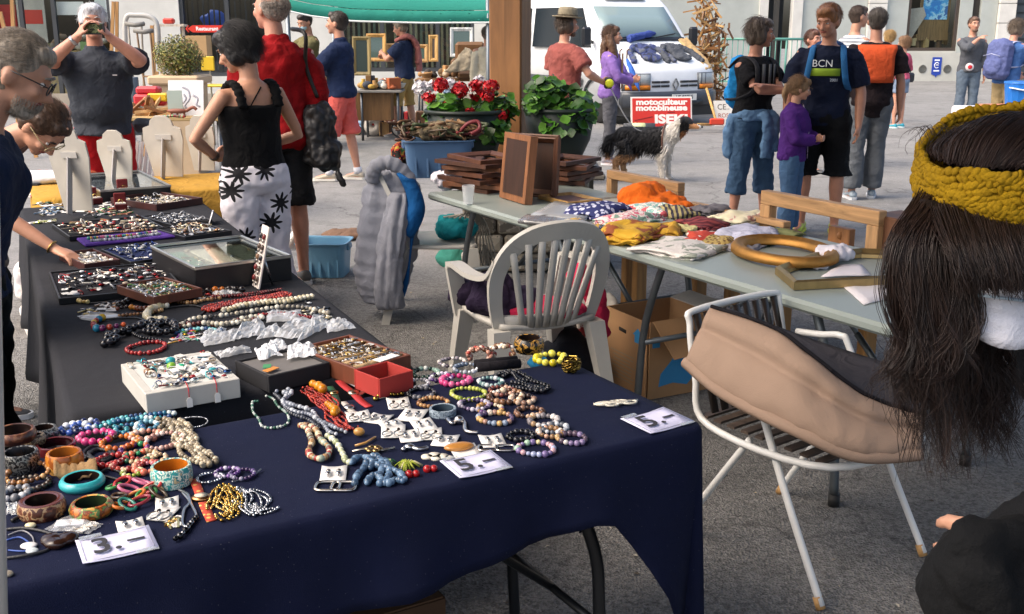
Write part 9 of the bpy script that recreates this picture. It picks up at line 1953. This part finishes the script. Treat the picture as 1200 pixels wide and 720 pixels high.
br_=mat('plastic','#2c2521')
for k in range(9):t=-.8+1.55*k/8;g=MB(mat('wood','#4f4239'));g.bar(K(-.85,t,.43),K(.85,t,.43),.03,.008);g.build('seat_slat',root,world=True)
for k in range(9):s=-.72+1.44*k/8;g=MB(br_);g.grid([[K(s+ds,-.75-.35*t,.44+.31*t)for ds in(-.055,.055)]for t in(0,.5,1)],thick=.006);g.build('back_slat',root,world=True)
bei=mat('cloth','#988170',var=.12,ns=3,crease=6,cs=.25);gry=mat('cloth','#3f3d42',var=.2,ns=4)
cols=26;A1=spline([W(804,424,3.1),W(850,462,2.95),W(935,505,2.78),W(1005,534,2.74),W(1078,532,2.78)],8);B1=spline([W(833,360,3.14),W(905,384,2.97),W(950,416,2.88),W(1012,462,2.84),W(1084,488,2.86)],8)
C1=spline([W(846,366,3.3),W(912,402,3.2),W(962,436,3.1),W(1022,468,3.05),W(1086,484,3.05)],8);D1=spline([W(852,360,3.4),W(920,386,3.42),W(972,404,3.36),W(1035,424,3.28),W(1090,440,3.24)],8)
def slab(q1,q2,n,bul,th,m,nm,par,seam=0):
 rows=[]
 for i in range(len(q1)):
  row=[]
  for k in range(n):
   v=k/(n-1);p=q1[i].lerp(q2[i],v);b_=(math.sin(math.pi*v)*bul if not seam else bul*(abs(math.sin(math.pi*(v/.62 if v<.62 else(v-.62)/.38)))**.55))+.008*noise.noise(p*6)+.007*noise.noise(Vector((p.x*30,p.y*8,p.z*12)))*(1+seam*abs(2*v-1));row.append(p+Vector((-.3,-.9,.35))*b_)
  rows.append(row)
 g=MB(m);g.grid(rows,thick=th);return g.build(nm,par,world=True)
root=thing('chair_cushion','big beige padded cushion with grey lining slung across the garden chair','cushion',tuple(W(940,450,3.1)))
slab(A1,B1,26,.034,.03,bei,'beige_shell',root,1);slab(B1,C1,8,.02,.02,gry,'grey_lining',root);slab(C1,D1,8,-.02,.03,gry,'lining_rim',root)
g=MB(mat('cloth','#17151a'));g.tube([p+Vector((0,-.006,.004))for p in B1],.006,n=6);g.build('piping',root,world=True)
g=MB(bei);g.tube([p+Vector((0,.0,0))for p in A1],.02,n=8);g.build('lower_seam',root,world=True)
slab([p+Vector((0,.02,-.01))for p in B1[14:28]],[p+Vector((0,-.02,.0))for p in C1[14:28]],8,.05,.03,mat('cloth','#8a6c58'),'inner_pad',root)
# ------------------------------------------------------------------ woman with the knitted headband, close to the viewer
hc_=W(1173,306,1.34);hbk=mat('hair','#1a110e')
J=person('woman with long black hair, mustard knitted headband and white mask bending down',(1.2,1.36,0),176,1.66,dict(m=cl('#141518'),sleeve=1.98,hem=.84,off=.024,loose=.03,disp=.04),dict(m=cl('#121316'),len=1.95),skin='#b98468',female=True,lean=57,head=(46,12,0),voxel=.008,shoes=('#151515','#222222'),headat=hc_,eyes=False,arms={-1:('ik',tuple(W(1195,625,1.12)),(.2,-.6,-.3),(.5,.3,-.6),'w'),1:('ik',tuple(W(1215,640,1.4)),(0,-.6,-.3),(.3,.4,-.6),'w')})
hp=J['hp'];HMx=J['headM'];S_=J['s'];RW=root_matrix(J['root']);hw_=lambda x,y,z:RW@(hp(x,y,z)*S_)
worn(J,'hair',hbk,lambda g:(g.ell(hp(0,-.018,.04),(.098,.112,.1),2,M=J['M4']),g.ell(hp(0,-.05,-.01),(.09,.08,.09),2,M=J['M4']),[g.tube([hp(.085*q,.04,.03),hp(.092*q,.03,-.05),hp(.088*q,.0,-.12)],[.03,.04,.015],n=9)for q in(-1,1)]),(.009,3))
kn=MB(mat('knit','#94740e'));kn.T=Matrix.Scale(S_,4);rr=random.Random(12);nr=12
for row in range(nr):
 for k in range(84):
  u=(row-(nr-1)/2)/(nr/2);a=2*math.pi*(k+.5*(row%2))/84+rr.gauss(0,.006);zz=.1+u*.038-.014*math.sin(a);sc=1-.04*u*u+.012*math.sin(a*9)*math.sin(u*6)+.012*math.sin(a*5+u*3)+rr.gauss(0,.006)
  kn.ell(hp(.113*math.cos(a)*sc,(.13*math.sin(a)-.018)*sc,zz+.004*math.sin(k*.45+row)),(.0078*rr.uniform(.7,1.4),.0064,.005*rr.uniform(.7,1.5)),1,M=(HMx@Matrix.Rotation(a+1.57,3,'Z')@Matrix.Rotation(.7*(-1)**row+rr.gauss(0,.35),3,'Y')).to_4x4(),nz=.3,nf=120)
kn.build('knitted_headband',J['root'],kind='stuff');g=MB(mat('knit','#6a5208'));g.T=Matrix.Scale(S_,4);g.rings([[hp(.11*q*math.cos(a),(.127*math.sin(a)-.018)*q,z-.014*math.sin(a))for a in np.linspace(0,6.283,41)[:-1]]for z,q in((.063,.96),(.08,1),(.12,1),(.137,.96))],caps=False);g.build('headband_core',J['root'])
def f(g):g.ell(W(1172,372,1.235),(.062,.055,.045),2,M=eul(.3,.15,0));
g=MB(cl('#dcdce4'));rows=[]
for i in range(15):
 u=i/14*2-1;rows.append([W(1174+66*u+6*v,350+8*u+(26+34*(1-u*u))*v,1.2+.05*u*u+.012*math.cos(v*3.1)+.02*v)+Vector((0,.0025*math.sin(v*22),0))for v in np.linspace(-.25,1,12)])
g.grid(rows,thick=-.003);g.build('face_mask',J['root'],world=True);g=MB(cl('#a9bccb'));g.tube([r_[2]+Vector((0,-.003,0))for r_ in rows],.0035,n=6,flat=.5);g.build('mask_edge',J['root'],world=True)
rr=random.Random(31);g=MB(mat('hair','#2c1d17',stretch=(70,70,5)))
def lock(pts,n,spread,w0=.0005,wav=.01,tip=.35):
 c=spline(pts,5);m_=len(c);f0,p0,p1=rr.uniform(3,7),rr.uniform(0,6),rr.uniform(0,6)
 for _ in range(n):
  o1=Vector((rr.gauss(0,1),rr.gauss(0,1),rr.gauss(0,.6)))*spread;o2=Vector((rr.gauss(0,1),rr.gauss(0,1),rr.gauss(0,1)))*spread*rr.uniform(.2,1.9);cut=int(m_*(1-.42*rr.random()**1.7));q1=rr.uniform(0,6);w_=w0*rr.uniform(.6,1.3)
  ps=[c[i]+o1 .lerp(o2,i/m_)+Vector((math.sin(f0*i/m_*2+p0),math.cos(f0*i/m_*1.7+p1),0))*wav*(i/m_)**1.3+Vector((math.sin(i*.6+q1),math.cos(i*.5+q1),0))*.0015*i/m_ for i in range(max(4,cut))]
  g.tube(ps,[w_*(1-(1-tip)*(i/len(ps))**2)for i in range(len(ps))],n=3,caps=False)
def hs(a,z,r=1.02):return hw_(.112*r*math.cos(a),.128*r*math.sin(a)-.018,z)
for k in range(130):
 x=rr.uniform(-.085,.085);lock([hp_ for hp_ in(hw_(x*.8,.08-3*x*x,.125),hw_(x,.04,.152-4*x*x),hw_(x,-.03,.158-4*x*x),hw_(x*.9,-.09,.14-4*x*x),hw_(x*.8,-.11,.12))],11,.003,.0006,.002,.8)
for k in range(110):
 t=rr.random();sx=1082+66*t;top_=W(sx,232+20*t+rr.gauss(0,4),1.31-.04*t);mx_=sx-22+10*t+rr.gauss(0,8);ex=1046+52*rr.random()+14*t
 lock([top_,W(mx_-4,285,1.235),W(mx_-4+rr.gauss(0,8),375,1.22),W((mx_+ex)/2+rr.gauss(0,8),430,1.22),W(ex,rr.uniform(430,590)-(70 if ex<1075 else 0),1.23+rr.gauss(0,.02))],20,.005,.00055,.03)
for k in range(170):
 t=rr.random();top_=W(1095+125*t,246+rr.gauss(0,4),1.27);lock([top_,W(1110+118*t,285,1.205),W(1122+116*t,318+10*t,1.185),W(1128+112*t+rr.gauss(0,6),338+rr.gauss(0,8),1.185)],17,.0045,.00055,.003,.6)
for k in range(100):
 t=rr.random();lock([W(1095+70*t,330,1.31),W(1100+70*t,400,1.33),W(1112+62*t+rr.gauss(0,6),450,1.33),W(1122+52*rr.random()+rr.gauss(0,8),rr.uniform(470,560),1.33)],17,.006,.00055,.03)
for k in range(14):lock([W(1100+60*rr.random(),330,1.3),W(1095+30*rr.random(),430,1.3),W(1085+60*rr.random(),520,1.3),W(1100+60*rr.random(),568,1.3)],3,.004,.0006,.02)
for k in range(16):a_=rr.uniform(1080,1190);lock([W(a_,160,1.33),W(a_-8,148,1.33),W(a_-22,150+rr.uniform(0,18),1.33),W(a_-30,165+rr.uniform(0,40),1.31)],2,.004,.0004,.006)
g.build('long_hair',J['root'],world=True,kind='stuff')
worn(J,'hair_mass',hbk,lambda g_:None)if False else None
def mass(nm,rings_):
 m_=MB(hbk);m_.tube([r_[0]for r_ in rings_],[r_[1]for r_ in rings_],n=14,flat=.5,up=(0,1,0));m_.build(nm,J['root'],world=True)
mass('hair_underlayer',[(W(1112,250,1.29),.04),(W(1092,300,1.27),.045),(W(1085,360,1.26),.042),(W(1082,420,1.255),.03),(W(1080,470,1.25),.01)])
mass('hair_underlayer',[(W(1140,330,1.35),.045),(W(1138,390,1.36),.042),(W(1145,440,1.36),.034),(W(1150,490,1.36),.01)])
mass('hair_underlayer',[(W(1120,262,1.29),.03),(W(1160,288,1.265),.04),(W(1200,305,1.26),.04),(W(1230,320,1.27),.03)])
soft('black_jacket','black jacket rolled in a bundle in the arms of the bending woman','jacket',cl('#101113'),lambda g:(g.ell(W(1165,668,1.12),(.075,.07,.05),2,nz=.25),g.ell(W(1125,690,1.12),(.045,.06,.06),2,nz=.25),g.tube(spline([W(1118,660,1.1),W(1140,640,1.08),W(1180,634,1.1),W(1215,640,1.14)],5),.03,n=10),g.tube(spline([W(1148,655,1.06),W(1152,690,1.06),W(1158,740,1.06)],5),.032,n=10),g.ell(W(1190,715,1.15),(.09,.08,.06),2,nz=.25)),.008,.03,.05)
p=P(400,735,.2);root=thing('cardboard_box','dark brown cardboard box standing on the ground under the navy table','box',(p.x,p.y,0));cb2=mat('card','#4f3622');rzb=math.atan2(ub.y,ub.x)
for c_,d_ in(((0,-.2,.125),(.5,.006,.25)),((0,.2,.125),(.5,.006,.25)),((-.25,0,.125),(.006,.39,.25)),((.25,0,.125),(.006,.39,.25))):g=MB(cb2);g.T=Matrix.Translation((p.x-.06,p.y+.1,0))@Matrix.Rotation(rzb,4,'Z');g.box(c_,d_);g.build('side_panel',root,world=True)
for s in(-1,1):g=MB(mat('card','#5a3f28'));g.T=Matrix.Translation((p.x-.06,p.y+.1,0))@Matrix.Rotation(rzb,4,'Z');g.box((0,s*.101,.253),(.49,.196,.005));g.build('flap',root,world=True)
